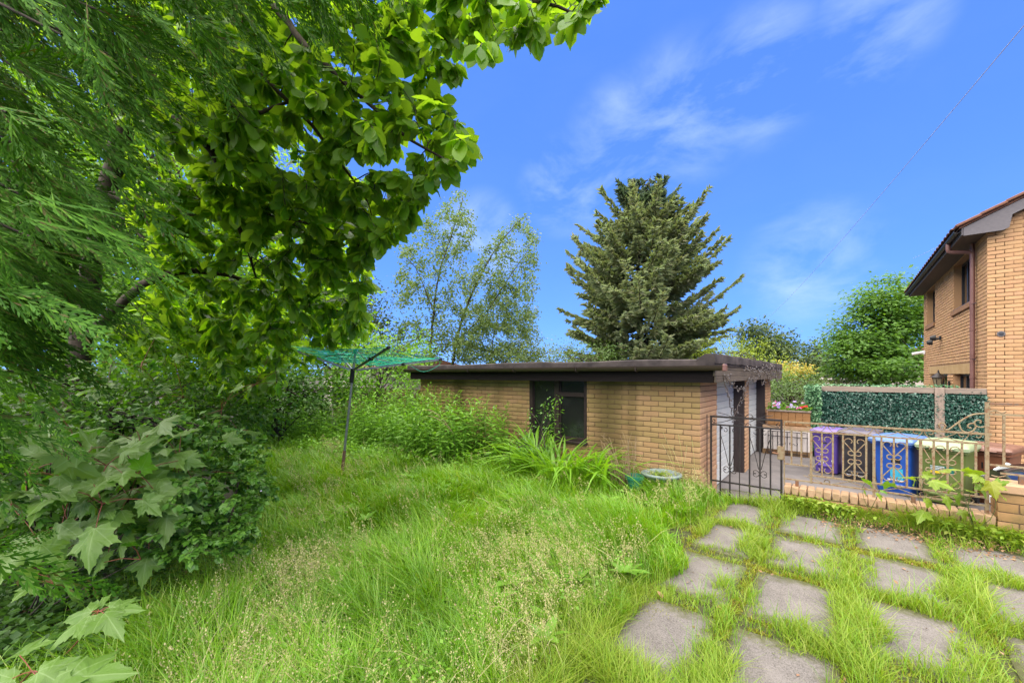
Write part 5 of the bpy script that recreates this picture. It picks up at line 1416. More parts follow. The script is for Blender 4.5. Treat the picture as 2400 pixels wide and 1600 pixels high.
for poly, n, za, zb in creg: P.append(poly_tips(poly, n, lambda x, y: r.uniform(za, zb), r))
P = np.concatenate(P)
L = []
for i in r.choice(len(P), 150, replace=False):
    s = p[np.argmin(np.abs(p[:, 2] - (P[i][2]+0.55)))]; m = (s+P[i])/2 + UP*0.18
    u = np.linspace(0, 1, 6)[:, None]; L.append(((1-u)**2*s + 2*u*(1-u)*m + u*u*P[i], np.linspace(0.024, 0.005, 6)))
wood(cy, L, MAT['bark'], 'branches', 5)
n = len(P)*2; Q = np.repeat(P, 2, 0) + r.normal(size=(n, 3))*0.09
a = RT*0.55 + FWD*0.42 - UP*0.55 + r.normal(size=(n, 3))*0.26
Rm = frames(a, UP*0.8 - FWD*0.25 + r.normal(size=(n, 3))*0.4); S = 0.30 + 0.26*r.random(n)
sel = r.integers(0, 3, n); near = np.argsort(np.linalg.norm(Q-CAM, axis=1)/S)[:150]; isn = np.zeros(n, bool); isn[near] = True
inview = (np.abs((Q-CAM) @ RT) < 1.3*((Q-CAM) @ FWD)); isn &= inview
for k in range(3):
    me = mesh_np('foliage_spray', SPR[k][0], SPR[k][1]); me.materials.append(MAT['cypress'])
    for i in np.where(isn & (sel == k))[0]:
        o = bpy.data.objects.new('foliage_spray', me); COL.objects.link(o); o.parent = cy
        o.matrix_basis = Matrix.Translation(Vector(Q[i]) - Vector(cy.location)) @ Matrix(Rm[i].tolist()).to_4x4() @ Matrix.Diagonal((S[i], S[i], S[i], 1))
VV, FF, off = [], [], 0
for k in range(3):
    w_ = np.where(~isn & (sel == k))[0]; v, f = instance(SPR[k][0], SPR[k][1], Q[w_], Rm[w_], S[w_]); VV.append(v); FF.append(f+off); off += len(v)
tag(link('foliage', mesh_np('foliage', np.concatenate(VV), np.concatenate(FF)), MAT['cypress'], cy), kind='stuff')

# ------------------------------------------------------------------ boundary growth behind and under the tree
r = np.random.default_rng(63)
blob_tree('boundary_hedge', 'tall dark leafy boundary hedge below the arching tree', 'hedge',
    [(60, 760, 6.0, 260, 300), (330, 820, 7.0, 230, 200), (520, 860, 8.5, 140, 110), (-150, 420, 7.5, 300, 420), (300, 560, 8.5, 260, 260), (560, 800, 8.8, 120, 130)], 900, 40, (0.22, 0.22, 0.17), 0.10, 'privet', at(250, 877, 7.5)*[1, 1, 0], r, 0.12)
blob_tree('boundary_tree', 'broad green tree behind the arching branches', 'tree',
    [(420, 420, 11.5, 280, 330), (660, 640, 12.5, 180, 200), (150, 250, 12.0, 330, 420), (760, 760, 13, 110, 110), (560, 780, 11, 150, 110), (300, 740, 11, 200, 130)], 900, 44, (0.36, 0.36, 0.25), 0.16, 'magnolia', at(480, 877, 12)*[1, 1, 0], r, 0.2)
blob_tree('brown_green_tree', 'olive green tree with thin crown behind the washing line', 'tree',
    [(820, 730, 17, 95, 115), (760, 660, 17.5, 80, 90), (870, 800, 16, 75, 70), (700, 800, 16, 90, 80)], 300, 36, (0.34, 0.34, 0.22), 0.13, 'bgtree', at(800, 877, 17)*[1, 1, 0], r, 0.14)
blob_tree('laurel_bush', 'dark laurel bush in shade beside the washing line', 'bush',
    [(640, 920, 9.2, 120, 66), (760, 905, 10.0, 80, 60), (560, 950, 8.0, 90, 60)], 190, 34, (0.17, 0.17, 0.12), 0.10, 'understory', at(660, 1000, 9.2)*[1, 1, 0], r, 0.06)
blob_tree('bright_bush', 'bright green bush with pinnate leaves behind the washing line pole', 'bush',
    [(905, 860, 11.2, 85, 70), (830, 905, 10.3, 70, 50), (960, 840, 13, 60, 60)], 130, 30, (0.2, 0.2, 0.13), 0.09, 'weeds', at(890, 950, 11)*[1, 1, 0], r, 0.05)

# sycamore saplings with single large leaves
r = np.random.default_rng(74)
def sapling(base, clusters, label, mat='sycamore', leaf=0.17, stem='stem_red', group=None):
    t = thing('sycamore_sapling', tuple(base), label, 'sapling', group)
    L = []; PT = []; mes = [mesh_np('leaf', q[0], q[1], True) for q in SYCS]; [q.materials.append(MAT[mat]) for q in mes]
    for c, n, spread in clusters:
        c = np.array(c); m = (np.array(base)+c)/2 + r.normal(size=3)*0.06
        s = np.linspace(0, 1, 6)[:, None]; q = (1-s)**2*np.array(base) + 2*s*(1-s)*m + s*s*c; L.append((q, np.linspace(0.007, 0.003, 6)*(0.5 if stem == 'stem_green' else 1)))
        for k in range(n):
            e = c + r.normal(size=3)*spread; pt = nrm(e-c + 1e-4)
            a = nrm(pt*0.7 - FWD*0.35 + RT*0.25 - UP*0.35 + r.normal(size=3)*0.35); nn = UP*0.75 - FWD*0.45 + r.normal(size=3)*0.33
            Rm = frames(a[None], nn[None])[0]; sc1 = leaf*(0.65+0.6*r.random())
            PT.append((np.array([c, (c+e)/2 + UP*0.015, e]), np.array([0.0028, 0.0024, 0.002])))
            o = bpy.data.objects.new('leaf', mes[int(r.integers(4))]); COL.objects.link(o); o.parent = t
            o.matrix_basis = Matrix.Translation(Vector(e) - Vector(t.location)) @ Matrix(Rm.tolist()).to_4x4() @ Matrix.Diagonal((sc1, sc1, sc1, 1))
    wood(t, L, MAT['bark' if stem != 'stem_green' else stem], 'stems', 5); tag(wood(t, PT, MAT[stem], 'leaf_stalks', 4), kind='stuff')
    return t
def seedling(base, crown, leaves, label):
    t = thing('sycamore_seedling', tuple(base), label, 'seedling')
    mes = [mesh_np('leaf', q[0], q[1], True) for q in SYCS]; [q.materials.append(MAT['sycamore']) for q in mes]
    b = np.array(base); c = np.array(crown)
    MB().tube(resample([b, (b+c)/2 - UP*0.02, c], 0.04), [0.004]*len(resample([b, (b+c)/2 - UP*0.02, c], 0.04)), 6).build('stem', MAT['stem_red'], t, True)
    for dx, dy, A, s in leaves:
        e = c + RT*dx*0.0019 - UP*dy*0.0019 + (RT*math.cos(R_(A)) - FWD*math.sin(R_(A)))*0.03
        MB().tube([c, (c+e)/2 + UP*0.004, e], 0.002, 5).build('leaf_stalk', MAT['stem_red'], t, True)
        a = RT*math.cos(R_(A)) - FWD*math.sin(R_(A))*0.9 - UP*(0.18 + 0.12*math.sin(R_(A)))
        Rm = frames(a[None], (UP*0.85 - FWD*0.42 + r.normal(size=3)*0.15)[None])[0]; s *= 0.78
        o = bpy.data.objects.new('leaf', mes[int(r.integers(4))]); COL.objects.link(o); o.parent = t
        o.matrix_basis = Matrix.Translation(Vector(e) - Vector(t.location)) @ Matrix(Rm.tolist()).to_4x4() @ Matrix.Diagonal((s, s, s, 1))
cl = []
for x, y, Z, n, s in ((330, 1040, 2.9, 9, 0.12), (420, 1070, 2.9, 9, 0.11), (250, 1090, 2.5, 8, 0.12), (170, 1150, 2.4, 7, 0.12), (300, 1170, 2.6, 9, 0.11), (390, 1170, 2.7, 8, 0.10), (270, 1240, 2.5, 6, 0.10), (200, 1060, 2.9, 8, 0.14), (350, 1240, 2.7, 6, 0.09), (120, 1050, 2.6, 8, 0.13), (60, 1110, 2.3, 7, 0.12), (470, 1110, 3.0, 7, 0.09), (30, 1190, 2.2, 5, 0.10), (240, 1180, 2.3, 6, 0.10), (160, 1230, 2.5, 5, 0.10), (320, 1110, 2.5, 6, 0.09)):
    cl.append((at(x, y, Z), n, s))
sapling(atz(140, 1360, 0.0), cl, 'bushy sycamore sapling with lobed leaves under the hedge', leaf=0.19)
cl = [(at(x, y, Z), n, s) for x, y, Z, n, s in ((150, 1290, 2.3, 3, 0.06), (130, 1370, 2.2, 4, 0.06), (80, 1330, 2.3, 3, 0.08), (330, 1310, 2.4, 2, 0.05))]
sapling(atz(60, 1450, 0.0), cl, 'shaded sycamore seedling low at the foot of hedge', leaf=0.11)
seedling(atz(140, 1545, 0.0), at(232, 1432, 1.95), [(0, 0, 172, .17), (0, 0, 215, .16), (0, 5, 118, .20), (3, -5, -48, .15), (6, 0, 28, .21), (8, -2, -14, .18), (0, 2, 60, .10)], 'pale green sycamore seedling rising from the grass edge')
seedling(atz(-10, 1640, 0.0), at(75, 1572, 1.72), [(-40, -25, 250, .19), (0, 0, 10, .22), (60, 20, -20, .30), (30, 25, 40, .26), (-20, 10, 150, .16), (70, 40, 60, .22)], 'broad sycamore seedling at the bottom corner with red stalks')
cl = [(at(x, y, Z), n, s) for x, y, Z, n, s in ((330, 860, 3.9, 6, 0.16), (430, 930, 4.0, 6, 0.15), (520, 960, 4.3, 6, 0.15), (250, 900, 3.7, 5, 0.16), (600, 900, 4.8, 6, 0.18), (560, 1010, 4.5, 5, 0.14), (380, 1000, 3.9, 5, 0.14))]
sapling(atz(300, 1230, 0.0), cl, 'taller sycamore sapling drooping toward the lawn below the tree', leaf=0.15)
# sycamore leaves growing up through the railing
cl = [(atY(x, y, Y), n, s) for x, y, Y, n, s in ((2150, 1120, 6.10, 4, 0.07), (2105, 1130, 6.12, 2, 0.05), (2200, 1145, 6.12, 2, 0.06), (2180, 1205, 6.2, 2, 0.05))]
sapling(atY(2175, 1225, 6.22), cl, 'yellowing sycamore seedling in front of the blue bin railing', 'sycamore_yellow', 0.135, 'stem_green')
cl = [(atY(x, y, Y), n, s) for x, y, Y, n, s in ((2300, 1120, 6.12, 4, 0.07), (2330, 1150, 6.08, 3, 0.06), (2255, 1150, 6.15, 3, 0.06), (2270, 1185, 6.15, 2, 0.05))]
sapling(atY(2285, 1240, 6.2), cl, 'yellowing sycamore seedling beside the higher brick pier', 'sycamore_yellow', 0.135, 'stem_green')
cl = [(atY(x, y, Y), n, s) for x, y, Y, n, s in ((2020, 1145, 6.15, 2, 0.05), (2060, 1150, 6.12, 2, 0.04))]
sapling(atY(2040, 1195, 6.25), cl, 'small yellow sycamore seedling at the low wall coping', 'sycamore_yellow', 0.10, 'stem_green')

# small-leaved shrub at the lawn edge
r = np.random.default_rng(85)
sb = thing('snowberry_shrub', tuple(atz(430, 1310, 0)), 'rounded small-leaved shrub with a few white flowers at lawn edge', 'shrub')
tips = blob_centres([(520, 1150, 3.1, 110, 130), (430, 1210, 2.7, 110, 95), (590, 1110, 3.5, 60, 100), (460, 1060, 3.4, 110, 80), (560, 1240, 2.9, 50, 60), (470, 1275, 2.65, 90, 45)], 420, r, 0.35)
tips = tips[tips[:, 2] > 0.05]
b0 = np.array(sb.location)
lines, twigs = grow([([b0, at(430, 1230, 2.8), at(450, 1120, 3.0)], 0.02, 0.008), ([b0, at(520, 1250, 2.9), at(560, 1120, 3.3)], 0.018, 0.007)], tips, r)
wood(sb, lines, MAT['bark'], 'stems', 5); wood(sb, twigs, MAT['bark'], 'twigs', 4)
P, Rm, S = twig_leaves(twigs, (18, 28), 0.042, r, droop=0.25, face_up=1.0)
leaf_set(sb, LEAF_ROUND, P, Rm, S, MAT['shrub'], 120)
me = pet.mesh('flower'); me.materials.append(MAT['petal_whitefl'])
for x, y, Z in ((604, 1108, 3.3), (612, 1150, 3.1), (592, 1152, 3.1), (450, 1090, 3.0)):
    o = link('flower', me, None, sb, True); o.location = Vector(at(x, y, Z)) - Vector(sb.location); o.scale = (0.008,)*3; o.rotation_euler = (R_(50), r.normal()*0.4, R_(40))
n = 5200; gp, gd = np.zeros((0, 2)), None
while len(gp) < n:
    q = np.array([atz(x, y, 0.05)[:2] for x, y in zip(r.uniform(-60, 420, 4000), r.uniform(1240, 1560, 4000))])
    q = q[q[:, 1] < np.interp(q[:, 0], [-9, -6, -4.6, -4.0, -3.4, -2.6], [2.6, 2.2, 1.5, 1.1, 0.42, -0.45])]; gp = np.vstack([gp, q])
gp = gp[:n]
Vv, Ff = instance(*LEAF_ROUND, np.column_stack([gp, 0.03+0.16*r.random(n)**2]), frames(rdir(n, r)*[1, 1, 0.3], UP - FWD*0.3 + r.normal(size=(n, 3))*0.35), 0.035+0.03*r.random(n))
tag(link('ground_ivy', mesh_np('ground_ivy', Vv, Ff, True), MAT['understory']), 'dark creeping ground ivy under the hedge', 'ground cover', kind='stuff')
# pinnate and shaded filler under the canopy
fl_ = blob_tree('shade_shrub', 'dense shaded shrub filling the gap under the tree', 'shrub',
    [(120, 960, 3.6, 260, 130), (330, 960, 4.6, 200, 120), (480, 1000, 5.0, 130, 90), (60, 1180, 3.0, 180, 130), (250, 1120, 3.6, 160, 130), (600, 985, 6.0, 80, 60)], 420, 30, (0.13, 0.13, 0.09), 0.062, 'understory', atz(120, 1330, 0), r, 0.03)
blob_tree('pinnate_shrub', 'light green shrub with paired leaflets below the tree', 'shrub',
    [(300, 1010, 3.3, 120, 40), (230, 985, 3.2, 80, 30), (400, 1010, 3.4, 80, 50)], 60, 22, (0.09, 0.09, 0.05), 0.055, 'shrub', atz(270, 1300, 0), r, 0.02)

# ------------------------------------------------------------------ trees beyond the garage
r = np.random.default_rng(96)
# spruce
SZ = 26.0
sp = thing('spruce_tree', tuple(at(1500, 877, SZ)*[1, 1, 0]), 'tall spiky spruce standing alone behind the garage', 'tree')
s0 = np.array(sp.location); Ht = at(1500, 408, SZ)[2]
leads = [([s0, s0+UP*6, at(1490, 560, SZ), at(1482, 425, SZ)], 0.28, 0.03), ([s0+UP*5, at(1515, 560, SZ), at(1524, 412, SZ)], 0.16, 0.02), ([at(1515, 600, SZ), at(1540, 520, SZ+0.3), at(1548, 428, SZ+0.4)], 0.10, 0.02)]
for pts, a0, a1 in leads:
    p = resample(pts, 0.5); wood(sp, [(p, np.linspace(a0, a1, len(p)))], MAT['bark'], 'trunk', 7)
L, FP, FA, FS, TOP = [], [], [], [], []
def half_width(y): return np.interp(y, [405, 440, 480, 520, 560, 600, 650, 700, 740, 800, 900], [6, 34, 62, 84, 118, 140, 152, 170, 196, 178, 150])*SZ/F_
for z in np.arange(1.6, Ht-0.2, 0.30):
    y = HY - (z-CAMZ)*F_/SZ; R0 = half_width(y); nb_ = 8 if R0 > 2 else 6
    for k in range(nb_):
        th = r.uniform(0, 2*PI); lead = at(1500 + (r.choice([-12, 18, 40])*(1 if y < 560 else 0.4)), 877, SZ)
        Lb = R0*(0.72+0.38*r.random())
        if r.random() < 0.10: Lb *= 1.22
        o0 = np.array([lead[0], lead[1], z]); d = np.array([math.cos(th), math.sin(th), 0])
        rise = -0.02 + 0.50*(z/Ht)**1.6 + (0.22 if Lb > R0*1.05 else 0.0) + r.normal()*0.08
        u = np.linspace(0, 1, 8)
        q = o0 + d*(Lb*u)[:, None] + UP*(Lb*(rise*u**1.6 - 0.10*np.sin(PI*u)))[:, None]
        L.append((q, np.linspace(0.05, 0.012, 8)))
        m = int(20 + Lb*33)
        t = r.uniform(0.18, 1.0, m)**0.8
        i = np.minimum((t*7).astype(int), 6); f = (t*7-i)[:, None]; pos = q[i]*(1-f)+q[i+1]*f; tan = nrm(q[i+1]-q[i])
        sd = np.cross(tan, UP)*np.where(r.random(m) < 0.5, 1, -1)[:, None]
        la = r.random(m)*0.24*Lb*(1.05-t); pos = pos + (sd*0.8 + tan*0.5)*la[:, None] - UP*(la*0.22 + 0.05*r.random(m))[:, None]
        a = nrm(tan*0.6 + sd*0.7 + UP*(0.30*r.normal(size=m) - 0.12)[:, None] + r.normal(size=(m, 3))*0.15)
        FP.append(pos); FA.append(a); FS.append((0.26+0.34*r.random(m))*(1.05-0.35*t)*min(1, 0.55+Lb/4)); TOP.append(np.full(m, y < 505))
wood(sp, L, MAT['bark'], 'branches', 4)
FP, FA, FS, TOP = map(np.concatenate, (FP, FA, FS, TOP))
# a shoot: three narrow blades round an axis with ragged needle tips
sv, sf = [], []
for k in range(2):
    an = PI*k/2 + 0.4; e = np.array([math.cos(an), 0, math.sin(an)])
    b0_ = len(sv)
    for t, ww in ((0, 0.14), (0.35, 0.44), (0.55, 0.26), (1.0, 0.03)):
        sv += [np.array([0, t, -0.10*t]) - e*ww*0.5, np.array([0, t, -0.10*t]) + e*ww*0.5]
    for j in range(3): sf += [(b0_+2*j, b0_+2*j+1, b0_+2*j+3), (b0_+2*j, b0_+2*j+3, b0_+2*j+2)]
SHOOT = (np.array(sv), np.array(sf))
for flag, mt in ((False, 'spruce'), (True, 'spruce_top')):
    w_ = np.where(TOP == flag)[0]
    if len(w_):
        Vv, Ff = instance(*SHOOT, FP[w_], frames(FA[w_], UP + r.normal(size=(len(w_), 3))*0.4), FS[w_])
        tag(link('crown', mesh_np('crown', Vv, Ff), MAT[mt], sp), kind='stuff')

# birches
def birch(label, stems, poly, n, Z, seed, per=(30, 44), size=0.105, dens=None):
    q = np.random.default_rng(seed)
    t = thing('birch_tree', tuple(np.array(stems[0][0][0])), label, 'tree', 'young birches behind the garage')
    tp = poly_tips(poly, n, lambda x, y: Z + q.normal()*0.7, q)
    ln, tw = grow([(s, a, b) for s, a, b in stems], tp, q, lift=-0.06, wob=0.1, rt=0.004)
    for s in ln: wood(t, [s], MAT['bark'], 'trunk', 6)
    wood(t, tw, MAT['bark'], 'twigs', 4)
    P, Rm, S = twig_leaves(tw, per, size, q, t0=0.1, droop=0.3, jit=0.9)
    P = P + q.normal(size=P.shape)*0.11
    Vv, Ff = instance(*QUADLEAF, P, Rm, S); tag(link('crown', mesh_np('crown', Vv, Ff), MAT['birch'], t), kind='stuff')
g0 = lambda x, Z: at(x, 877, Z)*[1, 1, 0]
birch('slender birch with upright stem behind the far end of garage', [([g0(1000, 16), at(1010, 800, 16), at(1028, 650, 16), at(1062, 540, 16), at(1085, 462, 16)], 0.07, 0.012), ([at(1020, 740, 16), at(980, 640, 16), at(950, 600, 16)], 0.03, 0.01)],
      [(1082, 448), (1112, 500), (1105, 600), (1115, 720), (1120, 840), (930, 850), (925, 700), (935, 590), (985, 530), (1030, 485)], 330, 16, 301)
birch('leaning birch with dark forked stems beside the upright birch', [([g0(1045, 17), at(1070, 800, 17), at(1105, 690, 17), at(1165, 580, 17), at(1226, 508, 17)], 0.08, 0.012), ([at(1070, 800, 17), at(1140, 730, 17), at(1200, 640, 17), at(1255, 560, 17)], 0.04, 0.01)],
      [(1228, 498), (1262, 550), (1258, 660), (1245, 760), (1240, 850), (1060, 850), (1080, 700), (1120, 610), (1165, 545)], 360, 17, 302)
birch('thin birch sapling low behind the garage roof', [([g0(1150, 19), at(1155, 800, 19), at(1180, 700, 19)], 0.05, 0.012)], [(1130, 690), (1240, 680), (1275, 760), (1270, 850), (1080, 850)], 160, 19, 303)
r = np.random.default_rng(107)
blob_tree('roadside_bush', 'pale grey-green bush low behind the garage roof', 'bush', [(1240, 830, 20, 60, 50), (1290, 845, 21, 50, 40), (930, 820, 18, 55, 45)], 90, 30, (0.3, 0.3, 0.2), 0.12, 'bgpale', g0(1260, 20), r, 0.07)
blob_tree('distant_bushes', 'dark green bush between birches and spruce', 'bush', [(1340, 840, 23, 70, 45), (1400, 845, 22, 60, 40)], 80, 30, (0.3, 0.3, 0.2), 0.13, 'hedge', g0(1350, 22), r, 0.07)
blob_tree('lime_bush', 'yellow-green bush at the far side of spruce', 'bush', [(1700, 830, 21, 55, 42), (1765, 845, 20, 70, 42), (1650, 840, 22, 50, 35), (1800, 875, 18, 45, 45)], 130, 36, (0.26, 0.26, 0.18), 0.10, 'lime', g0(1740, 20), r, 0.07)
blob_tree('olive_tree_crown', 'dark round-headed tree far beyond the lime bush', 'tree', [(1772, 792, 44, 40, 34), (1835, 815, 46, 34, 36), (1800, 835, 45, 62, 32)], 160, 40, (0.6, 0.6, 0.42), 0.34, 'bgtree', g0(1800, 45), r, 0.25)
blob_tree('far_tree', 'small hazy tree far off beside the leafy maple', 'tree', [(1915, 830, 50, 30, 34), (1905, 865, 50, 34, 30), (1945, 860, 48, 30, 36)], 110, 36, (0.6, 0.6, 0.42), 0.36, 'bgtree', g0(1915, 50), r, 0.25)
blob_tree('maple_tree', 'full dark green maple standing beside the brick house', 'tree',
    [(2090, 715, 24, 74, 72), (2040, 770, 24, 74, 80), (2120, 800, 24.5, 80, 90), (2010, 835, 23.5, 56, 50), (2075, 860, 23, 86, 46), (2150, 720, 25, 50, 60), (1985, 800, 24, 34, 34)], 620, 44, (0.40, 0.40, 0.13), 0.22, 'maple', g0(2080, 24), r, 0.2, up=1.3, shell=0.62)
blob_tree('garden_hedge', 'billowing mid green hedge beyond the flower trough', 'hedge', [(1835, 940, 13.8, 62, 74), (1890, 930, 15, 40, 60), (1800, 915, 14.5, 40, 60), (1870, 985, 13.6, 50, 40)], 210, 46, (0.17, 0.17, 0.12), 0.075, 'hedge', g0(1845, 14.2), r, 0.06)
blob_tree('golden_conifer', 'golden yellow conifer behind the green hedge', 'conifer', [(1862, 872, 20, 34, 16), (1835, 865, 20, 24, 12)], 60, 34, (0.18, 0.18, 0.12), 0.11, 'gold', g0(1855, 20), r, 0.06)
blob_tree('far_hedge', 'pale low hedge along the end of the drive', 'hedge', [(1930, 905, 26, 70, 22), (1990, 900, 24, 50, 20)], 60, 30, (0.3, 0.3, 0.15), 0.13, 'bgpale', g0(1940, 25), r, 0.05)
# ------------------------------------------------------------------ grass, weeds and litter
r = np.random.default_rng(118)
def blades(base, h, w, ang, bend, curl, r, seg=3):
    n = len(base); t = np.linspace(0, 1, seg+1)
    d = np.stack([np.cos(ang), np.sin(ang), np.zeros(n)], 1)
    fa = ang + PI/2 + r.normal(size=n)*0.5; s = np.stack([np.cos(fa), np.sin(fa), 0.2*r.normal(size=n)], 1)
    hor = (bend[:, None]*h[:, None])*t[None]**1.9
    ver = h[:, None]*(t[None] - curl[:, None]*t[None]**2.6)
    C = base[:, None, :] + d[:, None, :]*hor[:, :, None] + UP*ver[:, :, None]
    wd = w[:, None]*np.maximum(0.0, 1 - t[None]**2.2*0.98)*0.5
    Lf = C - s[:, None, :]*wd[:, :, None]; Rt = C + s[:, None, :]*wd[:, :, None]
    V = np.empty((n, 2*seg+1, 3)); V[:, 0:2*seg:2] = Lf[:, :seg]; V[:, 1:2*seg:2] = Rt[:, :seg]; V[:, -1] = C[:, -1]
    f = []
    for j in range(seg-1): f += [(2*j, 2*j+1, 2*j+3), (2*j, 2*j+3, 2*j+2)]
    f.append((2*seg-2, 2*seg-1, 2*seg))
    Fs = np.array(f)[None] + (np.arange(n)*(2*seg+1))[:, None, None]
    return V.reshape(-1, 3), Fs.reshape(-1, 3)

def vnoise(x, y, s, seed=0):
    """smooth value noise 0..1"""
    q = np.random.default_rng(seed); T = q.random((64, 64)); x = x/s + 1000; y = y/s + 1000
    xi, yi = np.floor(x).astype(int), np.floor(y).astype(int); fx, fy = x-xi, y-yi; fx = fx*fx*(3-2*fx); fy = fy*fy*(3-2*fy)
    g = lambda a, b: T[a % 64, b % 64]
    return (g(xi, yi)*(1-fx)+g(xi+1, yi)*fx)*(1-fy) + (g(xi, yi+1)*(1-fx)+g(xi+1, yi+1)*fx)*fy

def sample_ground(n, d0, d1, pw, r, a0=-56, a1=56):
    """points over the lawn, thinning with distance"""
    u = r.random(n); e = 2-pw; d = (d0**e + u*(d1**e-d0**e))**(1/e)
    a = np.radians(r.uniform(a0, a1, n))
    p = FWD[None]*(d*np.cos(a))[:, None] + RT[None]*(d*np.sin(a))[:, None]
    return p[:, :2], d
def slab_dist(p):
    """how far inside a slab a point lies (negative outside)"""
    m = np.full(len(p), -9.0)
    for x0, x1, y0, y1 in SLABS:
        m = np.maximum(m, np.minimum(np.minimum(p[:, 0]-x0, x1-p[:, 0]), np.minimum(p[:, 1]-y0, y1-p[:, 1])))
    return m
def wind(p): return 2.2 + 2.4*vnoise(p[:, 0], p[:, 1], 0.55, 3) + 1.6*vnoise(p[:, 0], p[:, 1], 1.7, 4)

# tall lawn
p, d = sample_ground(270000, 1.35, 13.0, 1.25, r)
path_edge = -1.28 + 0.16*np.sin(p[:, 1]*2.3) + 0.12*np.sin(p[:, 1]*5.1+1)
shade_y = np.interp(p[:, 0], [-9, -6, -4.6, -4.0, -3.4, -2.6], [2.6, 2.2, 1.55, 1.15, 0.45, -0.4])
ok = (p[:, 1] < 6.17) & (p[:, 0] < path_edge) & (p[:, 1] > shade_y - 0.15 + 0.3*r.random(len(p)))
ok |= (p[:, 0] < -8.1) & (p[:, 1] > shade_y) & (p[:, 1] < 8.1)
cl_ = vnoise(p[:, 0], p[:, 1], 0.16, 11)*0.6 + vnoise(p[:, 0], p[:, 1], 0.6, 12)*0.6
ok &= r.random(len(p)) < 0.25 + 1.1*cl_
p, d, cl_ = p[ok], d[ok], cl_[ok]; n = len(p)
h = (0.15 + 0.34*cl_**1.3 + 0.10*r.random(n))*(0.8+0.35*r.random(n))
h *= np.interp(p[:, 0], [-4, -1.6, -1.2], [1, 1.0, 0.6])
h *= np.interp(d, [1.3, 2.2, 4], [0.72, 0.92, 1.0])
base = np.column_stack([p, np.full(n, -0.01)])
wdt = (0.0042 + 0.0044*r.random(n))*np.interp(d, [1.5, 4, 9], [0.9, 1.25, 2.1])
V1, F1 = blades(base, h, wdt, wind(p) + r.normal(size=n)*1.1, 0.25+0.75*r.random(n)**1.5, 0.12+0.30*r.random(n), r)
tag(link('lawn_grass', mesh_np('lawn_grass', V1, F1, True), MAT['grass']), 'long bright green meadow grass covering the lawn', 'grass', kind='stuff')
# matted dead straw, broad weeds and clover in the lawn
def lawn_pts(n, d0, d1, pw, mar=0.1):
    q, dq = sample_ground(n, d0, d1, pw, r)
    k_ = (q[:, 1] < 6.1) & (q[:, 0] < -1.35) & (q[:, 1] > mar + np.interp(q[:, 0], [-9, -6, -4.6, -4.0, -3.4, -2.6], [2.6, 2.2, 1.55, 1.15, 0.45, -0.4]))
    return q[k_], dq[k_]
q, dq = lawn_pts(26000, 1.5, 8, 1.2); k_ = r.random(len(q)) < np.clip(1.2*vnoise(q[:, 0], q[:, 1], 0.5, 61)-0.65, 0.02, 1); q, dq = q[k_], dq[k_]; n = len(q)
V1, F1 = blades(np.column_stack([q, 0.04+0.10*r.random(n)]), 0.16+0.2*r.random(n), (0.003+0.002*r.random(n))*np.interp(dq, [1.5, 7], [1, 1.9]), wind(q)+r.normal(size=n)*1.3, 0.8+0.6*r.random(n), 0.35+0.4*r.random(n), r, 3)
tag(link('dead_straw', mesh_np('dead_straw', V1, F1, True), MAT['straw']), 'dry bent straw caught among the lawn grass', 'grass', kind='stuff')
q, dq = lawn_pts(420, 1.6, 7, 1.2); n = len(q)*7
P = np.repeat(np.column_stack([q, 0.06+0.10*r.random(len(q))]), 7, 0); az = np.tile(np.arange(7)*2*PI/7, len(q)) + np.repeat(r.random(len(q))*6, 7) + r.normal(size=n)*0.2
V1, F1 = instance(LEAF_LANCE[0]*[1.5, 1, 1], LEAF_LANCE[1], P, frames(np.stack([np.cos(az), np.sin(az), 0.5+0.5*r.random(n)], 1), UP+r.normal(size=(n, 3))*0.2), 0.10+0.09*r.random(n))
q, dq = lawn_pts(3800, 1.5, 7, 1.2); q = q[vnoise(q[:, 0], q[:, 1], 0.45, 62) > 0.55]; n = len(q)*5
P = np.repeat(np.column_stack([q, 0.14+0.12*r.random(len(q))]), 5, 0) + r.normal(size=(n, 3))*[0.03, 0.03, 0.02]
V2, F2 = instance(*LEAF_ROUND, P, frames(rdir(n, r)*[1, 1, 0.3], UP+r.normal(size=(n, 3))*0.3), 0.018+0.016*r.random(n))
tag(link('lawn_weeds', mesh_np('lawn_weeds', np.concatenate([V1, V2]), np.concatenate([F1, F2+len(V1)]), True), MAT['weeds']), 'clover and dock leaves mixed into the lawn', 'weeds', kind='stuff')
# flowering grass heads
cen, dc_ = sample_ground(440, 1.5, 9.0, 1.35, r)
cen = np.vstack([cen, sample_ground(110, 1.5, 3.4, 1.0, r, -30, 20)[0]])
hp = np.repeat(cen, 9, 0) + r.normal(size=(len(cen)*9, 2))*0.16
okh = (hp[:, 1] < 6.05) & (hp[:, 0] < -1.25) & (hp[:, 1] > np.interp(hp[:, 0], [-9, -6, -4.6, -4.0, -3.4, -2.6], [3.0, 2.5, 1.9, 1.5, 0.9, 0.1]))
okh &= r.random(len(hp)) < np.clip(1.9*vnoise(hp[:, 0], hp[:, 1], 0.8, 21)-0.45, 0.06, 1)
hp = hp[okh]; n = len(hp); dh = np.linalg.norm(hp, axis=1)
hh = (0.34+0.26*r.random(n))*np.interp(dh, [1.5, 2.6, 4], [0.8, 0.95, 1.0]); ang = wind(hp)+r.normal(size=n)*0.8; bend = 0.10+0.35*r.random(n); curl = 0.05+0.12*r.random(n)
hb = np.column_stack([hp, np.zeros(n)])
V2, F2 = blades(hb, hh, 0.0016*np.interp(dh, [1.5, 6], [1, 2.2]), ang, bend, curl, r, 4)
dvec = np.stack([np.cos(ang), np.sin(ang), np.zeros(n)], 1)
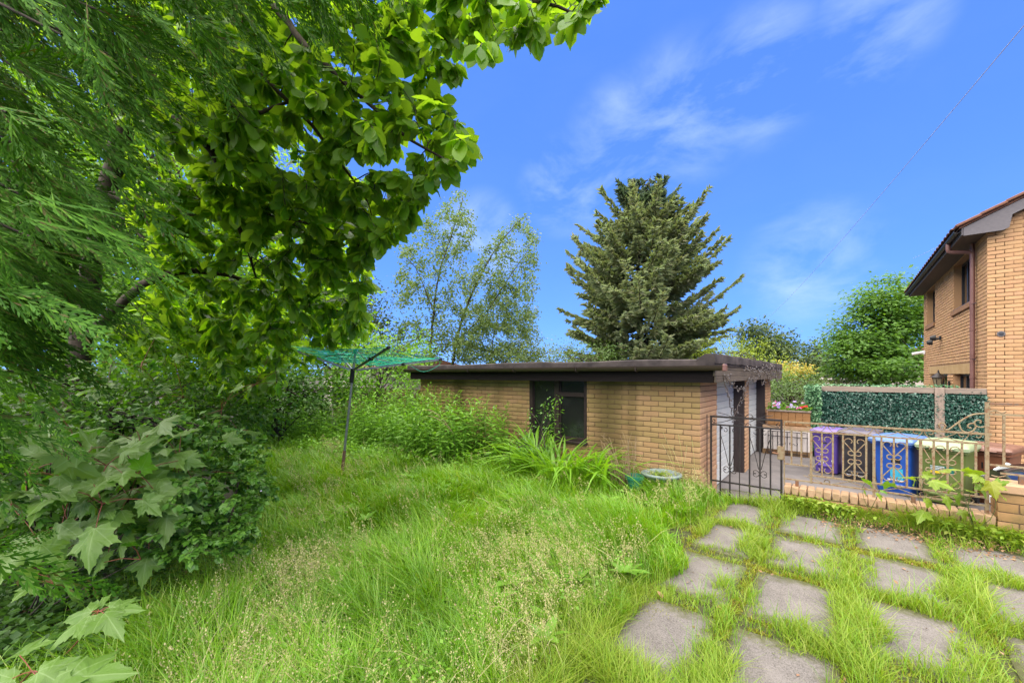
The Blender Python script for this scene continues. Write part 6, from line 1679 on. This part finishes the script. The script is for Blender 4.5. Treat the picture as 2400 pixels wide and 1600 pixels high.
k = 26; t = 0.66 + 0.34*r.random((n, k)); typ = r.random(n) < 0.35        # narrow spikes and open panicles
C = hb[:, None, :] + dvec[:, None, :]*((bend*hh)[:, None]*t**1.9)[:, :, None] + UP*(hh[:, None]*(t - curl[:, None]*t**2.6))[:, :, None]
wid = np.where(typ[:, None], 0.006, 0.034*np.sin(np.clip((1.03-t)/0.37, 0, 1)*PI*0.62)+0.004)*np.interp(dh, [1.5, 6], [1.0, 1.35])[:, None]
o_ = r.normal(size=(n, k, 3))*[1, 1, 0.55]; C = C + nrm(o_)*wid[:, :, None]*(0.4+0.8*r.random((n, k, 1)))
C = C.reshape(-1, 3); A = (nrm(o_)*0.6 + UP*0.8 + r.normal(size=(n, k, 3))*0.3).reshape(-1, 3)
S = np.repeat(np.interp(dh, [1.5, 4, 8], [0.0085, 0.0125, 0.018]), k)*(0.7+0.6*r.random(n*k))
V3, F3 = instance(QUADLEAF[0]*[1.1, 1, 1], QUADLEAF[1], C, frames(A, r.normal(size=(n*k, 3))), S)
tag(link('seed_heads', mesh_np('seed_heads', np.concatenate([V2, V3]), np.concatenate([F2, F3+len(V2)])), MAT['straw']), 'pale feathery seed heads standing above the long grass', 'grass', kind='stuff')

# short grass, moss and litter between the slabs
p, d = sample_ground(260000, 1.4, 8.2, 1.1, r, -12, 56)
sd = slab_dist(p); jit = 0.07*vnoise(p[:, 0], p[:, 1], 0.10, 31) + 0.21*vnoise(p[:, 0], p[:, 1], 0.33, 32)**1.3 - 0.02
ok = (p[:, 0] > -1.55) & (p[:, 0] < 3.2) & (p[:, 1] < 6.32) & (p[:, 1] > 0.3) & (sd < jit)
tuft = vnoise(p[:, 0], p[:, 1], 0.13, 33)*0.55 + vnoise(p[:, 0], p[:, 1], 0.45, 34)*0.75
ok &= r.random(len(p)) < np.clip(tuft*1.7-0.42, 0.14, 1)
p, d, tuft, sd = p[ok], d[ok], tuft[ok], sd[ok]; n = len(p)
h = (0.03 + 0.27*np.clip(tuft-0.45, 0, 1)*(0.4+1.2*r.random(n)))*(0.6+0.7*r.random(n)) + 0.05*r.random(n)**3
V1, F1 = blades(np.column_stack([p, np.zeros(n)]), h, (0.0026+0.0024*r.random(n))*np.interp(d, [1.5, 7], [1, 1.9]), r.uniform(0, 2*PI, n), 0.3+0.7*r.random(n), 0.1+0.25*r.random(n), r, 2)
tag(link('joint_grass', mesh_np('joint_grass', V1, F1, True), MAT['grass_short']), 'ragged short grass growing in the joints between paving slabs', 'grass', kind='stuff')
# a few fine stalks leaning over the slabs
p, d = sample_ground(8000, 1.6, 7, 1.2, r, -5, 56); ok = (p[:, 0] > -1.3) & (p[:, 1] < 6.2) & (p[:, 0] < 3) & (slab_dist(p) < 0.09) & (vnoise(p[:, 0], p[:, 1], 0.3, 71) > 0.42); p, d = p[ok], d[ok]; n = len(p)
V1, F1 = blades(np.column_stack([p, np.zeros(n)]), 0.10+0.26*r.random(n), np.full(n, 0.0026)*np.interp(d, [1.5, 7], [1, 2]), r.uniform(0, 2*PI, n), 0.2+0.6*r.random(n), 0.05+0.25*r.random(n), r, 4)
tag(link('stray_stalks', mesh_np('stray_stalks', V1, F1, True), MAT['grass']), 'thin stray grass stalks leaning over the paving', 'grass', kind='stuff')
# weeds and grass along the foot of the low wall
n = 5200; bx_ = np.column_stack([r.uniform(-0.62, 2.6, n), 6.24 + r.normal(size=n)*0.06, np.zeros(n)]); bx_[:, 2] = np.interp(bx_[:, 1], [5.98, 6.14, 6.335], [0.0, 0.055, 0.12]); bx_ = bx_[(bx_[:, 1] < 6.325) & (r.random(n) < 0.15+1.2*vnoise(bx_[:, 0], bx_[:, 1], 0.22, 51))]; n = len(bx_)
V1, F1 = blades(bx_, 0.05+0.22*vnoise(bx_[:, 0], bx_[:, 1], 0.2, 52)*(0.5+r.random(n)), 0.004+0.004*r.random(n), -PI/2 + r.normal(size=n)*1.0, 0.3+0.8*r.random(n), 0.1+0.3*r.random(n), r, 3)
n = 1500; wb_ = np.column_stack([r.uniform(-0.6, 2.4, n), 6.22 + r.normal(size=n)*0.06, 0.08+0.13*r.random(n)]); wb_ = wb_[(vnoise(wb_[:, 0], wb_[:, 1], 0.25, 53) > 0.5) & (wb_[:, 1] < 6.32)]; n = len(wb_)
V2, F2 = instance(*LEAF_MED, wb_, frames(rdir(n, r)*[1, 1, 0.4] - [0, 0.3, 0], UP+r.normal(size=(n, 3))*0.4), 0.04+0.035*r.random(n))
tag(link('wall_foot_weeds', mesh_np('wall_foot_weeds', np.concatenate([V1, V2]), np.concatenate([F1, F2+len(V1)]), True), MAT['grass_short']), 'ragged weeds and grass along the foot of the low wall', 'weeds', kind='stuff')
# moss
mp = []
for cx_, cy_, rx_, ry_, nn in ((-1.35, 3.75, 0.24, 0.36, 9000), (-1.25, 2.98, 0.20, 0.14, 5000), (-1.25, 4.72, 0.10, 0.16, 2200), (-1.42, 5.35, 0.08, 0.2, 1500), (0.72, 4.3, 0.05, 0.4, 1500), (-0.62, 3.6, 0.05, 0.4, 1600), (1.3, 5.0, 0.16, 0.25, 2500), (0.05, 5.2, 0.3, 0.06, 1500), (-0.3, 4.22, 0.4, 0.05, 1800), (0.4, 5.22, 0.4, 0.05, 1500), (1.42, 4.0, 0.1, 0.5, 2000)):
    q = r.normal(size=(nn, 2))*[rx_*0.6, ry_*0.6] + [cx_, cy_]; mp.append(q[vnoise(q[:, 0], q[:, 1], 0.07, 41) > 0.28])
for x0_, x1_, y0_, y1_ in SLABS[:-1]:
    if x0_ > 2.1 or y1_ < 2: continue
    for ax_, cc_ in ((0, x0_), (0, x1_), (1, y0_), (1, y1_)):
        q = np.empty((620, 2)); q[:, ax_] = cc_ + r.normal(size=620)*0.032; q[:, 1-ax_] = r.uniform(*((y0_, y1_) if ax_ == 0 else (x0_, x1_)), 620); mp.append(q[vnoise(q[:, 0], q[:, 1], 0.11, 42) > 0.42])
mp = np.concatenate(mp); n = len(mp)
V1, F1 = blades(np.column_stack([mp, np.full(n, 0.005)]), 0.016+0.022*r.random(n), 0.006+0.004*r.random(n), r.uniform(0, 2*PI, n), r.random(n), 0.2*r.random(n), r, 2)
tag(link('moss', mesh_np('moss', V1, F1, True), MAT['moss']), 'yellow-green moss cushions along the path edge', 'moss', kind='stuff')
# leaf litter below the low wall and under the hedge
lp = np.concatenate([np.column_stack([r.uniform(-0.2, 1.3, 900), 6.02+r.normal(size=900)*0.13, 0.02+0.02*r.random(900)]), np.column_stack([r.uniform(-1.2, 2.4, 260), r.uniform(2.2, 6.2, 260), 0.028+0.01*r.random(260)])])
up_, ud = sample_ground(5000, 1.3, 5, 1.0, r, -57, -25); sh_ = np.interp(up_[:, 0], [-9, -6, -4.6, -4.0, -3.4, -2.6], [2.6, 2.2, 1.55, 1.15, 0.45, -0.4]); up_ = up_[up_[:, 1] < sh_+0.1]
lp = np.vstack([lp[lp[:, 1] < 6.3], np.column_stack([up_, 0.01+0.02*r.random(len(up_))])]); n = len(lp)
lp[:, 2] += np.where((lp[:, 0] > -0.6) & (lp[:, 1] > 5.98), np.interp(lp[:, 1], [5.98, 6.14, 6.335], [0.0, 0.06, 0.125]), 0)
V1, F1 = instance(*LEAF_MED, lp, frames(rdir(n, r)*[1, 1, 0.35], UP + r.normal(size=(n, 3))*0.6), 0.018+0.024*r.random(n))
tag(link('leaf_litter', mesh_np('leaf_litter', V1, F1), MAT['dead_leaf']), 'brown fallen leaves lying below the low wall and hedge', 'leaf litter', kind='stuff')
# darker straggly grass under the hedge edge
p, d = sample_ground(26000, 1.3, 5, 1.0, r, -57, -18); sh_ = np.interp(p[:, 0], [-9, -6, -4.6, -4.0, -3.4, -2.6], [2.6, 2.2, 1.55, 1.15, 0.45, -0.4]); ok = (p[:, 1] < sh_+0.15) & (p[:, 1] > sh_-0.9) & (r.random(len(p)) < 0.55); p, d = p[ok], d[ok]; n = len(p)
V1, F1 = blades(np.column_stack([p, np.zeros(n)]), 0.10+0.22*r.random(n), 0.003+0.003*r.random(n), r.uniform(0, 2*PI, n), 0.3+0.9*r.random(n), 0.15+0.35*r.random(n), r, 3)
tag(link('shade_grass', mesh_np('shade_grass', V1, F1, True), MAT['grass']), 'straggly grass in shade along the foot of the hedge', 'grass', kind='stuff')

# tall leafy weeds along the garage wall
r = np.random.default_rng(129)
ws = []
while len(ws) < 640:
    x = r.uniform(-13.5, -4.55); y = r.uniform(4.6, 6.0) if x > -8.1 else r.uniform(3.9, 8.0)
    if x > -5.2 and y < 5.2: continue
    ws.append((x, y))
P, A, N, S, stems = [], [], [], [], []
for x, y in ws:
    H = (0.95+0.45*r.random())*np.interp(x, [-13, -8.5, -7, -5, -4.4], [1.0, 1.12, 1.0, 0.85, 0.62])*np.interp(y, [4.4, 5.2, 6], [0.7, 1.0, 1.12]) if x > -8.1 else 0.6+0.6*r.random()
    lean = r.normal(size=2)*0.10; k = 24
    t = np.linspace(0.15, 1, k); c = np.stack([x+lean[0]*t**2*H, y+lean[1]*t**2*H, H*t], 1)
    stems.append((np.array([[x, y, 0], c[k//2], c[-1]]), np.array([0.006, 0.005, 0.003])))
    az = np.arange(k)*2.4 + r.random()*6
    el = np.interp(t, [0, 0.8, 1], [-0.05, 0.25, 1.1])
    A.append(np.stack([np.cos(az), np.sin(az), el], 1)); P.append(c); N.append(UP + r.normal(size=(k, 3))*0.25); S.append(np.interp(t, [0, 0.6, 1], [0.16, 0.17, 0.10])*(0.8+0.4*r.random(k)))
P, A, N, S = map(np.concatenate, (P, A, N, S))
V1, F1 = instance(*LEAF_LANCE, P, frames(A, N), S); V2, F2 = tubes_np(stems, 4)
F2 = np.concatenate([F2[:, [0, 1, 2]], F2[:, [0, 2, 3]]])
tag(link('tall_weeds', mesh_np('tall_weeds', np.concatenate([V1, V2]), np.concatenate([F1, F2+len(V1)]), True), MAT['weeds']), 'tall leafy willowherb weeds crowding the garage wall', 'weeds', kind='stuff')
# low broad weeds behind the lawn
lw_ = np.stack([r.uniform(-13, -4.6, 2600), r.uniform(3.0, 5.3, 2600)], 1); lw_ = lw_[lw_[:, 1] > np.interp(lw_[:, 0], [-13, -7, -5, -4.6], [3.0, 3.9, 4.6, 4.9])]
n = len(lw_)*5; P = np.repeat(np.column_stack([lw_, 0.15+0.25*r.random(len(lw_))]), 5, 0) + r.normal(size=(n, 3))*0.05
V1, F1 = instance(*LEAF_MED, P, frames(rdir(n, r)*[1, 1, 0.3], UP+r.normal(size=(n, 3))*0.4), 0.05+0.04*r.random(n))
tag(link('low_weeds', mesh_np('low_weeds', V1, F1, True), MAT['weeds']), 'low broad-leaved weeds between lawn and garage', 'weeds', kind='stuff')

# a few weeds as separate plants that stand clear of the rest
def weed(base, H, label, n=26, ls=0.15, mat='weeds', head=None):
    t = thing('willowherb', tuple(base), label, 'weed', 'taller weeds beside the garage')
    b = np.array(base, float); k = n; tt = np.linspace(0.1, 1, k); le = r.normal(size=2)*0.08
    c = b + np.stack([le[0]*tt**2, le[1]*tt**2, H*tt], 1); az = np.arange(k)*2.4
    Rm = frames(np.stack([np.cos(az), np.sin(az), np.interp(tt, [0, 0.8, 1], [0, 0.25, 1.2])], 1), UP + r.normal(size=(k, 3))*0.2); S = np.interp(tt, [0, 0.6, 1], [ls, ls*1.05, ls*0.6])
    wood(t, [(np.array([b, c[k//2], c[-1]]), np.array([0.007, 0.005, 0.003]))], MAT['stem_green'], 'stem', 5)
    me = mesh_np('leaf', *LEAF_LANCE, True); me.materials.append(MAT[mat])
    for i in range(k):
        o = bpy.data.objects.new('leaf', me); COL.objects.link(o); o.parent = t
        o.matrix_basis = Matrix.Translation(Vector(c[i]) - Vector(t.location)) @ Matrix(Rm[i].tolist()).to_4x4() @ Matrix.Diagonal((S[i],)*3 + (1,))
for x, yt, Y, lb in ((1050, 925, 5.5, 'tallest willowherb stem standing clear against the garage bricks'), (1000, 905, 5.7, 'willowherb stem near the far end of garage wall'), (1140, 945, 5.4, 'willowherb stem left of the garage window with bright tip'), (1195, 1030, 4.95, 'small willowherb stem in front of the weed bank'), (1300, 945, 5.75, 'white flowered weed rising before the window mullion')):
    q = atY(x, yt, Y); weed((q[0], Y, 0.0), q[2], lb)

# daylily clump below the window
dl_ = thing('daylily_clump', (-3.48, 5.45, 0), 'large arching clump of strap-leaved daylilies below the garage window', 'plant')
dm = []
for kx in range(6):
    seg = 7; t = np.linspace(0, 1, seg); bend = 0.55+0.12*kx; V = []; Fs = []
    for j, u in enumerate(t):
        yy = bend*u**1.7; zz = u*(1.0) - (0.25+0.10*kx)*u**2.8; ww = 0.018*(1-u**3)*(0.6+0.4*min(1, u*4))
        V += [(-ww, yy, zz+0.35*ww), (0, yy, zz-0.3*ww), (ww, yy, zz+0.35*ww)]
    for j in range(seg-1):
        a = 3*j; Fs += [(a, a+1, a+4), (a, a+4, a+3), (a+1, a+2, a+5), (a+1, a+5, a+4)]
    me = mesh_np('leaf', V, Fs, True); me.materials.append(MAT['daylily']); dm.append(me)
for i in range(290):
    o = link('leaf', dm[int(r.integers(6))], None, dl_, True)
    sp_ = r.normal(size=2)*[0.34, 0.13]; s = 0.58+0.36*r.random()
    if r.random() < 0.16: sp_ = np.array([-0.62+r.normal()*0.12, 0.18+r.normal()*0.06]); s = 0.85+0.25*r.random()
    s *= 1.12; o.location = (sp_[0], sp_[1], 0); o.scale = (s*1.25, s, s); o.rotation_euler = (r.normal()*0.06, r.normal()*0.06, math.atan2(sp_[1], sp_[0]) - PI/2 + r.normal()*0.9)
# rose stem before the window
blob_tree('rose_bush', 'thin rose bush with pale flowers growing by the garage window', 'shrub', [(1275, 985, 6.6, 46, 36), (1300, 950, 6.5, 22, 30), (1245, 1030, 6.3, 40, 40)], 16, 12, (0.06, 0.06, 0.05), 0.05, 'shrub', atY(1275, 1100, 5.75)*[1, 1, 0], r, 0.008)
# dry stems beside the daylilies
dy = thing('dry_stems', tuple(atY(1460, 1100, 5.6)*[1, 1, 0]), 'tangle of dry straw-brown stems beside the daylily clump', 'dead plant')
b0 = np.array(dy.location); L = []
for i in range(46):
    e = atY(1430+r.uniform(-30, 70), 1035+r.uniform(-25, 60), 5.6+r.normal()*0.12); m = (b0+e)/2 + np.array([r.normal()*0.10, r.normal()*0.06, 0.18+0.1*r.random()])
    s = np.linspace(0, 1, 7)[:, None]; L.append(((1-s)**2*(b0+r.normal(size=3)*[0.1, 0.05, 0]) + 2*s*(1-s)*m + s*s*e, np.linspace(0.0045, 0.002, 7)))
wood(dy, L, MAT['twig_dry'], 'stems', 4)
# arching bare stems in the weeds
ar = thing('arching_stem', tuple(atY(1065, 1050, 5.0)*[1, 1, 0]), 'bare pale stems arching over the weed bank', 'dead plant')
b0 = np.array(ar.location)
for e, m in ((atY(955, 1015, 4.9), atY(1000, 960, 4.9)), (atY(975, 1005, 4.8), atY(1010, 975, 4.8))):
    s = np.linspace(0, 1, 12)[:, None]; q0 = atY(1065, 1020, 5.0)
    MB().tube((1-s)**2*q0 + 2*s*(1-s)*(2*m-(q0+e)/2) + s*s*e, np.linspace(0.007, 0.003, 12), 5).build('stem', MAT['twig_dry'], ar, True)
MB().tube([b0, atY(1065, 1020, 5.0)], 0.007, 5).build('stem', MAT['twig_dry'], ar, True)
# tall thin grass stalks against the bricks by the corner
st = thing('oat_grass', tuple(atY(1600, 1130, 5.9)*[1, 1, 0]), 'few tall pale grass stalks against the brick wall near corner', 'grass')
b0 = np.array(st.location)
for x, y in ((1555, 1015), (1590, 1020), (1622, 1030), (1552, 1040), (1575, 1050), (1610, 1045)):
    e = atY(x, y, 5.9); q = b0 + np.array([r.normal()*0.06, r.normal()*0.03, 0]); s = np.linspace(0, 1, 8)[:, None]; m = (q+e)/2 + np.array([0.05, 0, 0.08])
    c = (1-s)**2*q + 2*s*(1-s)*m + s*s*e
    sk = MB().tube(c, np.linspace(0.003, 0.0016, 8), 4).build('stalk', MAT['straw'], st, True)
    hm = MB()
    for k in range(10):
        u = c[-1]*(1-k*0.05) + c[-3]*k*0.05; hm.tube([u, u+np.array([r.normal()*0.006, r.normal()*0.006, 0.016])], [0.003, 0.0008], 4)
    hm.build('seed_head', MAT['straw'], sk)
# single dead leaves and a pale bark chip on the lawn
def dead(x, y, s, rz, mat, label, zz=0.20):
    q = atz(x, y, zz); o = link('dead_leaf', mesh_np('dead_leaf', LEAF_OVAL[0]*[1.2, 1, 1], LEAF_OVAL[1], True), MAT[mat]); o.location = q; o.scale = (s, s, s); o.rotation_euler = (R_(25), R_(20), rz); tag(o, label, 'dead leaf')
dead(940, 1300, 0.10, 0.3, 'pale_leaf', 'pale curled dead leaf lying on the long grass mid lawn', 0.24)
dead(690, 1448, 0.085, 1.4, 'pale_leaf', 'thin cream dead leaf on grass left of the seed heads', 0.16)
dead(470, 1470, 0.07, 2.2, 'dead_leaf', 'small brown dead leaf on the grass near the shaded edge', 0.12)
dead(150, 1492, 0.07, 1.7, 'dead_leaf', 'orange dead leaf under the pale green seedling', 0.06)
dead(1552, 1400, 0.07, 0.9, 'dead_leaf', 'brown curled leaf lying beside the path moss', 0.05)
dead(1808, 1338, 0.05, 2.5, 'dead_leaf', 'small red-brown leaf on a joint between the slabs', 0.04)
